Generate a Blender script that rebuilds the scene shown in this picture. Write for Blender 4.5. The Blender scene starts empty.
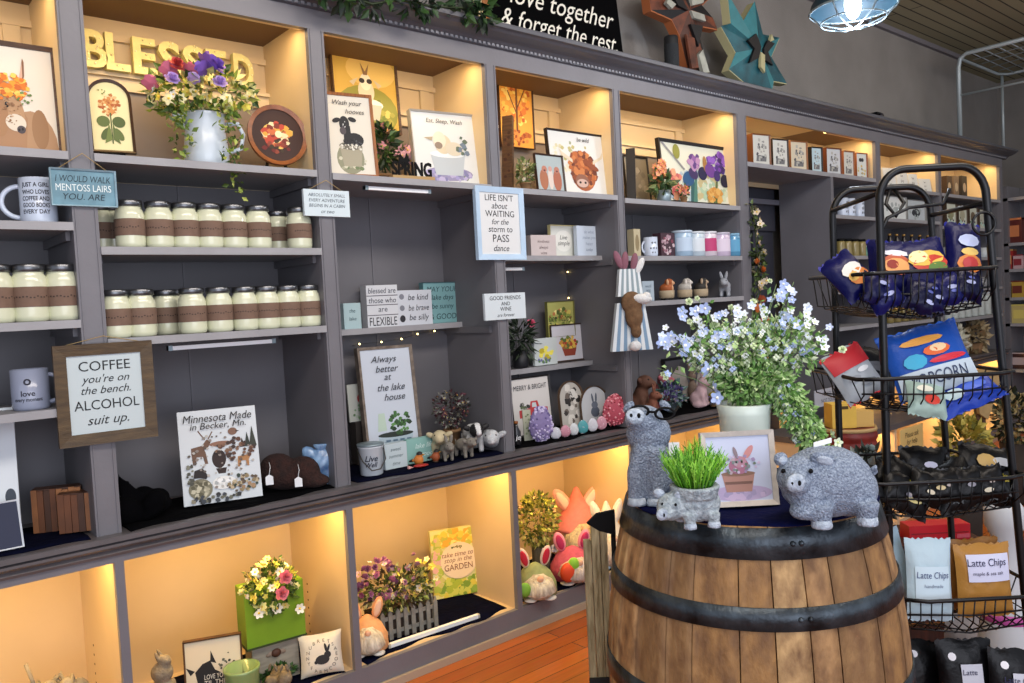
import bpy, bmesh, math, random
from mathutils import Vector, Matrix, Euler
from math import pi, sin, cos, radians as R
S = bpy.context.scene
COL = S.collection
rnd = random.Random(7)

# ------------------------------------------------------------ camera, world, lights, exposure
FOC, YAW, PITCH, ROLL = 798.86, 0.70425, 0.046792, -0.050889
CAM = Vector((0, -2.414, 1.3205))
FW = Vector((sin(YAW)*cos(PITCH), cos(YAW)*cos(PITCH), -sin(PITCH)))
_r = Vector((cos(YAW), -sin(YAW), 0)); _u = _r.cross(FW)
RT = cos(ROLL)*_r + sin(ROLL)*_u
UP = -sin(ROLL)*_r + cos(ROLL)*_u
cd = bpy.data.cameras.new('camera'); cam = bpy.data.objects.new('camera', cd); COL.objects.link(cam)
cd.sensor_width = 36; cd.lens = FOC/1024*36; cd.clip_start = .05
M = Matrix((RT, UP, -FW)).transposed().to_4x4(); M.translation = CAM
cam.matrix_world = M; S.camera = cam
S.view_settings.view_transform = 'Standard'; S.view_settings.look = 'None'
S.view_settings.exposure = -0.1; S.view_settings.gamma = 1; S.view_settings.use_curve_mapping = False
w = bpy.data.worlds.new('daylight'); S.world = w; w.use_nodes = True
w.node_tree.nodes['Background'].inputs[0].default_value = (.80, .86, 1, 1)
w.node_tree.nodes['Background'].inputs[1].default_value = .88

def lin(c): return c/12.92 if c <= .04045 else ((c+.055)/1.055)**2.4
def rgb(h): return tuple(lin(int(h[i:i+2], 16)/255) for i in (0, 2, 4))
def light(kind, name, loc, energy, color, rot=(0,0,0), size=(.1,.1), spot=None):
    l = bpy.data.lights.new(name, kind); l.energy = energy; l.color = rgb(color)
    o = bpy.data.objects.new(name, l); COL.objects.link(o); o.location = loc; o.rotation_euler = rot
    if kind == 'AREA': l.shape = 'RECTANGLE'; l.size, l.size_y = size
    else: l.shadow_soft_size = size[0]
    return o
# added fill lights out of view: above the aisle, and frontal daylight behind the camera
light('AREA', 'aisle_fill_light', (1.2, -2.2, 3.1), 80, 'FFF3E8', (R(38), 0, R(0)), (4.0, .5))
light('AREA', 'aisle_fill_light_far', (5.6, -2.0, 3.1), 26, 'FFF1E0', (R(35), 0, 0), (3.0, .5))
light('AREA', 'frontal_daylight_fill', (.2, -4.3, 1.7), 74, 'F0F2FF', (R(88), 0, R(-28)), (3.2, 2.2))

# ------------------------------------------------------------ photo-to-place geometry
def ray(px, py): return FW + RT*((px-512)/FOC) - UP*((py-341.5)/FOC)
def at(px, py, Y): d = ray(px, py); return CAM + d*((Y-CAM.y)/d.y)
def atX(px, py, X): d = ray(px, py); return CAM + d*((X-CAM.x)/d.x)
def atZ(px, py, Z): d = ray(px, py); return CAM + d*((Z-CAM.z)/d.z)
def atD(px, py, D): return CAM + ray(px, py)*D
def proj(p):
    d = Vector(p)-CAM; w_ = d.dot(FW); return 512+FOC*d.dot(RT)/w_, 341.5-FOC*d.dot(UP)/w_
def depth(p): return (Vector(p)-CAM).dot(FW)
def onshelf(px, Y, z):
    """point on a shelf of height z at distance Y that shows at column px"""
    py = 300
    for _ in range(6):
        p = at(px, py, Y); p.z = z; py = proj(p)[1]
    return p

# ------------------------------------------------------------ materials
_m = {}
def mat(name, color, rough=.6, metal=0, coat=0, noise=0, nscale=20, bump=0, bscale=60, emit=None, es=0, c2=None, stretch=(1,1,1), sheen=0, trans=0, alpha=1, spec=.5):
    if name in _m: return _m[name]
    m = bpy.data.materials.new(name); m.use_nodes = True; nt = m.node_tree; N = nt.nodes; L = nt.links
    b = N['Principled BSDF']; c = rgb(color) if isinstance(color, str) else color
    b.inputs['Base Color'].default_value = (*c, 1); b.inputs['Roughness'].default_value = rough
    b.inputs['Metallic'].default_value = metal; b.inputs['Coat Weight'].default_value = coat
    b.inputs['Transmission Weight'].default_value = trans; b.inputs['Sheen Weight'].default_value = sheen
    b.inputs['Alpha'].default_value = alpha; b.inputs['Specular IOR Level'].default_value = spec
    if emit: b.inputs['Emission Color'].default_value = (*rgb(emit), 1); b.inputs['Emission Strength'].default_value = es
    if noise or c2 or bump:
        tc = N.new('ShaderNodeTexCoord'); mp = N.new('ShaderNodeMapping'); mp.inputs['Scale'].default_value = stretch
        L.new(tc.outputs['Object'], mp.inputs[0])
    if noise or c2:
        n = N.new('ShaderNodeTexNoise'); n.inputs['Scale'].default_value = nscale; n.inputs['Detail'].default_value = 5
        L.new(mp.outputs[0], n.inputs['Vector'])
        r = N.new('ShaderNodeValToRGB'); r.color_ramp.elements[0].position = .32; r.color_ramp.elements[1].position = .68
        d2 = rgb(c2) if c2 else tuple(x*(1-noise) for x in c)
        r.color_ramp.elements[0].color = (*d2, 1); r.color_ramp.elements[1].color = (*c, 1)
        L.new(n.outputs[0], r.inputs[0]); L.new(r.outputs[0], b.inputs['Base Color'])
    if bump:
        n2 = N.new('ShaderNodeTexNoise'); n2.inputs['Scale'].default_value = bscale; n2.inputs['Detail'].default_value = 4
        L.new(mp.outputs[0], n2.inputs['Vector'])
        bp = N.new('ShaderNodeBump'); bp.inputs['Strength'].default_value = bump; bp.inputs['Distance'].default_value = .01
        L.new(n2.outputs[0], bp.inputs['Height']); L.new(bp.outputs[0], b.inputs['Normal'])
    _m[name] = m; return m
def flat(h, rough=.65): return mat('paint_'+h, h, rough)
def leafm(h): return mat('leaf_'+h, h, .55, noise=.35, nscale=60)

GREY = mat('grey_paint', '717076', .42, noise=.12, nscale=6, bump=.08, bscale=40)
GREYD = mat('grey_panel_paint', '6A696E', .5, noise=.12, nscale=4)
GREYS = mat('grey_shelf_paint', '9A9A9E', .45, noise=.14, nscale=9, bump=.06)
CREAM = mat('cream_paint', 'D6C098', .55, noise=.08, nscale=5)
TAN = mat('tan_paint', 'CFB893', .6, noise=.08, nscale=4)
WALLM = mat('plaster_wall', '8C8884', .85, noise=.18, nscale=3, bump=.25, bscale=120)
SHOE = mat('beige_shoe_mould', 'A89680', .5)
WHITE = mat('white_paint', 'E9ECEF', .5)
BLACK = mat('black_paint', '08080A', .6, spec=.15)
BLKM = mat('black_wire_metal', '0C0D10', .35, metal=.3)
KRAFT = mat('kraft_label', '7A6152', .8, noise=.2, nscale=40)
CLOTH = mat('navy_cloth', '070A20', .95, noise=.4, nscale=25, bump=.3, bscale=50, spec=.05)
BCLOTH = mat('black_cloth', '050507', 1, spec=.05, bump=.4, bscale=40)
WOODB = mat('brown_wood', '5A3C24', .55, c2='3A2616', nscale=14, stretch=(1,1,8), bump=.1)
WOODO = mat('orange_wood', 'A4672F', .5, c2='7A4418', nscale=14, stretch=(8,1,1), bump=.1)
RUST = mat('rustic_wood', '5B4E36', .7, c2='3E3422', nscale=18, stretch=(1,1,5), bump=.2)
GALV = mat('galvanised_metal', '8FA0A8', .4, metal=.5, noise=.3, nscale=25)
ENAM = mat('white_enamel', 'C9D6E2', .3, coat=.3, noise=.06, nscale=8)
STONE = mat('grey_resin', 'A4B2C6', .75, c2='66748A', nscale=230, bump=1.0, bscale=220)
STONEL = mat('pale_resin', 'BCC8D6', .7, c2='8A96A6', nscale=90, bump=.6, bscale=150)
TERRA = mat('clay_pot', '8B6A48', .8, noise=.2)
ROPE = mat('jute_string', 'A78E5F', .9)
GLASS = mat('clear_glass', 'EAF2F4', .05, trans=1)

def floor_mat():
    m = bpy.data.materials.new('wood_floor'); m.use_nodes = True; nt = m.node_tree; N = nt.nodes; L = nt.links; b = N['Principled BSDF']
    tc = N.new('ShaderNodeTexCoord'); br = N.new('ShaderNodeTexBrick')
    br.inputs['Color1'].default_value = (*rgb('A8581F'), 1); br.inputs['Color2'].default_value = (*rgb('7E3A12'), 1); br.inputs['Mortar'].default_value = (*rgb('2E1508'), 1)
    br.inputs['Scale'].default_value = 1; br.inputs['Mortar Size'].default_value = .002; br.inputs['Brick Width'].default_value = 1.4; br.inputs['Row Height'].default_value = .07
    L.new(tc.outputs['Object'], br.inputs['Vector'])
    mp = N.new('ShaderNodeMapping'); mp.inputs['Scale'].default_value = (2, 30, 1); L.new(tc.outputs['Object'], mp.inputs[0])
    n = N.new('ShaderNodeTexNoise'); n.inputs['Scale'].default_value = 3; n.inputs['Detail'].default_value = 6; L.new(mp.outputs[0], n.inputs['Vector'])
    mx = N.new('ShaderNodeMixRGB'); mx.blend_type = 'MULTIPLY'; mx.inputs[0].default_value = .6
    L.new(br.outputs[0], mx.inputs[1]); L.new(n.outputs[1], mx.inputs[2]); L.new(mx.outputs[0], b.inputs['Base Color'])
    r = N.new('ShaderNodeMixRGB'); r.blend_type='ADD'; r.inputs[0].default_value = .15; L.new(mx.outputs[0], r.inputs[1]); r.inputs[2].default_value=(.5,.2,.05,1); L.new(r.outputs[0], b.inputs['Base Color'])
    b.inputs['Roughness'].default_value = .25
    return m
def plank_mat(name, c1, c2, mortar, w_, h_, rot=0):
    m = bpy.data.materials.new(name); m.use_nodes = True; nt = m.node_tree; N = nt.nodes; L = nt.links; b = N['Principled BSDF']
    tc = N.new('ShaderNodeTexCoord'); br = N.new('ShaderNodeTexBrick')
    br.inputs['Color1'].default_value = (*rgb(c1), 1); br.inputs['Color2'].default_value = (*rgb(c2), 1); br.inputs['Mortar'].default_value = (*rgb(mortar), 1)
    br.inputs['Scale'].default_value = 1; br.inputs['Mortar Size'].default_value = .006; br.inputs['Brick Width'].default_value = w_; br.inputs['Row Height'].default_value = h_
    L.new(tc.outputs['Object'], br.inputs['Vector']); L.new(br.outputs[0], b.inputs['Base Color']); b.inputs['Roughness'].default_value = .8
    return m

# ------------------------------------------------------------ mesh builder
class MB:
    def __init__(s): s.v = []; s.f = []; s.m = []; s.sm = []; s.mats = []; s.X = Matrix()
    def mi(s, m):
        if m not in s.mats: s.mats.append(m)
        return s.mats.index(m)
    def add(s, vs, fs, m, smooth=False):
        o = len(s.v); s.v += [tuple(s.X @ Vector(p)) for p in vs]; k = s.mi(m)
        for f in fs: s.f.append([o+i for i in f]); s.m.append(k); s.sm.append(smooth)
    def box(s, x0, x1, y0, y1, z0, z1, m):
        vs = [(x, y, z) for z in (z0, z1) for y in (y0, y1) for x in (x0, x1)]
        s.add(vs, [(0,2,3,1), (4,5,7,6), (0,1,5,4), (2,6,7,3), (0,4,6,2), (1,3,7,5)], m); return s
    def prism(s, pts, y0, y1, m):
        """outline in the x-z plane given thickness in y"""
        n = len(pts); vs = [(x, y0, z) for x, z in pts]+[(x, y1, z) for x, z in pts]
        s.add(vs, [tuple(range(n)), tuple(range(2*n-1, n-1, -1))]+[(i, i+n, (i+1) % n+n, (i+1) % n) for i in range(n)], m); return s
    def lathe(s, prof, m, seg=24, c=(0,0,0), closed=True):
        vs = []; n = len(prof)
        for i in range(seg):
            a = 2*pi*i/seg
            for r, z in prof: vs.append((c[0]+r*cos(a), c[1]+r*sin(a), c[2]+z))
        fs = [(i*n+j, ((i+1) % seg)*n+j, ((i+1) % seg)*n+j+1, i*n+j+1) for i in range(seg) for j in range(n-1)]
        if closed and prof[0][0] > 1e-5: fs.append(tuple(i*n for i in reversed(range(seg))))
        if closed and prof[-1][0] > 1e-5: fs.append(tuple(i*n+n-1 for i in range(seg)))
        s.add(vs, fs, m, True); return s
    def tube(s, pts, r, m, seg=8, cyc=False):
        pts = [Vector(p) for p in pts]; n = len(pts); rs = r if isinstance(r, (list, tuple)) else [r]*n
        vs = []; prev = None
        for i, p in enumerate(pts):
            if cyc: t = pts[(i+1) % n]-pts[i-1]
            else: t = pts[min(i+1, n-1)]-pts[max(i-1, 0)]
            t.normalize()
            if prev is None: a = t.orthogonal().normalized()
            else:
                a = prev - t*prev.dot(t)
                a = a.normalized() if a.length > 1e-6 else t.orthogonal().normalized()
            prev = a; b = t.cross(a)
            for k in range(seg):
                q = 2*pi*k/seg; vs.append(p+(a*cos(q)+b*sin(q))*rs[i])
        fs = []
        for i in range(n if cyc else n-1):
            j = (i+1) % n
            for k in range(seg): fs.append((i*seg+k, i*seg+(k+1) % seg, j*seg+(k+1) % seg, j*seg+k))
        if not cyc: fs += [tuple(reversed(range(seg))), tuple((n-1)*seg+k for k in range(seg))]
        s.add(vs, fs, m, True); return s
    def ell(s, c, r, m, rot=(0,0,0), seg=14, rings=8):
        E_ = Euler(rot).to_matrix(); c = Vector(c); vs = []; fs = []
        for i in range(rings+1):
            th = pi*i/rings
            for k in range(seg):
                a = 2*pi*k/seg; vs.append(c+E_@Vector((r[0]*sin(th)*cos(a), r[1]*sin(th)*sin(a), r[2]*cos(th))))
        for i in range(rings):
            for k in range(seg): fs.append((i*seg+k, (i+1)*seg+k, (i+1)*seg+(k+1) % seg, i*seg+(k+1) % seg))
        s.add(vs, fs, m, True); return s
    def quad(s, a, b, c, d, m): s.add([a, b, c, d], [(0,1,2,3)], m); return s
    def mesh(s, name):
        me = bpy.data.meshes.new(name); me.from_pydata(s.v, [], s.f)
        for m in s.mats: me.materials.append(m)
        me.polygons.foreach_set('material_index', s.m); me.polygons.foreach_set('use_smooth', s.sm); me.update(); return me
    def build(s, name, parent=None):
        o = bpy.data.objects.new(name, s.mesh(name)); COL.objects.link(o)
        if parent is not None: o.parent = parent
        return o
def tag(o, label, cat, group=None, kind=None):
    o['label'] = label; o['category'] = cat
    if group: o['group'] = group
    if kind: o['kind'] = kind
    return o
def thing(name, label, cat, loc=(0,0,0), rz=0, group=None):
    o = bpy.data.objects.new(name, None); COL.objects.link(o); o.location = loc; o.rotation_euler = (0, 0, rz)
    o.empty_display_size = .05; return tag(o, label, cat, group)
def struct(mb, name): o = mb.build(name); o['kind'] = 'structure'; return o
def copytree(o, parent=None):
    c = o.copy(); COL.objects.link(c); c.parent = parent
    for ch in list(o.children): copytree(ch, c)
    return c
def attach(me, name, parent, loc=(0,0,0), rot=(0,0,0), sc=1):
    o = bpy.data.objects.new(name, me); COL.objects.link(o); o.parent = parent; o.location = loc; o.rotation_euler = rot
    o.scale = (sc,)*3 if not isinstance(sc, tuple) else sc; return o
def baked(mb, name, voxel=.004, smooth=4, mat_=None, paint=None):
    """one continuous surface from overlapping rounded volumes"""
    me = mb.mesh('tmp'); o = bpy.data.objects.new('tmp', me); COL.objects.link(o)
    a = o.modifiers.new('r', 'REMESH'); a.mode = 'VOXEL'; a.voxel_size = voxel
    b = o.modifiers.new('s', 'SMOOTH'); b.iterations = smooth; b.factor = .6
    dg = bpy.context.evaluated_depsgraph_get(); dg.update()
    out = bpy.data.meshes.new_from_object(o.evaluated_get(dg)); out.name = name
    bpy.data.objects.remove(o); out.materials.clear()
    ms = mat_ if isinstance(mat_, list) else [mat_]
    for m in ms: out.materials.append(m)
    for p in out.polygons:
        p.use_smooth = True; p.material_index = paint(p.center) if paint else 0
    return out
def text_mesh(s, h, m, shear=0, bold=0, wmax=None):
    cu = bpy.data.curves.new('t', 'FONT'); cu.body = s; cu.size = 1; cu.align_x = 'CENTER'; cu.align_y = 'CENTER'; cu.offset = 0 if bold < .02 else bold
    cu.extrude = 0; cu.resolution_u = 3
    o = bpy.data.objects.new('t', cu); COL.objects.link(o); dg = bpy.context.evaluated_depsgraph_get(); dg.update()
    me = bpy.data.meshes.new_from_object(o.evaluated_get(dg)); bpy.data.objects.remove(o)
    vs = [Vector((v.co.x+shear*v.co.y, v.co.y, 0)) for v in me.vertices]; fs = [tuple(p.vertices) for p in me.polygons]; bpy.data.meshes.remove(me)
    if not vs: return [], []
    xs = [v.x for v in vs]; ys = [v.y for v in vs]; W = max(xs)-min(xs); H = max(.7, 0)
    k = h/H
    kx = min(k, wmax/W) if wmax else k
    cx = (max(xs)+min(xs))/2; cy = (max(ys)+min(ys))/2
    return [((v.x-cx)*kx, 0, (v.y-cy)*k) for v in vs], fs
def put_text(mb, s, cx, cz, h, m, y=0, wmax=None, shear=0, bold=.002):
    vs, fs = text_mesh(s, h, m, shear, bold, wmax)
    if vs: mb.add([(a+cx, y, c+cz) for a, b, c in vs], fs, m)

# ------------------------------------------------------------ framed prints and block signs
def clip(pts, w_, z0, h_):
    for ax, lim, sg_ in ((0, -w_/2, 1), (0, w_/2, -1), (1, z0, 1), (1, z0+h_, -1)):
        out = []
        for i in range(len(pts)):
            a, b = pts[i-1], pts[i]; da, db = (a[ax]-lim)*sg_, (b[ax]-lim)*sg_
            if (da >= 0) != (db >= 0): t = da/(da-db); out.append((a[0]+(b[0]-a[0])*t, a[1]+(b[1]-a[1])*t))
            if db >= 0: out.append(b)
        pts = out
        if len(pts) < 3: return []
    return pts
def art_mesh(art, w_, h_, y0, z0, doclip=True):
    mb = MB(); y = y0
    for e in art:
        y -= .00018
        if e[0] == 'e':
            _, u, v, ru, rv, c = e[:6]; rot = R(e[6]) if len(e) > 6 else 0; pts = []
            for k in range(20):
                a = 2*pi*k/20; x = ru*w_*cos(a); z = rv*h_*sin(a)
                pts.append((u*w_+x*cos(rot)-z*sin(rot), z0+v*h_+x*sin(rot)+z*cos(rot)))
        elif e[0] == 'p': c = e[2]; pts = [(u*w_, z0+v*h_) for u, v in e[1]]
        elif e[0] == 's':   # a sprinkle of small blots: n, u, v, ru, rv, size, colours, seed
            _, n, u, v, ru, rv, sz, cs = e[:8]; rr = random.Random(len(art)*31+n)
            for i in range(n):
                a = rr.uniform(0, 2*pi); q = rr.random()**.5; cx = u*w_+ru*w_*q*cos(a); cz = z0+v*h_+rv*h_*q*sin(a); k = sz*w_*rr.uniform(.6, 1.3); yy = y-.00001*i; t = rr.uniform(0, pi)
                pp = [(cx+k*cos(b+t)*(1 if j % 2 else .7), cz+k*sin(b+t)*.8) for j, b in enumerate([2*pi*j/8 for j in range(8)])]; cc_ = rr.choice(cs)
                pp = clip(pp, w_, z0, h_) if doclip else pp
                if pp: mb.add([(x, yy, z) for x, z in pp], [tuple(range(len(pp)))], flat(cc_))
            y -= .00001*n; continue
        elif e[0] == 'l':
            _, p0, p1, th, c = e; a = Vector((p0[0]*w_, p0[1]*h_)); b = Vector((p1[0]*w_, p1[1]*h_)); d = (b-a).normalized(); n_ = Vector((-d.y, d.x))*th*w_/2
            pts = [tuple(q+Vector((0, z0))) for q in (a+n_, a-n_, b-n_, b+n_)]
        if doclip: pts = clip(pts, w_, z0, h_)
        if pts: mb.add([(x, y, z) for x, z in pts], [tuple(range(len(pts)))], flat(c))
    mb.ylast = y
    return mb
def place(px0, px1, pyt, Y, z, rz=0):
    pm = (px0+px1)/2; c = onshelf(pm, Y, z); th = rz; u = Vector((cos(th), sin(th), 0))
    top = at(pm, pyt, c.y); h = top.z-z; mid = c+Vector((0, 0, h/2)); pmid = proj(mid)[1]
    def cut(px):
        lo, hi = (-1.5, 1.5)
        for _ in range(40):
            m_ = (lo+hi)/2
            q = mid+u*m_
            v = 1e9 if (q-CAM).dot(FW) < .05 else proj(q)[0]
            if v > px: hi = m_
            else: lo = m_
        return (lo+hi)/2
    a, b = cut(px0), cut(px1)
    return c+u*((a+b)/2), b-a, h
def sign(name, label, cat, box, Y, z, frame=None, bg='E8EAEC', d=.02, art=(), lines=(), tilt=0, rz=0, group=None, zb=None, string=None, arch=False, inner=None, fmat=None, bgm=None, wh=None):
    """box = columns and top row in the photo; frame = (width, colour)"""
    if wh: c = Vector(box); w_, h_ = wh
    else: c, w_, h_ = place(box[0], box[1], box[2], Y, z, R(rz))
    t = R(tilt); h_ = h_/cos(t) if t else h_
    root = thing(name, label, cat, (c.x, c.y, z+(d*sin(t) if t > 0 else 0)), R(rz), group); root.rotation_euler = (-t, 0, R(rz))
    fw_ = frame[0] if frame else 0; W2 = w_/2
    bgmat = bgm or flat(bg)
    def outline(k):
        if arch == 'round': return [((W2-k)*cos(a), h_/2+(h_/2-k)*sin(a)) for a in [2*pi*i/40 for i in range(40)]]
        if arch == 'arch':
            hh = h_-W2; return [(-W2+k, k), (W2-k, k)]+[((W2-k)*cos(a), hh+(W2-k)*sin(a)) for a in [pi*i/20 for i in range(21)]]
        if arch == 'egg': return [((W2-k)*cos(a)*(1-.16*sin(a)), h_*.47+(h_*.5-k)*sin(a)+.0) for a in [2*pi*i/36 for i in range(36)]]
        return [(-W2+k, k), (W2-k, k), (W2-k, h_-k), (-W2+k, h_-k)]
    if frame:
        fm = fmat or (frame[1] if not isinstance(frame[1], str) else flat(frame[1], .5))
        o0, o1 = outline(0), outline(fw_); n = len(o0); mb = MB()
        for yy, fl in ((0, 0), (d, 1)):
            vs = [(x, yy, zz) for x, zz in o0]+[(x, yy+(.004 if not fl else 0), zz) for x, zz in o1]
            mb.add(vs, [(i, (i+1) % n, (i+1) % n+n, i+n) if not fl else (i+n, (i+1) % n+n, (i+1) % n, i) for i in range(n)], fm)
        mb.add([(x, 0, zz) for x, zz in o0]+[(x, d, zz) for x, zz in o0], [(i, i+n, (i+1) % n+n, (i+1) % n) for i in range(n)], fm)
        mb.add([(x, .004, zz) for x, zz in o1]+[(x, d, zz) for x, zz in o1], [(i+n, i, (i+1) % n, (i+1) % n+n) for i in range(n)], fm)
        if not arch:
            mb.build('frame', root)
        else: mb.build('rim', root)
        yp = .008
        MB().prism(outline(fw_*.9), yp, d-.001, bgmat).build('print_panel', root)
    else:
        yp = 0; MB().prism(outline(0), 0, d, bgmat).build('block' if d > .012 else 'panel', root)
    iw, ih = w_-2*fw_, h_-2*fw_; z0 = fw_
    yl = yp
    if art:
        am_ = art_mesh(art, iw, ih, yp, z0, not arch); yl = am_.ylast; am_.build('painted_picture', root)
    if lines:
        mb = MB()
        for L_ in lines:
            s, v, hf = L_[:3]; c_ = L_[3] if len(L_) > 3 else '17171A'; sh = L_[4] if len(L_) > 4 else 0; u = L_[5] if len(L_) > 5 else 0; wm = L_[6] if len(L_) > 6 else .88
            put_text(mb, s, u*iw, z0+v*ih, hf*ih, flat(c_), yl-.0008, wmax=wm*iw, shear=sh)
        if mb.v: mb.build('lettering', root)
    if string:
        k = string; mb = MB(); mb.tube([(-w_*.36, d/2, h_), (0, .0, h_+k), (w_*.36, d/2, h_)], .0012, ROPE, 5); mb.build('hanging_string', root)
    return root

# ------------------------------------------------------------ flowers and leaves
def leaf_cloud(mb, n, center, rad, size, mats, seed, droop=0, shape='leaf', shell=.45):
    r_ = random.Random(seed); c = Vector(center)
    for i in range(n):
        while True:
            p = Vector([r_.uniform(-1, 1) for _ in range(3)])
            if p.length <= 1 and p.length >= shell*r_.random(): break
        out = p.normalized() if p.length > .01 else Vector((0, 0, 1))
        pos = c+Vector((p.x*rad[0], p.y*rad[1], p.z*rad[2]))
        d = (out+Vector([r_.uniform(-.7, .7) for _ in range(3)])+Vector((0, 0, -droop))).normalized()
        L_ = size*r_.uniform(.7, 1.35); side = d.cross(Vector([r_.uniform(-1, 1) for _ in range(3)])).normalized()*L_*(.3 if shape == 'leaf' else .09)
        nrm = d.cross(side).normalized()*L_*.12
        mb.add([pos, pos+d*L_*.45+side+nrm, pos+d*L_, pos+d*L_*.45-side+nrm, pos+d*L_*.5], [(0,1,4), (1,2,4), (2,3,4), (3,0,4)], r_.choice(mats))
_fl = {}
def flower_mesh(color, center='E8C850', petals=5, size=.012, kind='open'):
    k = (color, center, petals, size, kind)
    if k in _fl: return _fl[k]
    mb = MB(); m = flat(color, .6)
    if kind == 'open':
        for i in range(petals):
            a = 2*pi*i/petals; d = Vector((cos(a), sin(a), .35)); s_ = Vector((-sin(a), cos(a), 0))*size*.42
            mb.add([(0,0,0), d*size*.6+s_, d*size*1.05+s_*.4, d*size*1.05-s_*.4, d*size*.6-s_], [(0,1,2), (0,2,3), (0,3,4)], m)
        mb.ell((0,0,size*.15), (size*.25,)*3, flat(center), seg=8, rings=5)
    else:
        for j in range(3):
            for i in range(petals):
                a = 2*pi*i/petals+j*.6; e = .2+j*.55; d = Vector((cos(a)*cos(e), sin(a)*cos(e), sin(e))); s_ = Vector((-sin(a), cos(a), 0))*size*.45
                mb.add([(0,0,0), d*size*.6+s_, d*size+s_*.5, d*size-s_*.5, d*size*.6-s_], [(0,1,2), (0,2,3), (0,3,4)], m)
    _fl[k] = mb.mesh('blossom'); return _fl[k]
def blossoms(root, n, center, rad, meshes, seed, base=None, stemmb=None, stemm=None, up=.2, lo=-1, scale=1, front=True):
    r_ = random.Random(seed); c = Vector(center)
    for i in range(n):
        while True:
            p = Vector([r_.uniform(-1, 1) for _ in range(3)])
            if .55 < p.length < 1 and p.z > lo and (not front or p.y < .35): break
        p = p.normalized()*r_.uniform(.75, 1.02); pos = c+Vector((p.x*rad[0], p.y*rad[1], p.z*rad[2]))
        d = (p.normalized()+Vector((0, -.5, up))).normalized(); q = d.to_track_quat('Z', 'Y').to_euler()
        attach(r_.choice(meshes), 'blossom', root, pos, (q.x, q.y, r_.uniform(0, 6)), scale*r_.uniform(.8, 1.2))
        if stemmb and base is not None: stemmb.tube([base, (Vector(base)+pos)/2+Vector((0, 0, .01)), pos], .0009, stemm, 4)

# ------------------------------------------------------------ the room
XE = dict(l=-.35, a0=.517, a1=.581, b0=1.246, b1=1.303, c0=1.983, c1=2.037, d0=2.708, d1=2.756, e0=3.659, e1=3.748, f=4.624, g0=5.214, g1=5.282, m0=6.19, m1=6.24, h=7.477)
ZT, ZC, ZL, ZK = 2.25, .738, .656, .10
struct(MB().box(-2.5, 9.0, -4.5, .6, -.05, 0, floor_mat()), 'floor')
struct(MB().box(-2.5, 9.0, .52, .62, 0, 3.27, WALLM), 'wall_back')
struct(MB().box(9.0, 9.1, -4.5, .62, 0, 3.27, WALLM), 'wall_right')
struct(MB().box(-2.5, 9.1, -4.5, .62, 3.27, 3.33, plank_mat('beadboard_ceiling', 'A09A7C', '928C70', '3E3B2E', 4, .09)), 'ceiling')
# wide lintel wall above the cases, flush with the case backs
struct(MB().box(-2.5, 7.62, .36, .52, 2.1, 3.27, WALLM), 'wall_upper')
cv = MB(); cv.box(-2.5, 7.62, .33, .36, 3.235, 3.27, mat('grey_trim', '77747A', .6)); struct(cv, 'trim_1')

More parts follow.
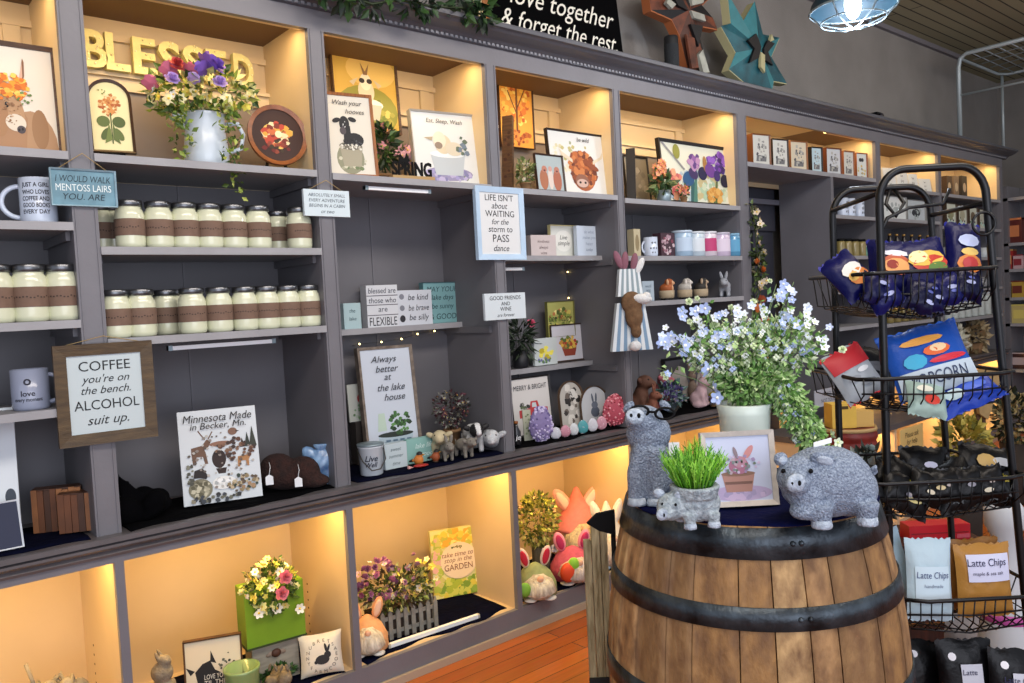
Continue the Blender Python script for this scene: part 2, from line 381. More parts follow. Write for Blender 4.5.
def case(label, x0, x1, shelves, first=False, cream_from=1.79, ledge=True, name='shelf_bay', right=True):
    """upper bookcase bay: partitions of width x1r-x1 on its far side"""
    root = thing(name, label, 'shelving', (0,0,0), 0, 'painted shelf bays of the wall case')
    xa, xb = x0, x1[0]; xr = x1[1]; D = .345
    mb = MB(); mb.box(xa, xb, D, D+.012, ZC, cream_from-.02, GREYD)
    for k in (.5,): # seams of the tall back boards
        xm = xa+(xb-xa)*k; mb.box(xm-.003, xm+.003, D-.004, D, ZC, cream_from-.02, GREY)
    mb.build('back_panel', root)
    mb = MB(); mb.box(xa, xb, D, D+.012, cream_from-.02, ZT+.05, CREAM)
    if ledge:
        mb.box(xa, xb, D-.018, D, 2.06, 2.10, CREAM); mb.box(xa, xb, D-.03, D, 2.10, 2.112, CREAM)
        mb.box(xa, xb, D-.015, D, 2.215, 2.235, CREAM); mb.box(xa+.03, xa+.075, D-.012, D, 2.11, 2.22, CREAM); mb.box(xb-.075, xb-.03, D-.012, D, 2.11, 2.22, CREAM)
        mb.box(xa, xb, D-.006, D, cream_from, 2.06, mat('transom_grey', '86796D', .6))
    mb.build('transom_panel', root)
    mb = MB(); mb.box(xb, xr, .02, D, ZC, cream_from-.02, GREYD); mb.build('partition', root)
    mb = MB(); mb.box(xb, xr, .02, D, cream_from-.02, ZT+.05, CREAM); mb.build('upper_partition', root)
    # face stile with a shallow beaded edge
    mb = MB(); mb.box(xb, xr, 0, .02, ZC, ZT+.065, GREY); mb.box(xb+.006, xb+.009, -.003, 0, ZC, ZT, GREY); mb.box(xr-.009, xr-.006, -.003, 0, ZC, ZT, GREY); mb.build('face_stile', root)
    mb = MB(); mb.box(xa, xb, 0, .02, ZT, ZT+.065, GREY); mb.box(xa, xb, .02, .035, ZT-.0, ZT+.034, CREAM); mb.build('top_rail', root)
    mb = MB(); mb.box(xa, xb, .035, D, ZT+.035, ZT+.05, mat('top_board_shaded_brown','6E543A',.7)); mb.build('top_board', root)  # brown darkened to carry the shade under the bay top
    for (z, yf) in shelves:
        mb = MB(); m_ = GREYS; mb.box(xa+.001, xb-.001 if yf > .01 else xb-.0005, yf, D-.001, z-.019, z, m_); mb.box(xa, xb, yf-.006 if yf <= .01 else yf-.004, yf+.002, z-.021, z+.001, m_); mb.build('shelf', root)
        MB().box(xb-.012, xb-.0005, .04, D-.002, z-.045, z-.0195, GREYD).build('shelf_cleat', root)
        MB().box(xa+.0005, xa+.012, .04, D-.002, z-.045, z-.0195, GREYD).build('shelf_cleat', root)
    mb = MB(); mb.box(xa+.04, xb-.04, .05, .075, ZT+.018, ZT+.03, mat('led_strip', 'FFE2A8', .4, emit='FFD58A', es=6)); mb.build('light_strip', root)
    light('AREA', 'bay_strip_lamp', ((xa+xb)/2, .07, ZT+.012), 2.6*(xb-xa), 'FFD596', (R(12), 0, 0), (xb-xa-.06, .02))
    return root
# far end partition of the partial bay beyond the frame edge is the case end
endc = MB(); endc.box(XE['l']-.06, XE['l'], 0, .345, ZC, ZT+.06, GREY); e_ = endc.build('case_end_panel'); tag(e_, 'grey painted end panel of the wall case beyond the donkey print', 'panel')
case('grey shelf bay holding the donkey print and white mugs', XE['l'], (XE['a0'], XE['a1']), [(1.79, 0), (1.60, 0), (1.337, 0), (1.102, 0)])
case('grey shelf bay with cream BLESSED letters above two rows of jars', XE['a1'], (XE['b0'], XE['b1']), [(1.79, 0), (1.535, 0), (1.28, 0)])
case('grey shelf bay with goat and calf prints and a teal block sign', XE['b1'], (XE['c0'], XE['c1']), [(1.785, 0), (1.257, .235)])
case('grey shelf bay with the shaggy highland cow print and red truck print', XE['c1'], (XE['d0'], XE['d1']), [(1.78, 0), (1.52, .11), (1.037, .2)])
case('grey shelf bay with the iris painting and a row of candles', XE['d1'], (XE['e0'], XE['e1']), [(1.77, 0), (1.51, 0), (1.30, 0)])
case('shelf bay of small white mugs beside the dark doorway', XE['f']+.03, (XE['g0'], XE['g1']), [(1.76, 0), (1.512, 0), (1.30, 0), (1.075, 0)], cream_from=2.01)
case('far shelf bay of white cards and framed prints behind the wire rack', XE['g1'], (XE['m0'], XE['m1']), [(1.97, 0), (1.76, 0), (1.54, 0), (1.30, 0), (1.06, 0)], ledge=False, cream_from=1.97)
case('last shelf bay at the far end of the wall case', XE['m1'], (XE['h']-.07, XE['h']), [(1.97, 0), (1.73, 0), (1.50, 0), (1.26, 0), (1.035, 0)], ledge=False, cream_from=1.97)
# doorway niche between the bays
nr = thing('doorway_niche', 'dark grey doorway niche under a shelf of small framed prints', 'niche')
mb = MB(); mb.box(XE['f'], XE['f']+.03, -.0, .345, 0, 2.01-.024, GREY); mb.build('side_panel', nr)
mb = MB(); mb.box(XE['e1']-.0, XE['f']+.03, 0, .345, 1.986, 2.01, GREYS); mb.build('shelf', nr)
mb = MB(); mb.box(XE['e1'], XE['f']+.03, .345, .357, 1.96, ZT+.05, CREAM); mb.box(XE['e1'], XE['f']+.03, .02, .345, ZT+.035, ZT+.05, CREAM); mb.build('transom_panel', nr)
mb = MB(); mb.box(XE['e1'], XE['f']+.03, 0, .02, ZT, ZT+.065, GREY); mb.build('top_rail', nr)
light('AREA', 'niche_strip_lamp', (4.2, .07, ZT+.012), 2.2, 'FFD596', (R(12), 0, 0), (.8, .02))
dm = mat('dark_door_paint', '3A3B45', .45, noise=.1)
mb = MB(); mb.box(XE['e1'], 3.86, .40, .43, 0, 1.72, dm); mb.box(4.40, XE['f'], .40, .43, 0, 1.72, dm); mb.box(XE['e1'], XE['f'], .38, .43, 1.70, 1.96, dm)
mb.box(XE['e1'], XE['f'], .345, .40, 1.86, 1.89, mat('door_head_grey', '70707A', .5)); struct(mb, 'trim_2')
mb = MB(); mb.box(3.86, 4.40, .44, .48, .01, 1.70, dm)
for a, b in ((.12, .78), (.88, 1.6)):
    mb.box(3.93, 4.33, .43, .44, a, b, mat('door_panel_dark', '2A2A33', .4))
do = struct(mb, 'door_1'); MB().ell((4.33, .41, .95), (.022, .022, .022), BLKM).build('door_knob', do)

# continuous counter moulding and cornice
def extr(prof, x0, x1, m, mb=None):
    mb = mb or MB(); n = len(prof); mb.add([(x0, y, z) for y, z in prof]+[(x1, y, z) for y, z in prof], [tuple(range(n)), tuple(range(2*n-1, n-1, -1))]+[(i, (i+1) % n, (i+1) % n+n, i+n) for i in range(n)], m); return mb
DARKT = mat('counter_brown_grey', '5E5A5C', .35, noise=.25, nscale=12)
cprof = [(.345, ZC), (.345, ZC-.02), (0, ZC-.02), (0, .678), (-.008, .678), (-.012, .686), (-.006, .694), (-.020, .700), (-.028, .707), (-.028, .714), (-.018, .718), (-.034, .722), (-.034, ZC-.002), (-.028, ZC)]
for nme, x0, x1, lb in (('countertop', XE['l'], XE['e1'], 'long grey moulded countertop under the open shelf bays'), ('countertop', XE['f']+.03, XE['h'], 'far stretch of grey moulded countertop beyond the doorway')):
    o = extr(cprof, x0, x1, DARKT).build(nme); tag(o, lb, 'countertop')
kp = [(.36, 2.315), (.0, 2.315), (-.012, 2.318), (-.014, 2.326), (-.022, 2.33), (-.03, 2.337), (-.052, 2.343), (-.075, 2.352), (-.085, 2.36), (-.098, 2.363), (-.098, 2.378), (-.09, 2.384), (.36, 2.384)]
corn = extr(kp, XE['l']-.3, XE['h']+.08, mat('cornice_grey', '565860', .38, noise=.15, nscale=7))
dn = mat('dentil_pale', '7E7F86', .5)
x = XE['l']-.3
while x < XE['h']+.05:
    corn.box(x, x+.012, -.018, -.005, 2.319, 2.328, dn); x += .022
tag(corn.build('case_cornice'), 'long grey crown cornice with tiny dentils along the wall case', 'cornice')

def base(label, x0, x1, right, first=False):
    root = thing('base_cabinet', label, 'cabinet', (0,0,0), 0, 'lit open base cabinets'); D = .455
    MB().box(x0, x1, D, D+.012, ZK, .715, TAN).build('back_panel', root)
    MB().box(x0, x1, .021, D, ZK-.02, ZK, TAN).build('bottom_board', root)
    mb = MB(); mb.box(x1, right, .02, D, ZK, .715, TAN); mb.box(x1, right, 0, .02, 0, .677, GREY)
    for k in range(7): mb.box(x1-.0008, x1, .33, .336, .14+k*.03, .146+k*.03, BLACK)
    mb.build('partition', root)
    MB().box(x0, x1, 0, .02, ZL, .677, GREY).build('top_rail', root)
    mb = MB(); mb.box(x0, x1, 0, .02, 0, ZK, GREY); mb.build('toe_board', root)
    MB().box(x0, right, -.014, -.0005, 0, .028, SHOE).build('shoe_moulding', root)
    MB().box(x0+.03, x1-.03, .045, .07, .703, .713, mat('led_strip', 'FFE2A8')).build('light_strip', root)
    light('AREA', 'base_strip_lamp', ((x0+x1)/2, .06, .70), 6.5*(x1-x0), 'FFCB74', (R(14), 0, 0), (x1-x0-.06, .02))
    return root
base('empty-backed lit base cabinet below the wooden block stack', XE['l'], .556, .581)
base('lit base cabinet with the green planter cube and bunny pillow', .581, 1.278, 1.303)
base('lit base cabinet with the picket planter and garden sign', 1.303, 2.012, 2.037)
base('lit base cabinet with the long-eared bunny gnomes', 2.037, 2.731, 2.756)
base('base cabinet behind the oak barrel', 2.756, 3.72, 3.748)
base('far base cabinet past the doorway', XE['f']+.03, 5.25, 5.282)
base('far base cabinet behind the wire snack rack', 5.282, 6.21, 6.24)
base('last base cabinet at the end of the wall case', 6.24, 7.44, 7.477)

# ------------------------------------------------------------ goods on the shelves
Z1, ZA, ZB = 1.79, 1.535, 1.28
# mason jars
JAR = dict()
def jar_proto():
    WAX = mat('jar_cream_wax', 'D6D9BC', .25, coat=.6, noise=.06, nscale=12); LID = mat('jar_lid', '6A6C70', .3, metal=.9)
    mb = MB(); mb.lathe([(.030,0), (.038,.004), (.040,.014), (.0405,.095), (.037,.108), (.033,.115), (.033,.121)], WAX, 28); a = mb.mesh('jar_body')
    mb = MB(); mb.lathe([(.0412,.036), (.0414,.037), (.0414,.083), (.0412,.084)], KRAFT, 28, closed=False); r_ = random.Random(3)
    for i in range(11):
        an = R(-150+i*10.5); q = .0419; dk = flat('3B2D25')
        for j in range(1):
            z = .06+r_.uniform(-.002, .002); w_ = .0028
            mb.add([(q*cos(an-.05), q*sin(an-.05), z-.0016), (q*cos(an+.05), q*sin(an+.05), z-.0016), (q*cos(an+.05), q*sin(an+.05), z+.0016), (q*cos(an-.05), q*sin(an-.05), z+.0016)], [(0,1,2,3)], dk)
    b = mb.mesh('label_band')
    mb = MB(); mb.lathe([(.0355,.120), (.0365,.121), (.0365,.136), (.0345,.138), (.0335,.137), (.012,.1372), (0,.1372)], LID, 28); c = mb.mesh('jar_lid')
    return [('glass_body', a), ('kraft_label', b), ('screw_lid', c)]
JP = jar_proto()
def jar(px, Y, z, rz, label, group, sc=1):
    c = onshelf(px, Y, z); t = thing('mason_jar', label, 'jar', c, rz, group); t.scale = (sc,)*3
    for n, m in JP: attach(m, n, t)
ORD = ['first', 'second', 'third', 'fourth', 'fifth', 'sixth', 'seventh', 'eighth', 'ninth']
for i, px in enumerate([131.5, 160.5, 186.5, 210.5, 235, 259.5]):
    jar(px, .055, ZA, -.5+i*.13, 'cream mason jar, %s in the front row on the upper jar shelf' % ORD[i], 'mason jars on the upper jar shelf')
jar(300.5, .055, ZA, .3, 'cream mason jar with brown label beside the far partition on the upper jar shelf', 'mason jars on the upper jar shelf')
for px, lb in ((279, 'cream mason jar in the back row near the upper jar shelf far end'), (291, 'cream mason jar in the back row squeezed by the last jar on the upper shelf'), (116, 'cream mason jar in the back row just behind the first front jar, upper shelf'), (103, 'cream mason jar in the back row by the near stile, upper jar shelf')):
    jar(px, .165, ZA, .2, lb, 'mason jars on the upper jar shelf')
for i, px in enumerate([118, 143, 194, 220.5, 246, 268, 289, 309.5]):
    jar(px, .055, ZB, -.4+i*.1, 'cream mason jar, %s in the front row on the lower jar shelf' % ORD[i], 'mason jars on the lower jar shelf')
for px, lb in ((168, 'cream mason jar set back in the gap after the second jar, lower jar shelf'), (183, 'cream mason jar half hidden behind the third front jar, lower jar shelf')):
    jar(px, .16, ZB, .1, lb, 'mason jars on the lower jar shelf')
for px, lb in ((-3, 'cream mason jar cut by the photo edge under the text mug'), (32, 'cream mason jar in the middle of three under the text mug'), (65, 'cream mason jar nearest the stile under the text mug')):
    jar(px, .06, 1.337, 0, lb, 'mason jars below the text mug', 1.12)

# mugs
def mug(px, Y, z, h, r_, label, body, handle, lines, rz=0, hs=1, cat='mug'):
    c = onshelf(px, Y, z); t = thing('coffee_mug', label, cat, c, rz)
    MB().lathe([(r_*.86,0), (r_*.95,.003), (r_,.01), (r_,h), (r_*.93,h), (r_*.93,.01), (0,.008)], body, 28).build('mug_body', t)
    mb = MB(); pts = []
    for k in range(15):
        a = -pi/2+pi*k/14; pts.append((hs*(r_*.92+h*.36*cos(a)), 0, h*.5+h*.34*sin(a)))
    mb.tube(pts, h*.055, body, 8); mb.build('mug_handle', t)
    if lines:
        mb = MB()
        for j, (s_, zf, hf) in enumerate(lines):
            vs, fs = text_mesh(s_, hf*h, BLACK, 0, .02, r_*1.5)
            if vs: mb.add([((r_+.0006)*sin(x/r_), -(r_+.0006)*cos(x/r_), zz+zf*h) for x, y, zz in vs], fs, flat('2A2C38'))
        mb.build('mug_print', t)
    return t
mug(40, .08, 1.60, .125, .045, 'white text mug on the shelf above three jars', mat('mug_white', 'C9D4E6', .25, coat=.4), 0, [('JUST A GIRL', .82, .09), ('WHO LOVES', .68, .09), ('COFFEE AND', .54, .09), ('GOOD BOOKS', .40, .09), ('EVERY DAY', .26, .09)], -.3, -1)
mug(32, .08, 1.102, .11, .046, 'grey-lilac mug with a round bird print beside the coffee sign', mat('mug_lilac', '9098AE', .25, coat=.4), 0, [('o', .70, .22), ('love', .42, .13), ('every moment', .25, .09)], -.3, 1)

# --- bay with donkey print
sign('framed_print', 'framed donkey print with an orange flower crown', 'picture', (-38, 61, 40), .06, Z1, (.012, WOODB), 'E4DCCB', .03, [
 ('e',.2,.02,.3,.36,'B08A66'), ('e',.3,.2,.1,.2,'9A7450'), ('p',[(-.2,0),(-.14,.4),(.04,.5),(.16,.3),(.12,0)],'A67E5C'), ('e',-.02,.42,.13,.24,'B48E68',15), ('e',-.16,.3,.1,.2,'A37A55'), ('e',.02,.25,.12,.085,'DCD0BC',-30), ('e',.075,.185,.05,.04,'4A4246',-20), ('e',.09,.19,.012,.014,'1A1414'), ('e',.05,.18,.012,.014,'1A1414'), ('e',-.07,.42,.022,.03,'1E1614'), ('e',-.065,.43,.006,.008,'E8E8E8'), ('s',30,-.02,.36,.1,.14,.012,['9A7450','C09A74','8A6644']), ('p',[(.06,.6),(.10,.68),(.155,.9),(.17,.86),(.16,.72),(.12,.62)],'7A5438'), ('p',[(.09,.66),(.145,.85),(.14,.72),(.12,.65)],'D0A890'), ('s',80,-.05,.6,.24,.13,.042,['E89A2A','D9771E','F0B84A','F2CC60','C8641E']), ('s',10,.13,.5,.12,.06,.02,['5E7A3A','6E8A4A']), ('s',6,.0,.42,.1,.1,.02,['8A6444'])], (), 4)
sg = sign('hanging_sign', 'blue-green wooden sign with lettering hanging above the first jars', 'sign', (50.5, 117, 169), -.012, 1.644, (.004, mat('pale_blue_wood', '9CBBC8', .7, noise=.3, nscale=30)), '7EA3B4', .012, (), [('I WOULD WALK', .76, .19, '20343E', .2), ('MENTOSS LAIRS', .5, .2, 'DDE9EA', 0), ('YOU. ARE', .24, .18, '20343E', .2)], string=.042, bgm=mat('blue_wood', '7199AA', .7, noise=.25, nscale=30))
sign('coffee_sign', 'brown framed COFFEE and ALCOHOL sign hanging on the stile', 'sign', (56, 155, 343), -.02, .996, (.031, mat('olive_brown_wood', '5C4A30', .6, c2='3E3020', nscale=12, stretch=(1,1,6), bump=.2)), 'BCCACE', .018,
 (), [('COFFEE', .86, .125, '101418', 0), ("you're on", .68, .10, '101418', .35), ('the bench.', .55, .10, '101418', .35), ('ALCOHOL', .36, .125, '101418', 0), ('suit up.', .14, .12, '101418', .35)], string=.02, rz=-3)
sign('canvas_sign', 'tall white canvas leaning beside the small wooden block stack', 'sign', (-40, 17, 412), .1, ZC, None, 'D9E2E8', .02, [('e',.35,.35,.1,.06,'3A4450'), ('e',.3,.26,.12,.03,'5A6470')], (), 9, -12)
sign('postcard_print', 'dark landscape card leaning in front of the tall white canvas', 'card', (-14, 23, 505), .03, ZC+.006, (.004, 'DDE3EA'), '1A2340', .006, [('s',14,0,.25,.4,.1,.05,['8A4A2A','C07A40','2A3A60']), ('p',[(-.5,.5),(.5,.5),(.5,.62),(.1,.7),(-.5,.6)],'5A6C90')], (), 20)
# dark cloths laid on the counter
def cloth(name, label, x0, x1, y0, y1, z, m, seed, amp=.006, cat='cloth'):
    mb = MB(); r_ = random.Random(seed); nx, ny = max(8, int((x1-x0)/.03)), 9; vs = []
    ph = [r_.uniform(0, 6) for _ in range(4)]
    for j in range(ny):
        for i in range(nx):
            u, v = i/(nx-1), j/(ny-1); e = .012*sin(9*u+ph[0])+.008*sin(23*u+ph[1]) if j == 0 else 0
            vs.append((x0+(x1-x0)*u, y0+(y1-y0)*v+e, z+.002+amp*(.5+.5*sin(14*u+5*v+ph[2])*sin(11*v+ph[3]))*(0.2 if j in (0, ny-1) else 1)))
    n = len(vs); vs += [(x, y, z+.0002) for x, y, _ in vs]
    fs = [(j*nx+i, j*nx+i+1, (j+1)*nx+i+1, (j+1)*nx+i) for j in range(ny-1) for i in range(nx-1)]
    fs += [tuple(n+k for k in reversed(f)) for f in fs]
    rim = [i for i in range(nx)]+[j*nx+nx-1 for j in range(1, ny)]+[(ny-1)*nx+i for i in range(nx-2, -1, -1)]+[j*nx for j in range(ny-2, 0, -1)]
    fs += [(rim[k], rim[k]+n, rim[(k+1) % len(rim)]+n, rim[(k+1) % len(rim)]) for k in range(len(rim))]
    mb.add(vs, fs, m, True); return tag(mb.build(name), label, cat)
cloth('counter_cloth', 'dark cloth spread under the wooden block stack', -.3, .50, -.01, .28, ZC, CLOTH, 1)
cloth('counter_cloth', 'black cloth under the Minnesota Made board', .60, 1.24, -.01, .30, ZC, BCLOTH, 2)
cloth('counter_cloth', 'navy cloth under the small bird figures and jar', 1.33, 1.97, -.01, .30, ZC, CLOTH, 3)
cloth('counter_cloth', 'black cloth under the row of painted eggs', 2.06, 2.69, -.0, .30, ZC, BCLOTH, 4)
cloth('counter_cloth', 'dark cloth under the figurines behind the standing pig', 2.78, 3.60, 0, .3, ZC, BCLOTH, 5)
for x0, x1, lb, sd in ((1.33, 1.99, 'navy cloth lining the base cabinet under the picket planter', 6), (2.06, 2.70, 'navy cloth lining the base cabinet under the bunny gnomes', 7), (.62, 1.25, 'dark cloth lining the base cabinet under the green planter cube', 8)):
    cloth('shelf_liner', lb, x0, x1, .03, .42, ZK, CLOTH, sd, .003)
# wooden block stack
def blockpile(px0, px1, Y, lb, sd, rz):
    c, w_, h_ = place(px0, px1, 488 if sd == 1 else 492, Y, ZC+.008, rz); t = thing('slat_block', lb, 'block', (c.x, c.y, ZC+.008), rz)
    ms = [mat('block_wood_a', '6B3F22', .5, noise=.3), mat('block_wood_b', '8C5A34', .5, noise=.3), mat('block_wood_c', '4A2C1A', .5, noise=.3), mat('block_wood_d', 'A26A3C', .5, noise=.3)]; r_ = random.Random(sd)
    n = 8
    mb = MB(); mb.box(-w_/2, w_/2, .003, .05, .001, h_, ms[2]); mb.build('backing_board', t)
    for i in range(n):
        x0 = -w_/2+w_*i/n; MB().box(x0+.0005, x0+w_/n-.0005, -.003-.002*(i % 2), .0025, 0, h_*(1-.02*(i % 3)), ms[r_.randrange(4)]).build('wood_slat', t)
blockpile(32, 82, .14, 'small slatted dark wood block behind its twin', 1, -.4)
blockpile(58, 112, .07, 'small slatted reddish wood block in front of its twin', 2, -.4)

# --- BLESSED letters
LM = mat('cream_letter', 'E9DE94', .55, noise=.1, nscale=60)
for ch, px, lb in zip('BLESSED', [97, 120, 147, 172, 196, 219, 246], ['cream letter B nearest the stile', 'cream letter L', 'first cream letter E beside the letter L', 'first cream letter S behind the flowers', 'second cream letter S behind the flowers', 'second cream letter E behind the flowers', 'cream letter D, last of the word']):
    c = onshelf(px, .285, 2.113); top = 2.222
    vs, fs = text_mesh(ch, top-2.113, LM, 0, .028, .070)
    t = thing('marquee_letter', lb+' on the upper ledge', 'letter', (c.x, .305, 2.113), 0, 'letters spelling BLESSED')
    zmin = min(v[2] for v in vs)
    # solid letter: front face, back face, walls
    mb = MB(); mb.add([(x, -.012, z-zmin) for x, y, z in vs], fs, LM); mb.add([(x, .012, z-zmin) for x, y, z in vs], [tuple(reversed(f)) for f in fs], LM)
    from collections import Counter
    ed = Counter(); 
    for f in fs:
        for i in range(len(f)): ed[(f[i], f[(i+1) % len(f)])] += 1
    bd = [(a, b) for (a, b) in ed if (b, a) not in ed]
    for a, b in bd:
        A, B_ = vs[a], vs[b]; mb.add([(A[0], -.012, A[2]-zmin), (B_[0], -.012, B_[2]-zmin), (B_[0], .012, B_[2]-zmin), (A[0], .012, A[2]-zmin)], [(3,2,1,0)], LM)
    mb.build('letter_body', t)
    mb = MB(); r_ = random.Random(ord(ch))
    pool = [f for f in fs]
    for k in range(10):
        f = pool[r_.randrange(len(pool))]; x = sum(vs[i][0] for i in f)/len(f); z = sum(vs[i][2] for i in f)/len(f)
        mb.ell((x, -.0135, z-zmin), (.003, .002, .003), mat('letter_bulb', 'FFF6C8', .3), seg=6, rings=4)
    mb.build('bulb_dots', t)

def stand(root, w_, h_, m=BLACK):
    for s_ in (-1, 1):
        mb = MB(); mb.tube([(s_*w_*.3, .035, .0), (s_*w_*.22, .012, h_*.5), (s_*w_*.1, .03, h_)], .0035, m, 6); mb.tube([(s_*w_*.3, -.028, .004), (s_*w_*.26, .004, .02), (s_*w_*.22, .012, h_*.5)], .0035, m, 6); mb.build('easel_leg', root)
    MB().tube([(-w_*.3, -.028, .006), (-w_*.3, -.02, .014), (w_*.3, -.02, .014), (w_*.3, -.028, .006)], .003, m, 6).build('easel_ledge', root)
# tombstone-shaped floral plaque
fl = [('e',0,.66,.2,.13,'C88A4A'), ('s',60,0,.66,.26,.16,.05,['D9B27A','B8743A','E8D2A0','A65A2A']), ('e',-.2,.42,.17,.08,'5A6A34',25), ('e',.2,.42,.17,.08,'4C5C2C',-25), ('e',-.16,.24,.1,.1,'4C5C2C',-30), ('e',.17,.24,.1,.1,'5A6A34',30), ('l',(0,.55),(0,.1),.03,'4A5A2A'), ('p',[(-.06,.4),(-.2,.1),(0,.16)],'6B7A3C'), ('p',[(.04,.4),(.2,.1),(.02,.16)],'5A6A34'), ('s',8,-.1,.85,.2,.05,.03,['5A6A34','7A8A4A'])]
p_ = sign('floral_plaque', 'arched cream plaque with a flower, on a black easel near the BLESSED letters', 'plaque', (89, 134, 76), .05, Z1+.016, (.007, mat('plaque_edge', '3C2412', .4)), 'E3D9A4', .014, fl, (), 12, -8, arch='arch')
e_ = thing('tabletop_easel', 'black easel carrying the arched floral plaque', 'easel', (p_.location.x, .07, Z1), -.14); stand(e_, .1, .09)
p_ = sign('floral_plate', 'round dark floral plate with a brown rim on a black easel', 'plate', (249, 309, 103), .06, Z1+.02, (.014, mat('plate_rim', '6B3A1C', .35, c2='9A5A2A', nscale=30)), '34170C', .014, [('s',60,0,.52,.26,.24,.08,['D9A23C','E8D6A4','B8402A','C86A3A','7A2A1A','E0B85A']), ('s',16,0,.3,.34,.12,.05,['6A1A14','8A3A24','3A2A14']), ('e',.02,.52,.07,.07,'F0E2B0')], (), 10, -10, arch='round')
e_ = thing('tabletop_easel', 'black easel carrying the round floral plate', 'easel', (p_.location.x, .09, Z1), -.17); stand(e_, .12, .09)
# enamel pitcher with mixed flowers
c = onshelf(208, .15, Z1); t = thing('flower_pitcher', 'white enamel pitcher overflowing with mixed flowers on the top shelf', 'pitcher', c, -.3)
MB().lathe([(.062,0), (.066,.004), (.068,.05), (.064,.10), (.058,.14), (.062,.17), (.066,.178), (.06,.178), (.05,.14), (.055,.02), (0,.01)], ENAM, 30).build('pitcher_body', t)
MB().tube([(.062,0,.15), (.10,0,.155), (.115,0,.12), (.105,0,.075), (.066,0,.06)], .007, ENAM, 8).build('pitcher_handle', t)
MB().prism([(-.062,.178), (-.095,.172), (-.06,.13)], -.02, .02, ENAM).build('pitcher_spout', t)
g1 = [leafm('5E7A2A'), leafm('8AA03A'), leafm('3F5A24'), leafm('B4BE5A'), leafm('D8D890')]
mb = MB(); leaf_cloud(mb, 330, (0,-.02,.25), (.165,.09,.075), .032, g1, 11); leaf_cloud(mb, 90, (-.02,-.03,.19), (.13,.07,.03), .03, g1[:3], 12)
for k, (x0, ln) in enumerate(((-.085, .20), (-.055, .14), (.07, .24), (.088, .27), (.055, .2))):
    for j in range(16):
        q = j/15; leaf_cloud(mb, 3, (x0+.008*sin(9*q+k), -.085-.012*sin(3*q), .185-ln*q), (.012,.01,.012), .02, g1[:4], 20+j+k*17)
mb.build('foliage', t)
st = MB()
FL = dict(pur=flower_mesh('7A58B8', size=.02, kind='dbl'), lil=flower_mesh('B49AD8', size=.016, kind='dbl'), pink=flower_mesh('C86A86', size=.02, kind='dbl'), red=flower_mesh('A83A3A', size=.016, kind='dbl'), crm=flower_mesh('EDE6B4', size=.016), wht=flower_mesh('EEF0EE', size=.015), yel=flower_mesh('DDD45A', size=.014), blu=flower_mesh('A9BCE8', 'F2F2E0', size=.017), pblu=flower_mesh('C9D6F2', 'F2F2E0', size=.016))
for m_, x, y, z, s_ in ((FL['pur'], .01, -.10, .31, 1.9), (FL['pur'], .035, -.10, .30, 1.6), (FL['pur'], .0, -.1, .29, 1.5), (FL['red'], -.075, -.09, .30, 1.7), (FL['pink'], -.095, -.09, .285, 1.5), (FL['pink'], -.04, -.1, .285, 1.4), (FL['lil'], -.09, -.1, .255, 1.5), (FL['pink'], -.15, -.07, .25, 1.3), (FL['lil'], .045, -.11, .25, 1.5), (FL['lil'], -.03, -.11, .26, 1.3)):
    attach(m_, 'blossom', t, (x, y, z), (R(50), 0, rnd.uniform(0, 6)), s_)
blossoms(t, 34, (.06,-.03,.235), (.10,.075,.05), [FL['crm'], FL['crm'], FL['yel']], 13, scale=1.1); blossoms(t, 16, (-.1,-.03,.22), (.07,.06,.04), [FL['yel'], FL['crm'], FL['wht']], 14)

sign('card_sign', 'white hanging sign with blue script beside the far end of the jar shelf', 'sign', (304, 349.5, 190), -.012, 1.64, None, 'C9D8DE', .012, (), [('ABSOLUTELY SMALL', .8, .12, '3A4A58', .2), ('EVERY ADVENTURE', .6, .12, '3A4A58', .2), ('BEGINS IN A CABIN', .4, .12, '3A4A58', .2), ('or two', .17, .14, '3A4A58', .3)], string=.032)
# price rail light bars under shelves
for px0, px1, Y, z, lb in ((165, 273, .03, 1.235, 'thin white light bar under the lower jar shelf'), (476, 526, .15, 1.462, 'thin white light bar under the block sign shelf'), (372, 437, .02, 1.742, 'thin light bar below the calf print shelf')):
    a, b = at(px0, 300, Y), at(px1, 300, Y); mb = MB(); mb.box(a.x, b.x, Y, Y+.018, z, z+.012, WHITE); t = thing('light_bar', lb, 'light', (0,0,0)); mb.build('diffuser', t)
    mb = MB(); mb.box(a.x, a.x+.012, Y-.001, Y+.019, z-.001, z+.014, GALV); mb.build('end_cap', t); mb = MB(); mb.box(b.x-.012, b.x, Y-.001, Y+.019, z-.001, z+.014, GALV); mb.build('end_cap', t)

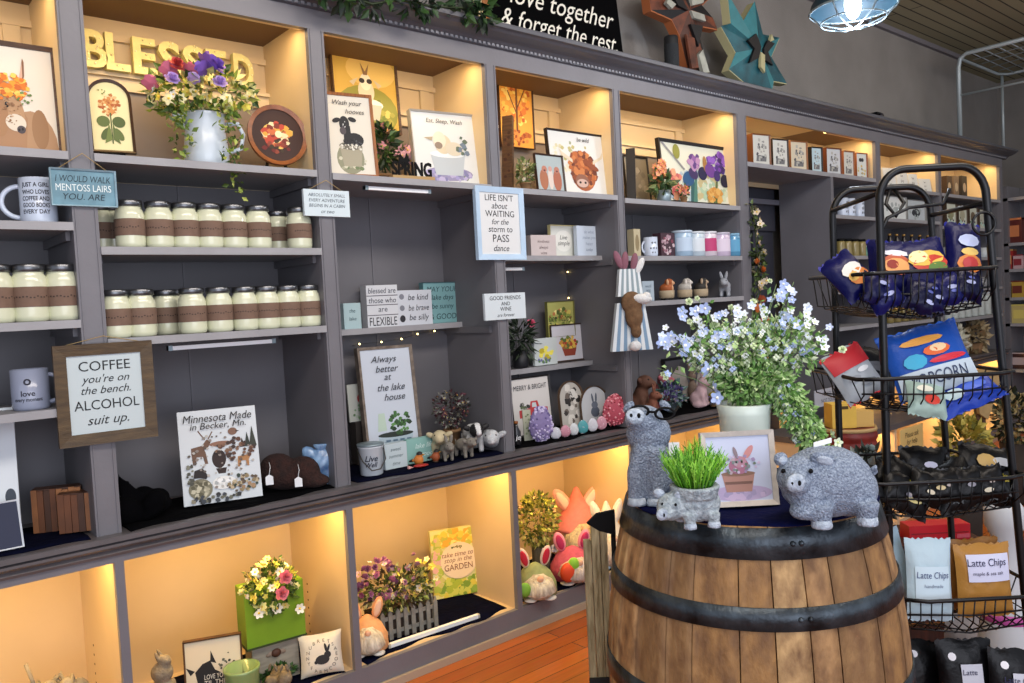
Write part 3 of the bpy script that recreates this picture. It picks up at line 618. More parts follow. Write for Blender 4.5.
# --- counter under the jars
sign('canvas_sign', 'white Minnesota Made board with animal silhouettes standing on black cloth', 'sign', (181, 260, 411), .08, ZC+.008, None, 'CFD6DA', .018, [
 ('e',-.02,.46,.09,.1,'2A1814'), ('p',[(-.07,.36),(.07,.36),(.05,.3),(-.04,.3)],'2A1814'),
 ('p',[(-.36,.60),(-.22,.62),(-.18,.54),(-.16,.42),(-.2,.42),(-.22,.5),(-.3,.5),(-.31,.42),(-.35,.42),(-.36,.54)],'6A4E3C'), ('p',[(-.24,.6),(-.16,.68),(-.1,.66),(-.14,.6),(-.2,.57)],'6A4E3C'), ('l',(-.18,.68),(-.26,.78),.015,'6A4E3C'), ('l',(-.14,.68),(-.08,.76),.015,'6A4E3C'),
 ('e',.02,.62,.15,.028,'8A6450'), ('p',[(.15,.62),(.2,.65),(.2,.59)],'8A6450'), ('e',.18,.74,.06,.04,'7A5A48'), ('p',[(.22,.75),(.27,.74),(.22,.73)],'3A2A20'), ('p',[(.32,.56),(.36,.72),(.4,.56)],'2A3028'), ('p',[(.38,.56),(.43,.78),(.48,.56)],'34382E'), ('p',[(.26,.56),(.29,.66),(.33,.56)],'3E3028'),
 ('p',[(.22,.46),(.34,.47),(.38,.52),(.4,.47),(.36,.42),(.36,.35),(.33,.35),(.32,.41),(.26,.41),(.24,.35),(.21,.35)],'A8784A'), ('e',-.28,.16,.15,.11,'7A7660'), ('s',30,-.28,.16,.12,.09,.03,['A9A48C','5A5640','C4BEA4']), ('e',.02,.2,.15,.07,'E4E4E0'), ('s',16,.02,.2,.12,.05,.03,['D0D2D0','F0F0EE','A8ACAC']), ('p',[(-.34,.36),(-.24,.38),(-.18,.3),(-.2,.26),(-.28,.28),(-.36,.28)],'1E1512'),
 ('s',60,0,.45,.44,.3,.02,['8A8078','B8B4AC','5A5048']), ('s',40,.2,.55,.25,.12,.03,['5A3A2A','3A2A24','7A5A44']), ('s',50,.26,.18,.2,.1,.03,['5A4A3A','8A7A5A','A08060','2A3A30','B8A888']), ('s',30,-.1,.05,.34,.04,.03,['3A4048','6A6A5A','2A2A2A','8A8470']), ('s',14,-.38,.32,.08,.12,.025,['4A4A40','7A7A6A'])],
 [('Minnesota Made', .91, .085, '1A1A1E', .25), ('in Becker, Mn.', .82, .07, '1A1A1E', .25)], 10, -14)
# black drape heap
t = thing('cloth_heap', 'black cloth heap crumpled against the near stile beside the Minnesota board', 'cloth', (.66, .06, ZC+.01))
mb = MB(); r_ = random.Random(5)
for k in range(12): mb.ell((r_.uniform(-.045,.06), r_.uniform(.0,.1), .02+r_.uniform(0,.02)), (r_.uniform(.03,.055), .04, r_.uniform(.018,.05)), BCLOTH, (r_.uniform(-.4,.4), r_.uniform(-.6,.6), r_.uniform(0,3)))
mb.add([(-.055,0,0), (-.055,.1,0), (-.052,.05,.14), (.06,.03,.02), (.06,.0,0)], [(0,1,2), (0,2,3,4), (1,3,2)], BCLOTH)
attach(baked(mb, 'folded_cloth', .005, 3, BCLOTH), 'folded_cloth', t)
# brown fluffy bag with price tags
c = onshelf(288, .1, ZC+.008); FUR = mat('brown_suede', '341A14', .95, c2='1E0E0C', nscale=40, bump=.8, bscale=120)
t = thing('suede_hat', 'dark red-brown fuzzy hat with two white price tags', 'hat', c, -.5)
mb = MB(); mb.ell((0,0,.045), (.10,.06,.05), FUR); mb.ell((-.03,0,.07), (.06,.045,.05), FUR); mb.ell((.05,-.01,.05), (.06,.05,.055), FUR); mb.ell((.09,-.02,.02), (.05,.04,.022), FUR)
attach(baked(mb, 'hat_body', .006, 3, FUR), 'hat_body', t)
for x, z in ((-.05, .045), (.04, .03)):
    MB().prism([(x-.012,z-.014), (x+.012,z-.014), (x+.012,z+.012), (x,z+.02), (x-.012,z+.012)], -.075, -.073, WHITE).build('price_tag', t)
    MB().tube([(x,-.074,z+.018), (x+.004,-.068,z+.04), (x,-.05,z+.055)], .001, WHITE, 5).build('tag_string', t)
c = onshelf(328, .06, ZC+.008); t = thing('wrapped_bundle', 'blue and white plastic-wrapped bundle leaning on the stile', 'bundle', c, -.5); t.scale = (1.35, 1, 1.25); PL = mat('blue_film', '8FB4D8', .2, c2='3C5E8C', nscale=30, coat=.6, bump=.6, bscale=40)
mb = MB(); r_ = random.Random(9)
for k in range(7): mb.ell((r_.uniform(-.03,.03), r_.uniform(-.01,.02), .04+r_.uniform(-.015,.03)), (.022,.02,.045), PL, (0, r_.uniform(-.7,.7), 0))
attach(baked(mb, 'film_body', .004, 2, PL), 'film_body', t)
mb = MB(); mb.lathe([(.004,0), (.008,.01), (.02,.028), (.018,.03)], PL, 9, (-.012,0,.078)); mb.build('gathered_top', t)

# --- goat and calf bay, top shelf
sign('framed_print', 'bathing goat print with a brown frame high at the back of the shelf', 'picture', (334, 400, 41), .28, 1.79+.04+.18, (.008, WOODB), 'C9A64A', .02, [('e',0,.22,.5,.3,'8A8A3A'), ('e',.1,.7,.4,.2,'DDBD6A'), ('s',30,0,.2,.45,.16,.06,['6B7A34','A09A44','C8B860']), ('e',0,.3,.26,.07,'E8E6DC'), ('p',[(-.24,.3),(.24,.3),(.18,.12),(-.18,.12)],'B8B4A4'), ('e',0,.45,.13,.14,'D8CDB4'), ('e',0,.56,.09,.1,'E9E0CC'), ('e',-.06,.57,.045,.03,'2A2A2A'), ('e',.06,.57,.045,.03,'2A2A2A'), ('p',[(-.12,.6),(-.26,.54),(-.2,.5)],'C9BCA0'), ('p',[(.12,.6),(.26,.54),(.2,.5)],'C9BCA0'), ('p',[(-.03,.64),(-.07,.78),(0,.68),(.07,.78),(.03,.64)],'8A6A4A')], [('GET NAKED', .88, .07, '3A2E1A', .1)], 3)
sign('shadow_box_sign', 'white calf-in-a-tub print in an orange wood frame', 'picture', (326, 377, 92), .05, 1.787, (.009, WOODO), 'D6D2C4', .03, [('e',-.02,.2,.3,.2,'8A8A70'), ('s',22,0,.14,.36,.1,.05,['6B7A54','A0A088','C8C4AC']), ('p',[(-.24,.36),(.26,.36),(.2,.1),(-.18,.1)],'A09A84'), ('e',0,.36,.25,.05,'6E6A5C'), ('e',.1,.44,.2,.09,'1C1D20'), ('p',[(-.14,.38),(.04,.38),(.02,.62),(-.12,.6)],'1C1D20'), ('e',-.1,.64,.11,.1,'1A1B1F'), ('e',-.14,.55,.07,.05,'4A4448'), ('e',-.27,.68,.09,.03,'1A1B1F',20), ('e',.08,.7,.09,.03,'1A1B1F',-15), ('s',10,-.1,.64,.05,.05,.012,['5A5A60','C8C8C8']), ('s',40,.04,.4,.22,.06,.02,['2E3034','0E0F12','4A4C50']), ('s',24,0,.34,.26,.04,.03,['DEDCD0','B8B4A4'])], [('Wash your', .9, .06, '2A2A2A', .3), ('hooves', .8, .06, '2A2A2A', .3, .15)], 6, -10)
sign('framed_print', 'pale cow-in-a-basin print with lavender, dark thin frame', 'picture', (415, 482, 111), .08, 1.787, (.006, 'A9A49A'), 'D3D6D4', .028, [('e',0,.14,.38,.1,'8E88A8'), ('s',40,0,.12,.4,.08,.035,['7A78A0','9A94C0','6A7A58','B0A8C8']), ('p',[(-.26,.42),(.28,.42),(.22,.12),(-.2,.12)],'B4BCC0'), ('e',0,.42,.27,.05,'DDE2E2'), ('e',-.05,.56,.13,.14,'CFC3A6'), ('e',-.1,.62,.1,.12,'DDD3BC'), ('e',-.12,.54,.06,.05,'8A7A6A'), ('p',[(-.2,.66),(-.34,.64),(-.22,.6)],'A89A80'), ('e',.12,.5,.14,.1,'CDC4AE'), ('s',14,.26,.56,.1,.14,.04,['5A6A5A','6A7A8A'])], [('Eat, Sleep, Wash', .88, .06, '3A3E44', .2)], 6, -8)
c = onshelf(413, .018, 1.787); t = thing('spring_word_sign', 'black SPRING cutout word on a small wooden base', 'sign', c, -.1)
MB().box(-.085,.085,-.012,.02,0,.012, mat('base_tan','A98A5A',.6)).build('wood_base', t)
mb = MB(); put_text(mb, 'SPRING', 0, .038, .05, BLACK, 0, .16, 0, .03); bk = MB(); put_text(bk, 'SPRING', 0, .038, .05, BLACK, .005, .16, 0, .03); mb.add(bk.v, bk.f, BLACK); mb.build('word_cutout', t)
mb = MB(); mb.prism([(-.055,.062), (-.045,.09), (-.03,.07), (-.02,.094), (-.008,.066), (-.02,.06)], -.001, .004, BLACK); mb.build('butterfly_cutout', t)
def potted(px, Y, z, label, pot, leafc, n, crad, ccen, fl=None, nf=0, size=.02, seed=1, name='potted_plant', rz=0, cat='plant', lsh='leaf', frange=None, fscale=1):
    c = onshelf(px, Y, z) if not isinstance(px, Vector) else px
    t = thing(name, label, cat, c, rz); kind, r_, h_, pm = pot
    if kind == 'pot': MB().lathe([(r_*.7,0), (r_*.74,.002), (r_*.95,h_*.85), (r_*1.05,h_*.86), (r_*1.05,h_), (r_*.9,h_), (r_*.7,h_*.5), (0,h_*.5)], pm, 20).build('pot', t)
    elif kind == 'cyl': MB().lathe([(r_*.93,0), (r_,.003), (r_,h_), (r_*.9,h_), (r_*.85,.5*h_), (0,.5*h_)], pm, 24).build('pot', t)
    elif kind == 'box': mb = MB(); mb.box(-r_, r_, -r_, r_, 0, h_, pm); mb.build('planter_box', t)
    mb = MB(); leaf_cloud(mb, n, ccen, crad, size, [leafm(x) for x in leafc], seed, shape=lsh); mb.build('foliage', t)
    sm = MB(); cc = Vector(ccen)
    r2 = random.Random(seed)
    for k in range(7): sm.tube([(r2.uniform(-.3,.3)*r_, r2.uniform(-.3,.3)*r_, h_*.6), (cc.x+crad[0]*r2.uniform(-.3,.3), cc.y, (h_+cc.z)/2+.01), (cc.x+crad[0]*r2.uniform(-.8,.8), cc.y+crad[1]*r2.uniform(-.5,.5), cc.z+crad[2]*r2.uniform(-.1,.7))], .0012, leafm(leafc[0]), 5)
    sm.build('stems', t)
    if fl: blossoms(t, nf, ccen, crad, fl, seed+5, scale=fscale)
    return t
potted(386, .22, 1.787, 'dark green plant with pink blossoms behind the SPRING word', ('pot', .03, .05, TERRA), ['2A4A1E','1E3414','4A6A30'], 150, (.045,.03,.085), (0,0,.16), [flower_mesh('C98A94', size=.014)], 10, .035, 31)
potted(406, .17, 1.787, 'small pot of pale pink blossoms beside the lavender cow print', ('pot', .024, .045, TERRA), ['5A6A3A','3A4A24'], 40, (.035,.03,.035), (0,0,.12), [flower_mesh('D8A4AC', size=.015)], 18, .02, 32)

# --- goat bay, middle shelf blocks (stacked block signs)
zs = 1.257
sign('block_sign', 'pale teal block sign at the near end of the middle shelf', 'sign', (344, 361, 303), .245, zs, None, 'A4BEC2', .025, (), [('the', .7, .14, '3A5058', .2), ('lake', .4, .14, '3A5058', .2)])
sign('block_sign', 'white stacked-slat block sign reading FLEXIBLE', 'sign', (367, 398, 285), .25, zs, None, 'CBCFD4', .06, [('p',[(-.5,.28),(.5,.28),(.5,.3),(-.5,.3)],'5A5A62'), ('p',[(-.5,.52),(.5,.52),(.5,.54),(-.5,.54)],'5A5A62'), ('p',[(-.5,.74),(.5,.74),(.5,.76),(-.5,.76)],'5A5A62')], [('blessed are', .87, .13, '4A4E58', .1), ('those who', .64, .13, '4A4E58', .1), ('are', .41, .13, '4A4E58', .1), ('FLEXIBLE', .14, .2, '23242A', 0)], rz=-8)
sign('block_sign', 'white three-line block sign between FLEXIBLE and the teal block', 'sign', (398, 432, 290), .24, zs, None, 'C6CCD4', .025, [('e',-.38,.82,.07,.08,'7A7E88'), ('e',-.38,.5,.07,.08,'7A7E88'), ('e',-.38,.2,.08,.1,'2A2A30')], [('be kind', .8, .17, '34363E', .2, .1, .6), ('be brave', .5, .17, '34363E', .2, .1, .6), ('be silly', .2, .17, '34363E', .2, .1, .6)])
sign('block_sign', 'large teal wooden block sign on the middle shelf', 'sign', (424, 463, 282), .26, zs, (.002, '4E787C'), '78A5A8', .03, (), [('MAY YOUR', .84, .13, '2A4A50', .2), ('lake days', .62, .13, '1F3A40', .3), ('be sunny', .4, .13, '2A4A50', .2), ('& GOOD', .16, .14, '1F3A40', .1)])
# --- goat bay, counter
sign('framed_sign', 'tall framed sign of script lettering over a painted basket of greens', 'sign', (366, 421, 347), .16, ZC+.008, (.011, mat('weathered_wood', '8A7E72', .7, c2='5A4E44', nscale=30, bump=.3)), 'BFC8D4', .035, [('p',[(-.3,.22),(.4,.22),(.34,0),(-.26,0)],'A9BCC8'), ('e',.05,.22,.36,.025,'202A24'), ('s',40,.14,.32,.26,.1,.045,['2A4A24','3E6A34','5A8A4A','1E3420']), ('p',[(-.3,.26),(-.12,.26),(-.14,.42),(-.26,.42)],'B4C8B8')]+[('p',[(-.26+.14*(i % 4)+.05*(i//4), .05+.055*(i//4)), (-.17+.14*(i % 4)+.05*(i//4), .05+.055*(i//4)), (-.17+.14*(i % 4)+.05*(i//4), .065+.055*(i//4)), (-.26+.14*(i % 4)+.05*(i//4), .065+.055*(i//4))],'5A7488') for i in range(12)],
 [("Always", .9, .06, '20242E', .35, -.05), ('better', .82, .06, '20242E', .35), ('at', .74, .06, '20242E', .3), ('the lake', .65, .06, '20242E', .35, .05), ('house', .56, .06, '20242E', .35, .1)], 7, -8)
sign('art_card', 'small card with a red cardinal behind the tall framed sign', 'card', (349, 369, 384), .26, ZC+.17, None, 'B8BCB4', .006, [('e',.18,.6,.22,.14,'B4242A',20), ('e',.25,.74,.1,.08,'B4242A'), ('s',24,.1,.24,.4,.2,.07,['5A7A54','7A9A74','A8B4A4'])], (), 4)
c = onshelf(360, .3, ZC+.006); t = thing('wood_riser', 'dark wooden riser block below the cardinal card', 'block', (c.x, .26, ZC+.008)); MB().box(-.04,.04,-.015,.03,0,.162, mat('riser_dark','2A2420',.7)).build('riser_body', t)
c = onshelf(372, .055, ZC+.008); t = thing('tin_pail', 'white tin pail with script and a dark looped bail handle', 'pail', c, -.5)
MB().lathe([(.037,0), (.040,.003), (.043,.095), (.046,.098), (.046,.103), (.041,.103), (.038,.02), (0,.01)], mat('pail_white', 'C9D3DC', .35, coat=.3, noise=.08), 26).build('pail_body', t)
MB().lathe([(.047,.103), (.048,.104), (.048,.110), (.02,.114), (0,.115)], GALV, 26).build('pail_lid', t)
MB().tube([(-.046,0,.09), (-.03,-.04,.055), (.0,-.052,.022), (.03,-.046,.025), (.05,-.02,.055), (.046,0,.09)], .0022, mat('bail_dark','3A3630',.5), 6).build('bail_handle', t)
mb = MB(); vs, fs = text_mesh('Live', .02, BLACK, .3, .02); r_ = .0437; mb.add([(r_*sin(x/r_), -r_*cos(x/r_), z+.062) for x, y, z in vs], fs, flat('2A3040')); vs, fs = text_mesh('Well', .016, BLACK, .3, .02); mb.add([((r_-.001)*sin(x/r_), -(r_-.0006)*cos(x/r_), z+.04) for x, y, z in vs], fs, flat('2A3040')); mb.build('pail_print', t)
sign('block_sign', 'small white script block beside the tin pail', 'sign', (385, 407, 443), .07, ZC+.008, None, 'B9C8CE', .02, (), [('sweet', .75, .14, '5A6A70', .3), ('summer', .48, .14, '5A6A70', .3), ('time', .2, .14, '5A6A70', .3)])
sign('block_sign', 'small aqua block sign behind the orange bird figure', 'sign', (407, 441, 437), .09, ZC+.008, None, '86B4AE', .02, (), [('lake life', .68, .2, 'D8ECEA', .3), ('is good', .3, .2, 'D8ECEA', .3)])
def bird(px, Y, col, lb, z=ZC+.008, s_=1, name='bird_figurine'):
    c = onshelf(px, Y, z); t = thing(name, lb, 'figurine', c, -.9); t.scale = (s_,)*3
    bm_ = mat('bird_'+col, col, .6); bk = mat('bird_cap', '1C1818', .6); mb = MB(); mb.ell((0,0,.018), (.017,.014,.018), bm_); mb.ell((.004,0,.036), (.0115,.011,.0115), bm_); mb.ell((-.022,0,.016), (.014,.006,.005), bm_, (0,-.3,0))
    attach(baked(mb, 'bird_body', .0022, 2, [bm_, bk], lambda p: 1 if p.z > .037 or p.x < -.02 else 0), 'bird_body', t)
    MB().lathe([(.003,0), (0,.009)], mat('beak','D89A2A',.5), 8, (0,0,0)).build('beak', t).matrix_local = Matrix.Translation((.014,0,.036)) @ Matrix.Rotation(pi/2, 4, 'Y')
    MB().lathe([(.012,0), (.012,.003), (0,.003)], WOODB, 12).build('perch_base', t)
bird(419, .045, 'C8782E', 'round orange bird figurine with a dark cap', s_=1.1); bird(436, .05, 'A0522D', 'rust-coloured bird figurine beside the aqua block', s_=1.0)
c = onshelf(421, .01, ZC+.008); t = thing('red_scoop', 'flat red fish-shaped dish at the counter edge', 'dish', c, -.2); MB().ell((0,0,.006), (.03,.014,.006), mat('dish_red','A8281E',.4)).build('dish_body', t); MB().prism([(-.03,.004), (-.05,.012), (-.05,-.0)], -.005, .008, mat('dish_pink','D8A09A',.4)).build('dish_tail', t)
potted(453, .2, ZC+.008, 'plum-red and grey berry bush in a small pot behind the farm animal planters', ('pot', .035, .085, TERRA), ['3A1E28','5A2A38','2A2A24','6A6A5A','8A8A84'], 420, (.075,.06,.075), (0,0,.165), [flower_mesh('6A3A48', size=.008), flower_mesh('A8A8A0', size=.007)], 40, .016, 41, fscale=1)
# animal planters: cream cow, black and white cow, fluffy lamb, grey figures
def critter(px, Y, z, lb, m, s_, rz, spots=None, ears=True, name='animal_figurine', pose='stand', m2=None, head=(.030,0,.042), cat='figurine', snout=None, tail=True, earm=None, voxel=.0032):
    """small four-legged figure facing local +x"""
    c = onshelf(px, Y, z) if not isinstance(px, Vector) else px
    t = thing(name, lb, cat, c, rz); t.scale = (s_,)*3; mb = MB()
    if pose == 'stand':
        mb.ell((-.005,0,.032), (.030,.018,.017), m)
        for x in (-.026, .016):
            for y in (-.010, .010): mb.tube([(x,y,.03), (x+.001,y,.012), (x+.002,y,.0)], [.0075,.0055,.006], m, 8)
        mb.tube([(.018,0,.036), head], [.013,.012], m, 10)
    elif pose == 'sit':
        mb.ell((-.004,0,.02), (.020,.017,.020), m); mb.ell((.004,0,.036), (.014,.014,.020), m); 
        for y in (-.011, .011): mb.tube([(.010,y,.03), (.015,y,.004)], [.006,.006], m, 8); mb.ell((.0,y*1.3,.008), (.015,.007,.008), m)
        head = (.012,0,.060)
    else:
        mb.ell((-.004,0,.016), (.034,.02,.016), m); head = (.034,0,.022)
    mb.ell(head, (.0155,.014,.0135), m); sn = Vector(head)+Vector((.014,0,-.003)); mb.ell(sn, (.008,.008,.0065), m)
    if tail: mb.tube([(-.03,0,.035 if pose == 'stand' else .015), (-.040,0,.03 if pose == 'stand' else .02), (-.042,0,.045 if pose == 'stand' else .03)], [.004,.003,.003], m, 6)
    ms = [m]+([spots[0]] if spots else [])
    attach(baked(mb, 'animal_body', voxel, 2, ms, (lambda p: 1 if spots[1](p) else 0) if spots else None), 'animal_body', t)
    for y in (-1, 1):
        if ears == 'up': MB().ell((head[0]-.003, y*.007, head[2]+.02), (.003,.005,.014), earm or m, (y*-.25,0,0), 10, 6).build('ear', t)
        elif ears: MB().ell((head[0]-.004, y*.016, head[2]+.004), (.004,.009,.005), earm or m, (y*.4,0,0), 10, 6).build('ear', t)
        MB().ell((head[0]+.009, y*.0075, head[2]+.005), (.002,.002,.002), BLACK, seg=6, rings=4).build('eye', t)
    if snout: MB().ell(sn+Vector((.003,0,0)), (.0065,.0075,.006), snout, seg=10, rings=6).build('snout', t)
    return t
CRM = mat('cream_resin', 'C9BC98', .7, noise=.25, nscale=60, bump=.3); GRYR = mat('grey_weathered', '8A857C', .8, noise=.4, nscale=70, bump=.4); WHR = mat('white_resin', 'D8DADB', .75, bump=.5, bscale=150); BLR = mat('black_resin', '17171A', .6)
critter(441, .1, ZC+.008, 'cream cow planter figurine under the plum berry bush', CRM, 2.1, -2.2)
critter(447, .035, ZC+.008, 'grey weathered donkey figurine near the counter edge', GRYR, 1.35, -1.9, ears='up')
critter(474, .1, ZC+.008, 'white cow planter figurine with black patches on its head', WHR, 2.2, -2.0, (BLR, lambda p: (p.x > .03 and abs(p.y) > .004) or (p.x < -.01 and p.z > .03)), earm=BLR)
critter(465, .03, ZC+.008, 'grey weathered calf figurine in front of the patched cow', GRYR, 1.45, -1.6)
critter(493, .09, ZC+.008, 'fluffy white lamb figurine lying against the stile', mat('fleece_white', 'CED2D6', .95, c2='A4AAB0', nscale=90, bump=1.0, bscale=180), 2.5, -2.3, pose='lie', tail=False)
# fairy lights strung in the goat bay and the iris bay
def fairy(lb, pts):
    t = thing('fairy_lights', lb, 'string lights'); ps = [at(x, y, Y) for x, y, Y in pts]
    MB().tube(ps, .0008, flat('4A4438'), 4).build('thin_wire', t)
    m_ = mat('fairy_bulb', 'FFE9B0', .3, emit='FFDD90', es=9)
    for p in ps[1::1]: MB().ell(p-Vector((0, .004, 0)), (.0035,)*3, m_, seg=8, rings=5).build('bulb', t)
fairy('warm fairy lights below the middle shelf of the goat bay', [(352,346,.34), (359,344,.33), (381,342,.33), (401,339,.33), (417,334,.33), (434,331,.33), (447,330,.33)])
fairy('warm fairy lights on the back wall above the teal block', [(443,246,.335), (445,262,.335), (447,273,.335), (448,281,.335)])
fairy('warm fairy lights above the candles on the back panel', [(698,212,.335), (702,214,.335), (700,224,.335), (703,230,.335)])
fairy('warm fairy lights behind the green floral block', [(568,255,.33), (567,272,.33), (570,281,.33), (568,298,.33)])

# --- hanging signs on the third stile
sign('hanging_sign', 'tall pale-blue framed sign with black lettering on the stile', 'sign', (477, 525, 187), -.015, 1.495, (.022, mat('pale_blue_frame', 'B4CEE6', .5, noise=.08)), 'D6D9DA', .018, (), [("LIFE ISN'T", .92, .1, '26262C'), ('about', .79, .1, '26262C', .3), ('WAITING', .66, .1, '26262C'), ('for the', .53, .09, '26262C', .3), ('storm to', .4, .1, '26262C', .1), ('PASS', .26, .12, '26262C'), ('dance', .1, .1, '26262C', .3)])
sign('hanging_sign', 'square white sign with three lines of black lettering', 'sign', (485, 525.5, 293), -.012, 1.262, None, 'CBD6DC', .012, (), [('GOOD FRIENDS', .82, .15, '16161A'), ('AND', .6, .14, '16161A'), ('WINE', .4, .15, '16161A', .1), ('are forever', .17, .13, '16161A', .3)])

# --- highland cow bay
z3 = 1.782
sign('canvas_print', 'autumn tree canvas glowing orange high on the back wall', 'picture', (500, 534, 72), .3, 2.02, (.004, '3A1A0C'), 'D89A3A', .02, [('s',90,0,.62,.44,.32,.07,['E8B84A','D0742A','F0D070','B85A1E','E89A34']), ('l',(0,.1),(.02,.8),.06,'6A3A18'), ('l',(0,.45),(-.25,.75),.03,'6A3A18'), ('l',(0,.5),(.26,.78),.03,'6A3A18'), ('s',40,0,.12,.45,.1,.06,['A85A22','8A3E16','C8803A'])], ())
sign('carved_panel', 'dark carved wood panel seen edge-on beside the stile', 'panel', (500, 510, 115), .1, z3, None, '4A2A1C', .02, [('s',10,0,.5,.3,.4,.2,['3A1E14','5E3826'])], (), 8, -62, bgm=WOODB)
potted(526, .06, z3, 'woven pot of pale green stems beside the piglet print', ('pot', .024, .034, TERRA), ['8A9A5A','5E6E3A','B4BC84'], 130, (.038,.03,.05), (0,0,.075), [flower_mesh('D8D2C4', size=.008)], 14, .022, 43, lsh='leaf')
sign('framed_print', 'small framed print of pink piglets with a black frame', 'picture', (538, 566, 154), .015, z3, (.005, '3E2A20'), 'A8B4B4', .014, [('e',-.24,.3,.16,.3,'A86A4A'), ('e',.02,.34,.1,.32,'D8C8BC'), ('e',.27,.3,.16,.32,'A8644A'), ('e',-.2,.6,.1,.1,'B87A64'), ('e',.27,.6,.1,.1,'B87A64'), ('e',.02,.62,.07,.08,'C89A8C'), ('e',-.2,.56,.04,.03,'6A3A34'), ('e',.27,.56,.04,.03,'6A3A34')], (), 5)
sign('framed_print', 'shaggy highland cow print in a black frame', 'picture', (552, 611, 131), .05, z3, (.007, '241A18'), 'DCDCD6', .02, [('s',40,-.1,.6,.36,.26,.03,['B8B074','D0C8A0','A0A484','E0D8B8']), ('e',.06,.34,.22,.3,'A65A2E'), ('s',70,.06,.42,.24,.28,.05,['B8642E','8A4420','C87A40','6A3018']), ('e',.02,.2,.12,.12,'8A5A44'), ('e',.02,.17,.1,.07,'C8A898'), ('e',-.02,.18,.02,.02,'2A1812'), ('e',.07,.18,.02,.02,'2A1812'), ('p',[(.24,.5),(.42,.62),(.44,.74),(.38,.64),(.24,.56)],'D8CBB0'), ('p',[(-.12,.5),(-.3,.6),(-.34,.72),(-.28,.66),(-.12,.56)],'D8CBB0'), ('e',.22,.46,.12,.05,'8A4420',-20)], [('be wild', .9, .07, '3A3A3A', .3, .1, .5)], 5)
sign('block_sign', 'small pale pink block sign behind the yellow edged block', 'sign', (531, 556, 235), .15, 1.522, None, 'C4B8B6', .035, (), [('kindness', .7, .14, '6A5A58', .2), ('always', .4, .14, '6A5A58', .2), ('wins', .15, .14, '6A5A58', .2)], rz=-8)
sign('block_sign', 'white block sign with a yellow edge and script', 'sign', (551, 578, 225), .17, 1.522, (.004, 'D8CC94'), 'D2D4CC', .02, [('e',0,.5,.34,.36,'E0E0D8')], [('Live', .62, .15, '3A3A34', .3), ('simple', .4, .15, '3A3A34', .3)])
sign('block_sign', 'white block sign with pale blue lines on the small shelf', 'sign', (577, 601, 226), .14, 1.522, None, 'C2CEDC', .02, (), [('do what', .8, .1, '8A9AB0', .2), ('makes you', .6, .1, '8A9AB0', .2), ('happy', .4, .1, '8A9AB0', .2), ('today', .2, .1, '6A7A94', .3)])
potted(521, .23, 1.04, 'dark pot of spiky greens with a pink bloom behind the square white sign', ('cyl', .034, .075, mat('dark_pot','14161C',.5)), ['2A3A2A','1E2A1E','4A5A44'], 130, (.05,.035,.075), (.005,0,.13), None, 0, .06, 45, lsh='grass')
c = onshelf(531, .22, 1.04); t = thing('pink_flower_stem', 'single pink silk bloom standing in the dark pot', 'flower', c+Vector((0,0,.075))); attach(flower_mesh('D0607E', 'C84A6A', 6, .022, 'dbl'), 'blossom', t, (0, -.012, .115), (R(60),0,0)); MB().tube([(0,0,0), (.002,-.004,.06), (0,-.01,.112)], .0015, leafm('3A5A2A'), 5).build('flower_stem', t)
b_ = sign('framed_print', 'framed fruit basket print standing on the small low shelf', 'picture', (553, 585, 324), .25, 1.04, (.006, '3A2A22'), 'C4C4CC', .02, [('e',.05,.36,.24,.2,'9A5A34'), ('s',40,.05,.5,.28,.18,.06,['B8843A','6A7A3A','A83A2A','D8B04A','5A6A34']), ('p',[(-.18,.32),(.28,.32),(.22,.12),(-.12,.12)],'8A3A2A')], (), 3)
sign('block_sign', 'green meadow block balanced on the fruit basket print', 'sign', (548, 575, 301), .262, 1.04+.118, (.002, '6B6A34'), 'A0A05A', .018, [('s',70,0,.4,.48,.4,.07,['6B7A34','C8B85A','8A9A44','E0D68A','4A5A24','A86A3A'])], [('bee happy', .5, .2, '2A3A1A', .3)])
sign('block_sign', 'small white block with a yellow flower in front of the fruit basket print', 'sign', (534.5, 557, 338), .22, 1.04, None, 'BFC8C8', .015, [('s',24,.02,.42,.28,.24,.09,['D8CC3A','E8DC5A','B8A82A']), ('s',14,-.1,.16,.34,.1,.06,['5A7A4A','6A6A9A'])], ())
zc = ZC+.008
sign('framed_print', 'red pickup truck print in a black frame', 'picture', (514.5, 554, 377), .17, zc, (.006, '1C1A1C'), 'D2CFCC', .018, [('p',[(-.34,.30),(.42,.30),(.42,.44),(.2,.46),(.16,.58),(-.02,.58),(-.06,.46),(-.34,.44)],'B83A3E'), ('e',-.18,.30,.08,.07,'2A2A2E'), ('e',.26,.30,.08,.07,'2A2A2E'), ('p',[(0,.47),(.13,.47),(.11,.55),(.01,.55)],'C4D0D4'), ('s',16,-.2,.5,.13,.06,.04,['3A3A3A','8A8A84','5A6A4A'])], [('MERRY & BRIGHT', .84, .09, '3A3A40', .1)], 5)
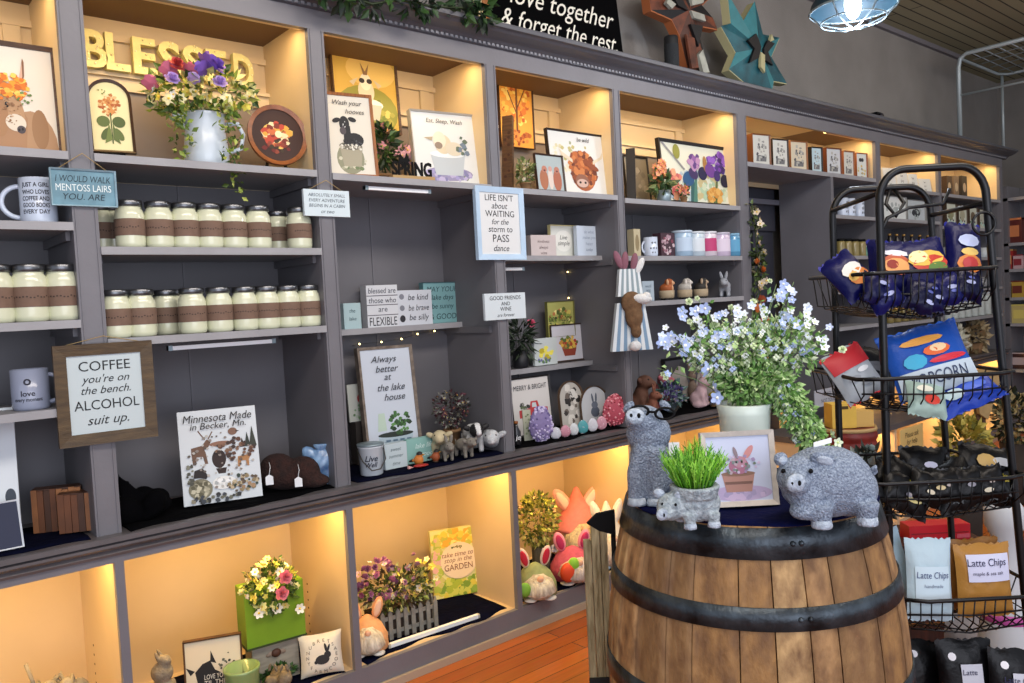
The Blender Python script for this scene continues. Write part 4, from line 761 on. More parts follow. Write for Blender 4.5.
def egg(px0, px1, pyt, Y, z, col, lb, spots, name='painted_egg', thick=.02, seed=1):
    c, w_, h_ = place(px0, px1, pyt, Y, z, 0); t = thing(name, lb, 'egg', (c.x, c.y, z), -.35, 'painted eggs on the counter' if w_ < .07 else None)
    k = w_/2; mb = MB(); prof = []
    for i in range(17):
        a = -pi/2+pi*i/16; prof.append((k*cos(a)*(1-.16*sin(a)), h_/2+h_/2*sin(a)))
    m_ = mat('egg_'+col, col, .45, noise=.12, nscale=80)
    mb.lathe(prof, m_, 24); o = mb.build('egg_shell', t); o.scale = (1, .36, 1)
    mb = MB(); r_ = random.Random(seed)
    n = 110 if w_ > .07 else 8
    for i in range(n):
        a = R(r_.uniform(-175, -5)); v = r_.uniform(-.8, .85); th = v*pi/2; rr = k*cos(th)*(1-.16*sin(th)); q = Vector((rr*cos(a), rr*sin(a)*.36, h_/2+h_/2*sin(th)))
        mb.ell(q, (.0055 if n > 20 else .0018, .003 if n > 20 else .001, .0055 if n > 20 else .0018), flat(r_.choice(spots)), seg=7, rings=4)
    mb.build('raised_rosettes' if n > 20 else 'painted_dots', t)
egg(531.5, 550, 406, .03, zc, '8478A8', 'large lavender rosette egg beside the truck print', ['A89CCC', '6A5E94', 'C8C0E0'], seed=1)
egg(605.5, 623, 394, .04, zc, 'B4485A', 'large red-pink rosette egg at the end of the egg row', ['D06A7A', '98303E', 'E8A0A8'], seed=2)
for i, (a, b, tp, col, nm) in enumerate(((551,560.5,428,'C9CCD6','first white'), (560.5,570,426,'C88A9C','first pink'), (569.5,578,424,'D3D8DC','middle white'), (578,587.5,421,'4FA0A8','teal'), (588,597,419,'D3D4DE','last white'), (597,606,417,'CC94A4','last pink'))):
    egg(a+.5, b-.5, tp-1, .018, zc, col, nm+' small egg in the low row before the wooden plaques', ['E8ECF0', 'F0D8E0'], seed=i+5)
sign('wood_slice_plaque', 'arched wood-slice plaque with a dark cow hide pattern', 'plaque', (562, 586, 381), .13, zc, (.006, mat('bark', '5A4636', .9, bump=.6)), 'B8B4AC', .014, [('s',26,0,.5,.34,.4,.12,['3A3430','2A2624','6A6058','D8D4CC']), ('e',.1,.75,.14,.1,'D8D6D0')], [('A', .74, .12, '1A1A1A')], 5, arch='arch')
sign('bunny_plaque', 'round wood-rimmed plaque with a blue-grey bunny', 'plaque', (583, 611, 386), .11, zc, (.004, mat('bark', '5A4636')), 'C4C8CC', .014, [('e',0,.34,.16,.14,'5A6474'), ('e',0,.52,.12,.09,'6A7484'), ('e',-.06,.7,.035,.13,'5A6474',8), ('e',.07,.7,.035,.13,'5A6474',-8), ('e',.18,.3,.05,.05,'D8DCE0')], (), 5, arch='arch')
sign('small_easel_card', 'tiny pale botanical card propped beside the purple egg', 'card', (524, 532, 410), .09, zc, None, 'B8BCA8', .006, [('s',12,0,.5,.3,.4,.14,['6A7A5A','8A9A7A'])], (), 5, -20)
c = onshelf(517, .05, zc); t = thing('wire_bottle', 'slim black bottle with white script by the stile', 'bottle', c); MB().lathe([(.016,0), (.018,.003), (.018,.055), (.008,.075), (.0075,.09), (0,.09)], mat('bottle_black','101014',.3,coat=.5), 18).build('bottle_body', t)
mb = MB(); vs, fs = text_mesh('joy', .018, BLACK, .2, .02); mb.add([(.0186*sin(x/.0186), -.0186*cos(x/.0186), z+.03) for x, y, z in vs], fs, WHITE); mb.build('bottle_label', t); MB().lathe([(.009,.088), (.009,.098), (0,.098)], WOODO, 12).build('cork', t)

# --- hanging bunny doll on the fourth stile
p0 = at(626, 300, -.03); zb_d, zt_d = at(626, 351, -.05).z, at(622, 253, -.05).z; t = thing('hanging_bunny_doll', 'striped cloth bunny doll with mauve ears and a brown felt bunny hanging on the stile', 'doll', (p0.x, -.05, zb_d), -.5); t.scale = ((zt_d-zb_d)/.305,)*3
STB = mat('blue_white_ticking', 'C4D4E0', .9)
def stripes(mb, x0, x1, z0, z1, y0, y1, n, ms, flare=.2):
    for i in range(n):
        a, b = i/n, (i+1)/n; X = lambda u, k: (x0+(x1-x0)*u)*(1+flare*k)
        mb.add([(X(a,1), y0, z0), (X(b,1), y0, z0), (X(b,0), y0, z1), (X(a,0), y0, z1), (X(a,1), y1, z0), (X(b,1), y1, z0), (X(b,0), y1, z1), (X(a,0), y1, z1)], [(0,1,2,3), (5,4,7,6), (0,4,5,1), (3,2,6,7), (1,5,6,2), (4,0,3,7)], ms[i % len(ms)])
mb = MB(); stripes(mb, -.045, .045, .0, .15, -.012, .010, 11, [flat('D8E2E8'), flat('7A9AB8')], .5); mb.build('lower_skirt', t)
mb = MB(); stripes(mb, -.032, .032, .17, .255, -.012, .010, 9, [flat('DCE4E8'), flat('8A9CA4')], .3); mb.build('striped_shirt', t)
FB = mat('brown_felt', '7A5C40', .95, noise=.4, nscale=60, bump=.6)
mb = MB(); mb.ell((0,-.02,.15), (.036,.02,.036), FB); mb.ell((.005,-.022,.11), (.03,.018,.045), FB); mb.ell((.01,-.022,.06), (.018,.014,.022), FB); attach(baked(mb, 'felt_body', .004, 3, FB), 'felt_bunny', t)
mb = MB(); mb.ell((.03,-.03,.16), (.034,.016,.016), WHR, (0,.1,0)); mb.ell((.045,-.03,.168), (.014,.012,.012), WHR); mb.build('white_bow', t)
mb = MB(); mb.ell((.002,-.03,.015), (.02,.014,.016), WHR); mb.build('cotton_tail', t)
for x, r_, z in ((-.034,-.35,.285), (-.012,.1,.28), (.018,.2,.275), (.035,.5,.262)):
    MB().ell((x,-.008,z), (.012,.006,.03), mat('ear_mauve','8A5A6A',.8,noise=.3) if x < .03 else WHR, (0,r_,0)).build('ear', t)
MB().tube([(0,.02,.30), (0,.02,.24)], .0015, ROPE, 5).build('hanging_string', t)

# --- iris bay
z4 = 1.772
sign('framed_print', 'iris flower painting in a wide black frame', 'picture', (664, 734, 142), .055, z4, (.016, '0E0C10'), 'D8D8C4', .022, [
 ('s',50,-.2,.3,.3,.3,.04,['B8C4B4','C8C8A0','A8B8C0']), ('s',50,.2,.3,.3,.28,.04,['A8C0A0','C8D0B0','C0B080']), ('p',[(-.14,0),(-.1,.45),(-.06,.45),(-.04,0)],'2E5A5A'), ('p',[(.2,0),(.28,.4),(.31,.4),(.26,0)],'5A6A3A'), ('p',[(-.1,0),(-.02,.6),(.0,.6),(-.04,0)],'4A7A6A'), ('p',[(-.5,1),(-.2,.55),(-.17,.56),(-.46,1)],'8A8A8A'),
 ('e',-.14,.4,.09,.13,'24507A',20), ('e',-.06,.5,.07,.1,'3A2A5A',-20), ('e',-.28,.86,.05,.13,'8A8A3A'), ('s',16,-.02,.72,.09,.14,.04,['B48AB0','5A3A7A','8A5A9A']), ('e',.08,.52,.07,.12,'1E1A44',15), ('e',.13,.7,.03,.14,'A0723A'), ('s',40,.32,.75,.14,.2,.04,['4A2A7A','6A3A9A','8A5AB8','3A2060']), ('e',.2,.58,.08,.12,'6A3A8A',-20), ('e',.42,.42,.07,.12,'141430',10), ('e',.3,.5,.05,.1,'3A2468'), ('s',26,-.34,.3,.08,.24,.04,['C05A5A','D8806A','E0A07A']), ('s',26,.22,.14,.12,.12,.04,['C88A3A','D8A85A'])], (), 5)
sign('framed_print', 'grey abstract print with a dark edge leaning beside the hyacinth', 'picture', (628, 652, 156), .2, z4, (.005, '2A2622'), '7A7468', .016, [('s',20,0,.4,.4,.4,.12,['8A8478','6A655C','9A9488'])], (), 5)
sign('painted_board', 'narrow black panel seen edge-on against the stile', 'panel', (626, 635, 148), .1, z4, None, '0E0C10', .02, [('s',8,0,.5,.3,.4,.2,['1A181C'])], (), 8, -55)
t = potted(664, .012+.025, z4, 'orange hyacinth in a galvanised bucket before the iris painting', ('cyl', .034, .055, GALV), ['4A6A3A','2E4A24','6A7A4A'], 60, (.05,.035,.045), (-.01,0,.085), [flower_mesh('E0906A', size=.014), flower_mesh('D8784E', size=.013)], 0, .045, 51)
for x, z0, n in ((-.004,.125,26), (-.045,.10,18)):
    for i in range(n):
        a = i*2.4; zz = z0+.055*i/n*1.3; attach([flower_mesh('E0906A', size=.014), flower_mesh('E8A484', size=.014)][i % 2], 'blossom', t, (x+.012*cos(a), -.0+.012*sin(a), zz), (R(70), 0, a+pi/2))
    MB().tube([(x*.3,0,.05), (x,0,z0+.06)], .003, leafm('4A6A3A'), 6).build('flower_stem', t)
potted(684, .03, z4, 'little bunch of pink and coral buds before the iris painting', ('pot', .018, .03, TERRA), ['4A6A3A'], 20, (.025,.02,.03), (0,0,.06), [flower_mesh('D07A6A', size=.012)], 16, .02, 52)
# candles row
zc4 = 1.512
def candle(px0, px1, pyt, Y, z, col, lid, lb, band=None, grp='jar candles'):
    c, w_, h_ = place(px0, px1, pyt, Y, z); r_ = w_/2; t = thing('jar_candle', lb, 'candle', c, -.5)
    MB().lathe([(r_*.93,0), (r_,.004), (r_,h_*.88), (r_*.96,h_*.9), (0,h_*.9)], mat('candle_'+col, col, .25, coat=.4), 22).build('candle_jar', t)
    MB().lathe([(r_*.97,h_*.905), (r_*1.0,h_*.91), (r_*1.0,h_), (0,h_)], mat('lid_'+lid, lid, .4), 22).build('candle_lid', t)
    if band:
        mb = MB(); q = r_*1.01; n = 10; a0, a1 = R(-145), R(-45)
        for i in range(n):
            a, b = a0+(a1-a0)*i/n, a0+(a1-a0)*(i+1)/n; mb.add([(q*cos(a), q*sin(a), h_*.2), (q*cos(b), q*sin(b), h_*.2), (q*cos(b), q*sin(b), h_*.72), (q*cos(a), q*sin(a), h_*.72)], [(0,1,2,3)], mat('band_'+band, band, .6))
        mb.build('candle_label', t)
sign('boxed_candle', 'narrow cream carton at the near end of the candle shelf', 'box', (634, 640.5, 229), .06, zc4, None, 'B8AC8C', .04, [('e',0,.5,.3,.3,'8A7A5A')], ())
mug(651, .06, zc4, .092, .034, 'white mug with lilac sprigs on the candle shelf', mat('mug_white', 'C9D4E6'), 0, [('* *', .7, .16), ('* * *', .42, .16), ('* *', .2, .14)], -.4, -.7)
sign('patterned_tin', 'wine-red patterned tin between the sprig mug and the candles', 'tin', (661, 675, 233), .06, zc4, None, '3E2630', .05, [('s',34,0,.5,.42,.42,.09,['A88A94','C8B4B8','7A3A4A'])], ())
candle(675.5, 688.5, 231, .06, zc4, '9CB8D0', 'B4C4D4', 'pale blue jar candle beside the wine-red tin', 'B8CCE0')
candle(689, 701, 232, .06, zc4, 'B4C4D0', 'C4CCD4', 'whitish jar candle between the blue and magenta ones', 'D0D8DE')
candle(701.5, 713, 232, .055, zc4, 'D0C4D0', 'C8C8D0', 'jar candle with a magenta label', 'B83A6E')
candle(714, 726, 233, .06, zc4, 'C4B4CC', 'B8B4C4', 'pale lilac jar candle beside the magenta label', 'D8CCDC')
candle(727, 738, 234, .055, zc4, '4E8CB0', '7AA8C4', 'deep blue jar candle at the end of the row', '5A9CC0')
sign('boxed_candle', 'pale blue-white carton behind the deep blue candle', 'box', (728, 741, 225), .14, zc4, None, 'B4C4C8', .05, [('s',18,0,.5,.36,.4,.05,['8AA4AC','DDE4E6'])], ())
# dog planters
zd = 1.302
sign('block_sign', 'small grey text block at the near end of the dog planter shelf', 'sign', (642.5, 654, 281), .03, zd, None, 'A4B4C0', .02, (), [('woof', .75, .15, '5A6A78'), ('wag', .5, .15, '5A6A78'), ('walk', .25, .15, '5A6A78')])
def dogplanter(px, col, col2, lb):
    c = onshelf(px, .06, zd); t = thing('dog_planter', lb, 'planter', c, -1.0); m = mat('dog_'+col, col, .7, noise=.3, nscale=50, bump=.4); PB = mat('planter_buff', 'A8977C', .7)
    MB().lathe([(.030,.008), (.036,.012), (.038,.045), (.034,.046), (0,.04)], PB, 20).build('planter_bowl', t)
    for a in (.6, 2.2, 3.9, 5.3): MB().ell((.026*cos(a), .026*sin(a), .006), (.009,.007,.006), flat('2A2420'), seg=8, rings=5).build('paw', t)
    mb = MB(); mb.ell((0,0,.055), (.036,.033,.026), m); mb.ell((.012,-.0,.085), (.022,.02,.019), m); mb.ell((.033,0,.08), (.010,.010,.008), m)
    attach(baked(mb, 'dog_body', .004, 2, [m, mat('dogp_'+col2, col2, .7)], lambda p: 1 if p.x > .028 else 0), 'dog_body', t)
    for y in (-1, 1): MB().ell((.008, y*.022, .085), (.007,.005,.015), flat(col2), seg=8, rings=6).build('ear', t); MB().ell((.028, y*.008, .092), (.002,)*3, BLACK, seg=6, rings=4).build('eye', t)
    MB().ell((.043,0,.083), (.003,.004,.003), BLACK, seg=6, rings=4).build('nose', t)
dogplanter(667, 'A85A2A', 'C89A74', 'fluffy orange-brown dog planter on the iris bay lower shelf')
dogplanter(685, 'B8B4AC', 'D0CCC4', 'whitish dog planter between the orange and the black dog')
dogplanter(701, '2E2A26', 'A8947C', 'black and tan dog planter beside the white one')
critter(725, .06, zd, 'grey curly terrier figurine with raised tail on the shelf end', mat('grey_terrier', 'A4A8B0', .8, noise=.3, nscale=60, bump=.5), 1.75, -2.6, ears='up')
# figures on the counter behind the standing pig
zf = ZC+.008
def plush(px, Y, z, lb, col, s_, rz=-1.2, ear='side', name='figurine'):
    return critter(px, Y, z, lb, mat('fig_'+col, col, .8, noise=.3, nscale=60, bump=.3), s_, rz, ears='up' if ear == 'up' else True, pose='sit')
plush(640, .16, zf, 'brown bear figure behind the standing pig', '6A4636', 2.7)
plush(660, .18, zf, 'rose-pink plush figure beside the brown bear', 'A85A64', 2.6)
plush(652, .08, zf, 'reddish deer figure in front of the pink plush', '86523E', 1.7, ear='up')
c = onshelf(693, .2, zf); t = thing('winged_angel_figurine', 'weathered winged angel bunny behind the hydrangea', 'figurine', c, -.9)
t.scale = (1.25,)*3; wm = mat('wing_grey', 'A8A09A', .8, noise=.3, nscale=30, bump=.3)
for s_ in (-1, 1): MB().prism([(s_*.012,.06), (s_*.03,.15), (s_*.055,.16), (s_*.085,.12), (s_*.09,.06), (s_*.05,.0), (s_*.02,.03)] if s_ > 0 else [(s_*.012,.06), (s_*.02,.03), (s_*.05,.0), (s_*.09,.06), (s_*.085,.12), (s_*.055,.16), (s_*.03,.15)], .0, .01, wm).build('wing', t)
mb = MB(); mb.ell((0,-.01,.05), (.022,.02,.05), mat('bunny_taupe','7A6658',.8,noise=.3)); mb.ell((0,-.012,.115), (.018,.017,.02), mat('bunny_taupe','7A6658')); attach(baked(mb, 'bunny_body', .004, 3, mat('bunny_taupe','7A6658')), 'bunny_body', t)
for s_ in (-1, 1): MB().ell((s_*.01,-.01,.15), (.006,.004,.022), mat('bunny_taupe','7A6658'), (0,s_*.2,0)).build('ear', t)
sign('framed_print', 'black-framed print standing behind the winged angel', 'picture', (667, 716, 356), .3, zf, (.012, '101014'), '4A4A50', .02, [('s',20,0,.5,.4,.4,.1,['5A5A60','3A3A40'])], (), 3)
potted(672, .09, zf, 'dusty purple hydrangea cluster behind the pig with glasses', ('pot', .03, .05, GALV), ['5A7A74','8AA4A0','3A5A54'], 110, (.065,.05,.055), (0,0,.09), [flower_mesh('6A5E98', size=.016, kind='dbl'), flower_mesh('9A94C0', size=.014), flower_mesh('A8B8C8', size=.014)], 46, .04, 53)
plush(700, .06, zf, 'pale pink bunny figure with upright ears beside the hydrangea', 'C8AAB0', 2.2, ear='up')
c = onshelf(714, .06, zf+.0); t = thing('yellow_hen_figurine', 'small mustard yellow hen on a dark dish', 'figurine', c, -.8)
mb = MB(); mb.ell((0,0,.045), (.030,.024,.025), mat('hen_yellow','A89A34',.6,noise=.3)); mb.ell((.016,0,.075), (.014,.013,.014), mat('hen_yellow','A89A34')); attach(baked(mb, 'hen_body', .004, 2, mat('hen_yellow','A89A34')), 'hen_body', t); MB().lathe([(.02,0), (.045,.012), (.05,.022), (.045,.022), (0,.012)], BLACK, 20).build('dish', t)
MB().ell((.016,0,.091), (.008,.002,.005), flat('8A2A1E'), seg=8, rings=5).build('comb', t)
potted(713, .03, zf, 'low sprig of lavender beside the white flower pot', ('pot', .018, .02, TERRA), ['5A5E6A'], 30, (.035,.03,.02), (.0,0,.035), [flower_mesh('7A6A9A', size=.010)], 22, .015, 54)

# --- doorway garland
t = thing('flower_garland', 'hanging garland of orange and cream blossoms at the doorway edge', 'garland')
gp = [at(x, y, -.02) for x, y in ((752,205), (755,225), (757,250), (759,275), (757,300), (760,325), (758,352), (761,375))]
MB().tube(gp, .004, leafm('3A4A24'), 6).build('garland_vine', t)
mb = MB(); r_ = random.Random(61)
for i in range(40):
    k = r_.random()*(len(gp)-1); j = int(k); p = gp[j].lerp(gp[j+1], k-j); leaf_cloud(mb, 6, p, (.03,.02,.02), .035, [leafm('3E5224'), leafm('5A6E34'), leafm('2A3A1C'), leafm('8A8A6A')], i)
mb.build('foliage', t)
for i in range(26):
    k = r_.random()*(len(gp)-1); j = int(k); p = gp[j].lerp(gp[j+1], k-j)+Vector((r_.uniform(-.035,.035), -.03, r_.uniform(-.01,.01)))
    attach([flower_mesh('B8642A', 'D89A3A', 6, .024, 'dbl'), flower_mesh('D8CCB8', size=.018), flower_mesh('C8B8A0', size=.016), flower_mesh('A04A2A', size=.022, kind='dbl')][0 if i < 7 else (3 if i < 10 else 1+i % 2)], 'blossom', t, p, (R(80), 0, r_.uniform(0, 6)), 1.1)

# --- row of little framed boxes above the doorway
zn = 2.012
info = [(753,771,134,'7A4A28','C8C8C0','first orange-wood box with a white bottle print'), (773,789,139,'2A1C14','CFCFC8','dark-edged box with a black and white pattern'), (791,808,141,'8A5A34','CFC4AC','orange-wood box with a black house drawing'), (812,823,147,'101014','B4CCD4','narrow black box with a pale blue print'), (827,842,148,'6A3418','C4C8CC','brown box with a pale grey animal print'), (844,855,151,'8A5028','C8C8C0','orange box with a tall white print')]
for i, (a, b, tp, fc, bg, lb) in enumerate(info):
    sign('shadow_box', lb+' above the doorway', 'picture', (a, b, tp), .05, zn if b < 838 else zn, (.006, fc), bg, .05, [('p',[(-.3,.12),(.3,.12),(.34,.3),(-.26,.34)],'6A6A6C'), ('s',26,0,.5,.3,.36,.07,['3A3A3E','8A8A88','5A5A5E','A8A8A0'])], (), 0, -10)
sign('shadow_box', 'last orange box with a heart and star print above the doorway', 'picture', (857, 868, 153), .05, zn if False else 2.012-.0, (.005, '8A5028'), 'CFD4D0', .05, [('e',-.1,.75,.14,.08,'2A2A2E'), ('e',.1,.75,.14,.08,'2A2A2E'), ('s',14,0,.3,.36,.26,.08,['8A8A80','C8B060'])], (), 0, -10)
# long board the boxes stand on continues over the mug bay
mb = MB(); mb.box(XE['f']+.03, XE['g0']-.001, 0, .344, 1.988, 2.0115, GREYS); o = mb.build('display_board'); tag(o, 'grey board carrying the little framed boxes over the mug bay', 'shelf')

# --- mug bay and far bays: simpler goods
def box_item(px0, px1, pyt, Y, z, col, lb, name, cat, group, art=(), d=.04, lines=(), arch=False):
    return sign(name, lb, cat, (px0, px1, pyt), Y, z, None, col, d, art, lines, group=group)
for i, (px, tp) in enumerate(((843, 0), (850, 0), (859, 0))):
    mug(px, .06, 1.762, .115, .034, 'small white speckled mug, %s on the mug shelf beside the doorway' % ORD[i], mat('mug_white','C9D4E6'), 0, [('# #', .75, .12), ('@ #', .5, .12), ('# @', .25, .12)], 0, .7)
for i, px in enumerate((841, 848, 855, 862)):
    c = onshelf(px, .06, 1.514); t = thing('honey_jar', 'amber jar, %s in the row below the speckled mugs' % ORD[i], 'jar', c, 0, 'amber jars')
    MB().lathe([(.024,0), (.026,.004), (.026,.085), (.021,.095), (0,.095)], mat('amber_goods','9A8A54',.3,coat=.4,noise=.3), 16).build('jar_body', t); MB().lathe([(.024,.095), (.024,.11), (0,.11)], BLACK, 16).build('jar_lid', t)
for i, (px, col) in enumerate(((867, '6AA48E'), (873, '8AB4A0'))):
    c = onshelf(px, .06, 1.514); t = thing('green_tin', ['mint tin nearer the amber jars', 'pale mint tin by the far stile'][i], 'tin', c); MB().lathe([(.022,0), (.024,.003), (.024,.06), (0,.06)], mat('tin_'+col, col, .4), 16).build('tin_body', t); MB().lathe([(.0245,.06), (.0245,.072), (0,.072)], WHITE, 16).build('tin_lid', t)
for i, (px, col) in enumerate(((842,'9AB4BC'), (850,'7A8A7A'), (858,'B8C0C0'), (867,'5A6A7A'))):
    sign('gift_box', ['pale aqua', 'sage green', 'off-white', 'slate blue'][i]+' small gift box on the third shelf of the mug bay', 'box', (px-4, px+3.5, 277), .06, 1.302, None, col, .05, [('e',0,.5,.3,.3,'D8D8D0')], ())
# white cards on the far bays
cards = [(885,897,168),(898,909,171),(910,919,174),(920,932,179)]
for i, (a, b, tp) in enumerate(cards):
    sign('greeting_card', 'white lettered card, %s on the top shelf behind the wire rack hoop' % ORD[i], 'card', (a, b, tp), .05, 1.972, None, 'C8CCCC', .02, [], [('be', .75, .14, '2A2A2E'), ('joy', .45, .14, '2A2A2E'), ('ful', .2, .14, '2A2A2E')], 8, -10)
for i, (a, b) in enumerate(((947,952),(954,959),(962,967))):
    sign('wood_block', 'dark wooden block, %s on the top shelf of the last bay' % ORD[i], 'block', (a, b, 176), .1, 1.972, None, ['3A2A1E','6A5A4A','2A241E'][i], .04, [('e',0,.5,.3,.2,'A89A84')], ())
row2 = [(884,907,'D4D8D6','wide white carton',196), (908,926,'B4BCC0','white print of a black bird',200), (928,934,'CFE0DC','pale mint carton',205)]
for a, b, col, lb, tp in row2:
    sign('boxed_print', lb+' on the second shelf behind the wire rack', 'box', (a, b, tp), .05, 1.762, (.004, '8A8A86'), col, .03, [('e',0,.4,.24,.2,'2A2E34') if 'bird' in lb else ('e',.1,.4,.2,.16,'A8B0B0'), ('s',10,0,.4,.36,.3,.05,['6A7074','9AA4A4'])], ())
for i, (a, b) in enumerate(((887,893),(894,900),(901,907),(909,915),(917,923),(925,931),(933,939))):
    c = onshelf((a+b)/2, .06, 1.542); t = thing('syrup_bottle', 'gold-capped dark bottle, %s in its row on the shelf behind the rack' % ORD[i], 'bottle', c, 0, 'dark bottles')
    MB().lathe([(.024,0), (.026,.004), (.026,.07), (.010,.095), (.010,.115), (0,.115)], mat('bottle_dark','1E1A1E',.3,coat=.4), 14).build('bottle_body', t); MB().lathe([(.011,.112), (.011,.125), (0,.125)], mat('gold_cap','A8864A',.4,metal=.6), 12).build('bottle_cap', t)
for i in range(8):
    px = 887+i*6.6; c = onshelf(px, .06, 1.302); t = thing('kraft_tube', 'tan paper tube, %s in its row behind the navy snack bags' % ORD[i], 'tube', c, 0, 'tan paper tubes')
    MB().lathe([(.026,0), (.026,.10), (0,.10)], mat('tube_tan','9A8A68',.7,noise=.3), 14).build('tube_body', t); MB().lathe([(.027,.10), (.027,.112), (0,.112)], mat('tube_lid','3A3024',.5), 14).build('tube_lid', t)
for i in range(7):
    px = 889+i*7.4; c = onshelf(px, .06, 1.062); t = thing('spice_jar', 'olive and gold jar, %s in its row behind the wire rack' % ORD[i], 'jar', c, 0, 'olive jars')
    MB().lathe([(.03,0), (.032,.004), (.032,.075), (.026,.085), (0,.085)], mat('spice_olive','8A7A44',.3,coat=.4,noise=.4), 14).build('jar_body', t); MB().lathe([(.028,.085), (.028,.1), (0,.1)], mat('gold_cap','A8864A'), 14).build('jar_lid', t)
# last bay
for i, (a, b, col) in enumerate(((947,957,'8A8A6A'),(959,968,'A8A48A'),(970,978,'6A5A44'),(980,987,'B8B8A8'))):
    sign('small_print', ['mint and brown patterned', 'pale olive floral', 'dark brown animal', 'off-white sprig'][i]+' print on the second shelf of the last bay', 'picture', (a, b, 203+i*2.0), .05, 1.732, (.006,'4A3A2A'), 'C4C8B8', .03, [('e',0,.55,.3,.25,col), ('s',14,0,.3,.36,.2,.08,['A8D0C0','3A2A1E','D8D8D0'])], ())
for i in range(6):
    px = 948+i*7; c = onshelf(px, .05, 1.502); t = thing('white_cup', 'white printed cup, %s along the third shelf of the last bay' % ORD[i], 'cup', c, 0, 'white cups in the last bay')
    MB().lathe([(.03,0), (.034,.004), (.038,.08), (.034,.08), (.03,.01), (0,.01)], mat('cup_white','C4CCD0',.4), 14).build('cup_body', t); MB().tube([(.035,0,.065), (.055,0,.06), (.055,0,.03), (.033,0,.025)], .005, mat('cup_white','C4CCD0'), 6).build('cup_handle', t)
for i in range(6):
    px = 947+i*7; c = onshelf(px, .05, 1.262); t = thing('dotted_jar', 'white jar with grey marks, %s on the fourth shelf of the last bay' % ORD[i], 'jar', c, 0, 'white dotted jars')
    MB().lathe([(.034,0), (.037,.004), (.037,.06), (.03,.07), (0,.07)], mat('jar_dotted','B8BCC0',.4,c2='5A5A60',nscale=90), 14).build('jar_body', t); MB().lathe([(.03,.07), (.03,.085), (0,.085)], mat('lid_grey','7A7A7A',.4), 14).build('jar_lid', t)
for i in range(7):
    px = 947+i*6.6; c = onshelf(px, .05, 1.037); t = thing('white_canister', 'tall white canister, %s along the last bay lowest shelf' % ORD[i], 'canister', c, 0, 'tall white canisters')
    MB().lathe([(.032,0), (.034,.004), (.034,.15), (.026,.165), (0,.165)], mat('canister_white','BCC4C0',.5,noise=.15,nscale=50), 14).build('canister_body', t); MB().lathe([(.027,.165), (.027,.185), (0,.19)], mat('canister_cap','D8DCD8',.4), 14).build('canister_cap', t)
for i, px in enumerate((953, 975)):
    c = onshelf(px, .06, ZC); t = thing('tissue_bundle', ['cream ruffled bundle of paper on the far counter', 'tan ruffled bundle of paper beside the cream one'][i], 'bundle', c); mb = MB(); leaf_cloud(mb, 160, (0,0,.13), (.10,.06,.12), .07, [flat(['B8B8A4','A89878'][i]), flat(['D0D0C0','8A7A5A'][i])], 70+i); mb.build('crumpled_paper', t); MB().lathe([(.05,0), (.06,.08), (0,.08)], TERRA, 14).build('holder', t)

# --- neighbouring shelving against the end wall
xw = 7.62
eu = thing('end_wall_shelving', 'open grey shelving facing the aisle beyond the wall case', 'shelving')
MB().box(xw+.3, xw+.32, -2.6, .05, 0, 2.1, GREYD).build('back_panel', eu)
zsE = [.55, .94, 1.16, 1.40, 1.62, 2.0]
for z in zsE: MB().box(xw, xw+.3, -2.6, .05, z-.025, z, GREYS).build('shelf', eu)
for y in (.03, -1.3, -2.6): MB().box(xw, xw+.3, y-.02, y+.02, 0, 2.1, GREY).build('upright', eu)
def endgood(px, z, w_, h_, col, lb, name, cat, col2):
    y = atX(px, 300, xw+.08).y
    t = thing(name, lb, cat, (xw+.08, y, z), R(-90))
    MB().box(-w_/2, w_/2, -.04, .05, 0, h_, mat('pack_'+col, col, .45)).build('pack_body', t); MB().box(-w_*.36, w_*.36, -.0425, -.0405, h_*.25, h_*.7, mat('pack_'+col2, col2, .5)).build('pack_label', t); MB().box(-w_*.5, w_*.5, -.042, .052, h_*.92, h_, mat('packtop_'+col2, col2, .5)).build('pack_flap', t)
endgood(1016, 1.62, .13, .21, '5A1E18', 'brown-red carton with an orange label on the end shelving', 'carton', 'box', 'C87A4A')
endgood(1007, 1.62, .035, .22, 'B4C4C8', 'slim pale carton beside the brown-red carton', 'carton', 'box', '8AA4A8')
endgood(1009, 1.40, .10, .17, '9A1E1A', 'red snack pouch on the end shelving', 'snack_pouch', 'bag', 'C8A060')
endgood(1020, 1.40, .08, .12, 'C4A4A8', 'pink and white tub on the end shelving', 'tub', 'tub', '8A2A34')
endgood(1009, 1.16, .07, .13, '6A6A3A', 'olive tin with a pale label on the end shelving', 'tin', 'tin', 'B8B07A')
endgood(1019, 1.16, .10, .14, 'B8963A', 'golden yellow tin beside the olive tin', 'tin', 'tin', '6A2A1A')
endgood(1008, .94, .06, .07, '4A4A48', 'dark small pot on the end shelving', 'tub', 'tub', '8A8A84')
endgood(1020, .94, .11, .16, 'C0B070', 'cream jug pack with a yellow front on the end shelving', 'jug', 'jug', 'D8C86A')
endgood(1015, .55, .2, .14, '3A1E1E', 'dark red lettered carton low on the end shelving', 'carton', 'box', 'B8A8A8')

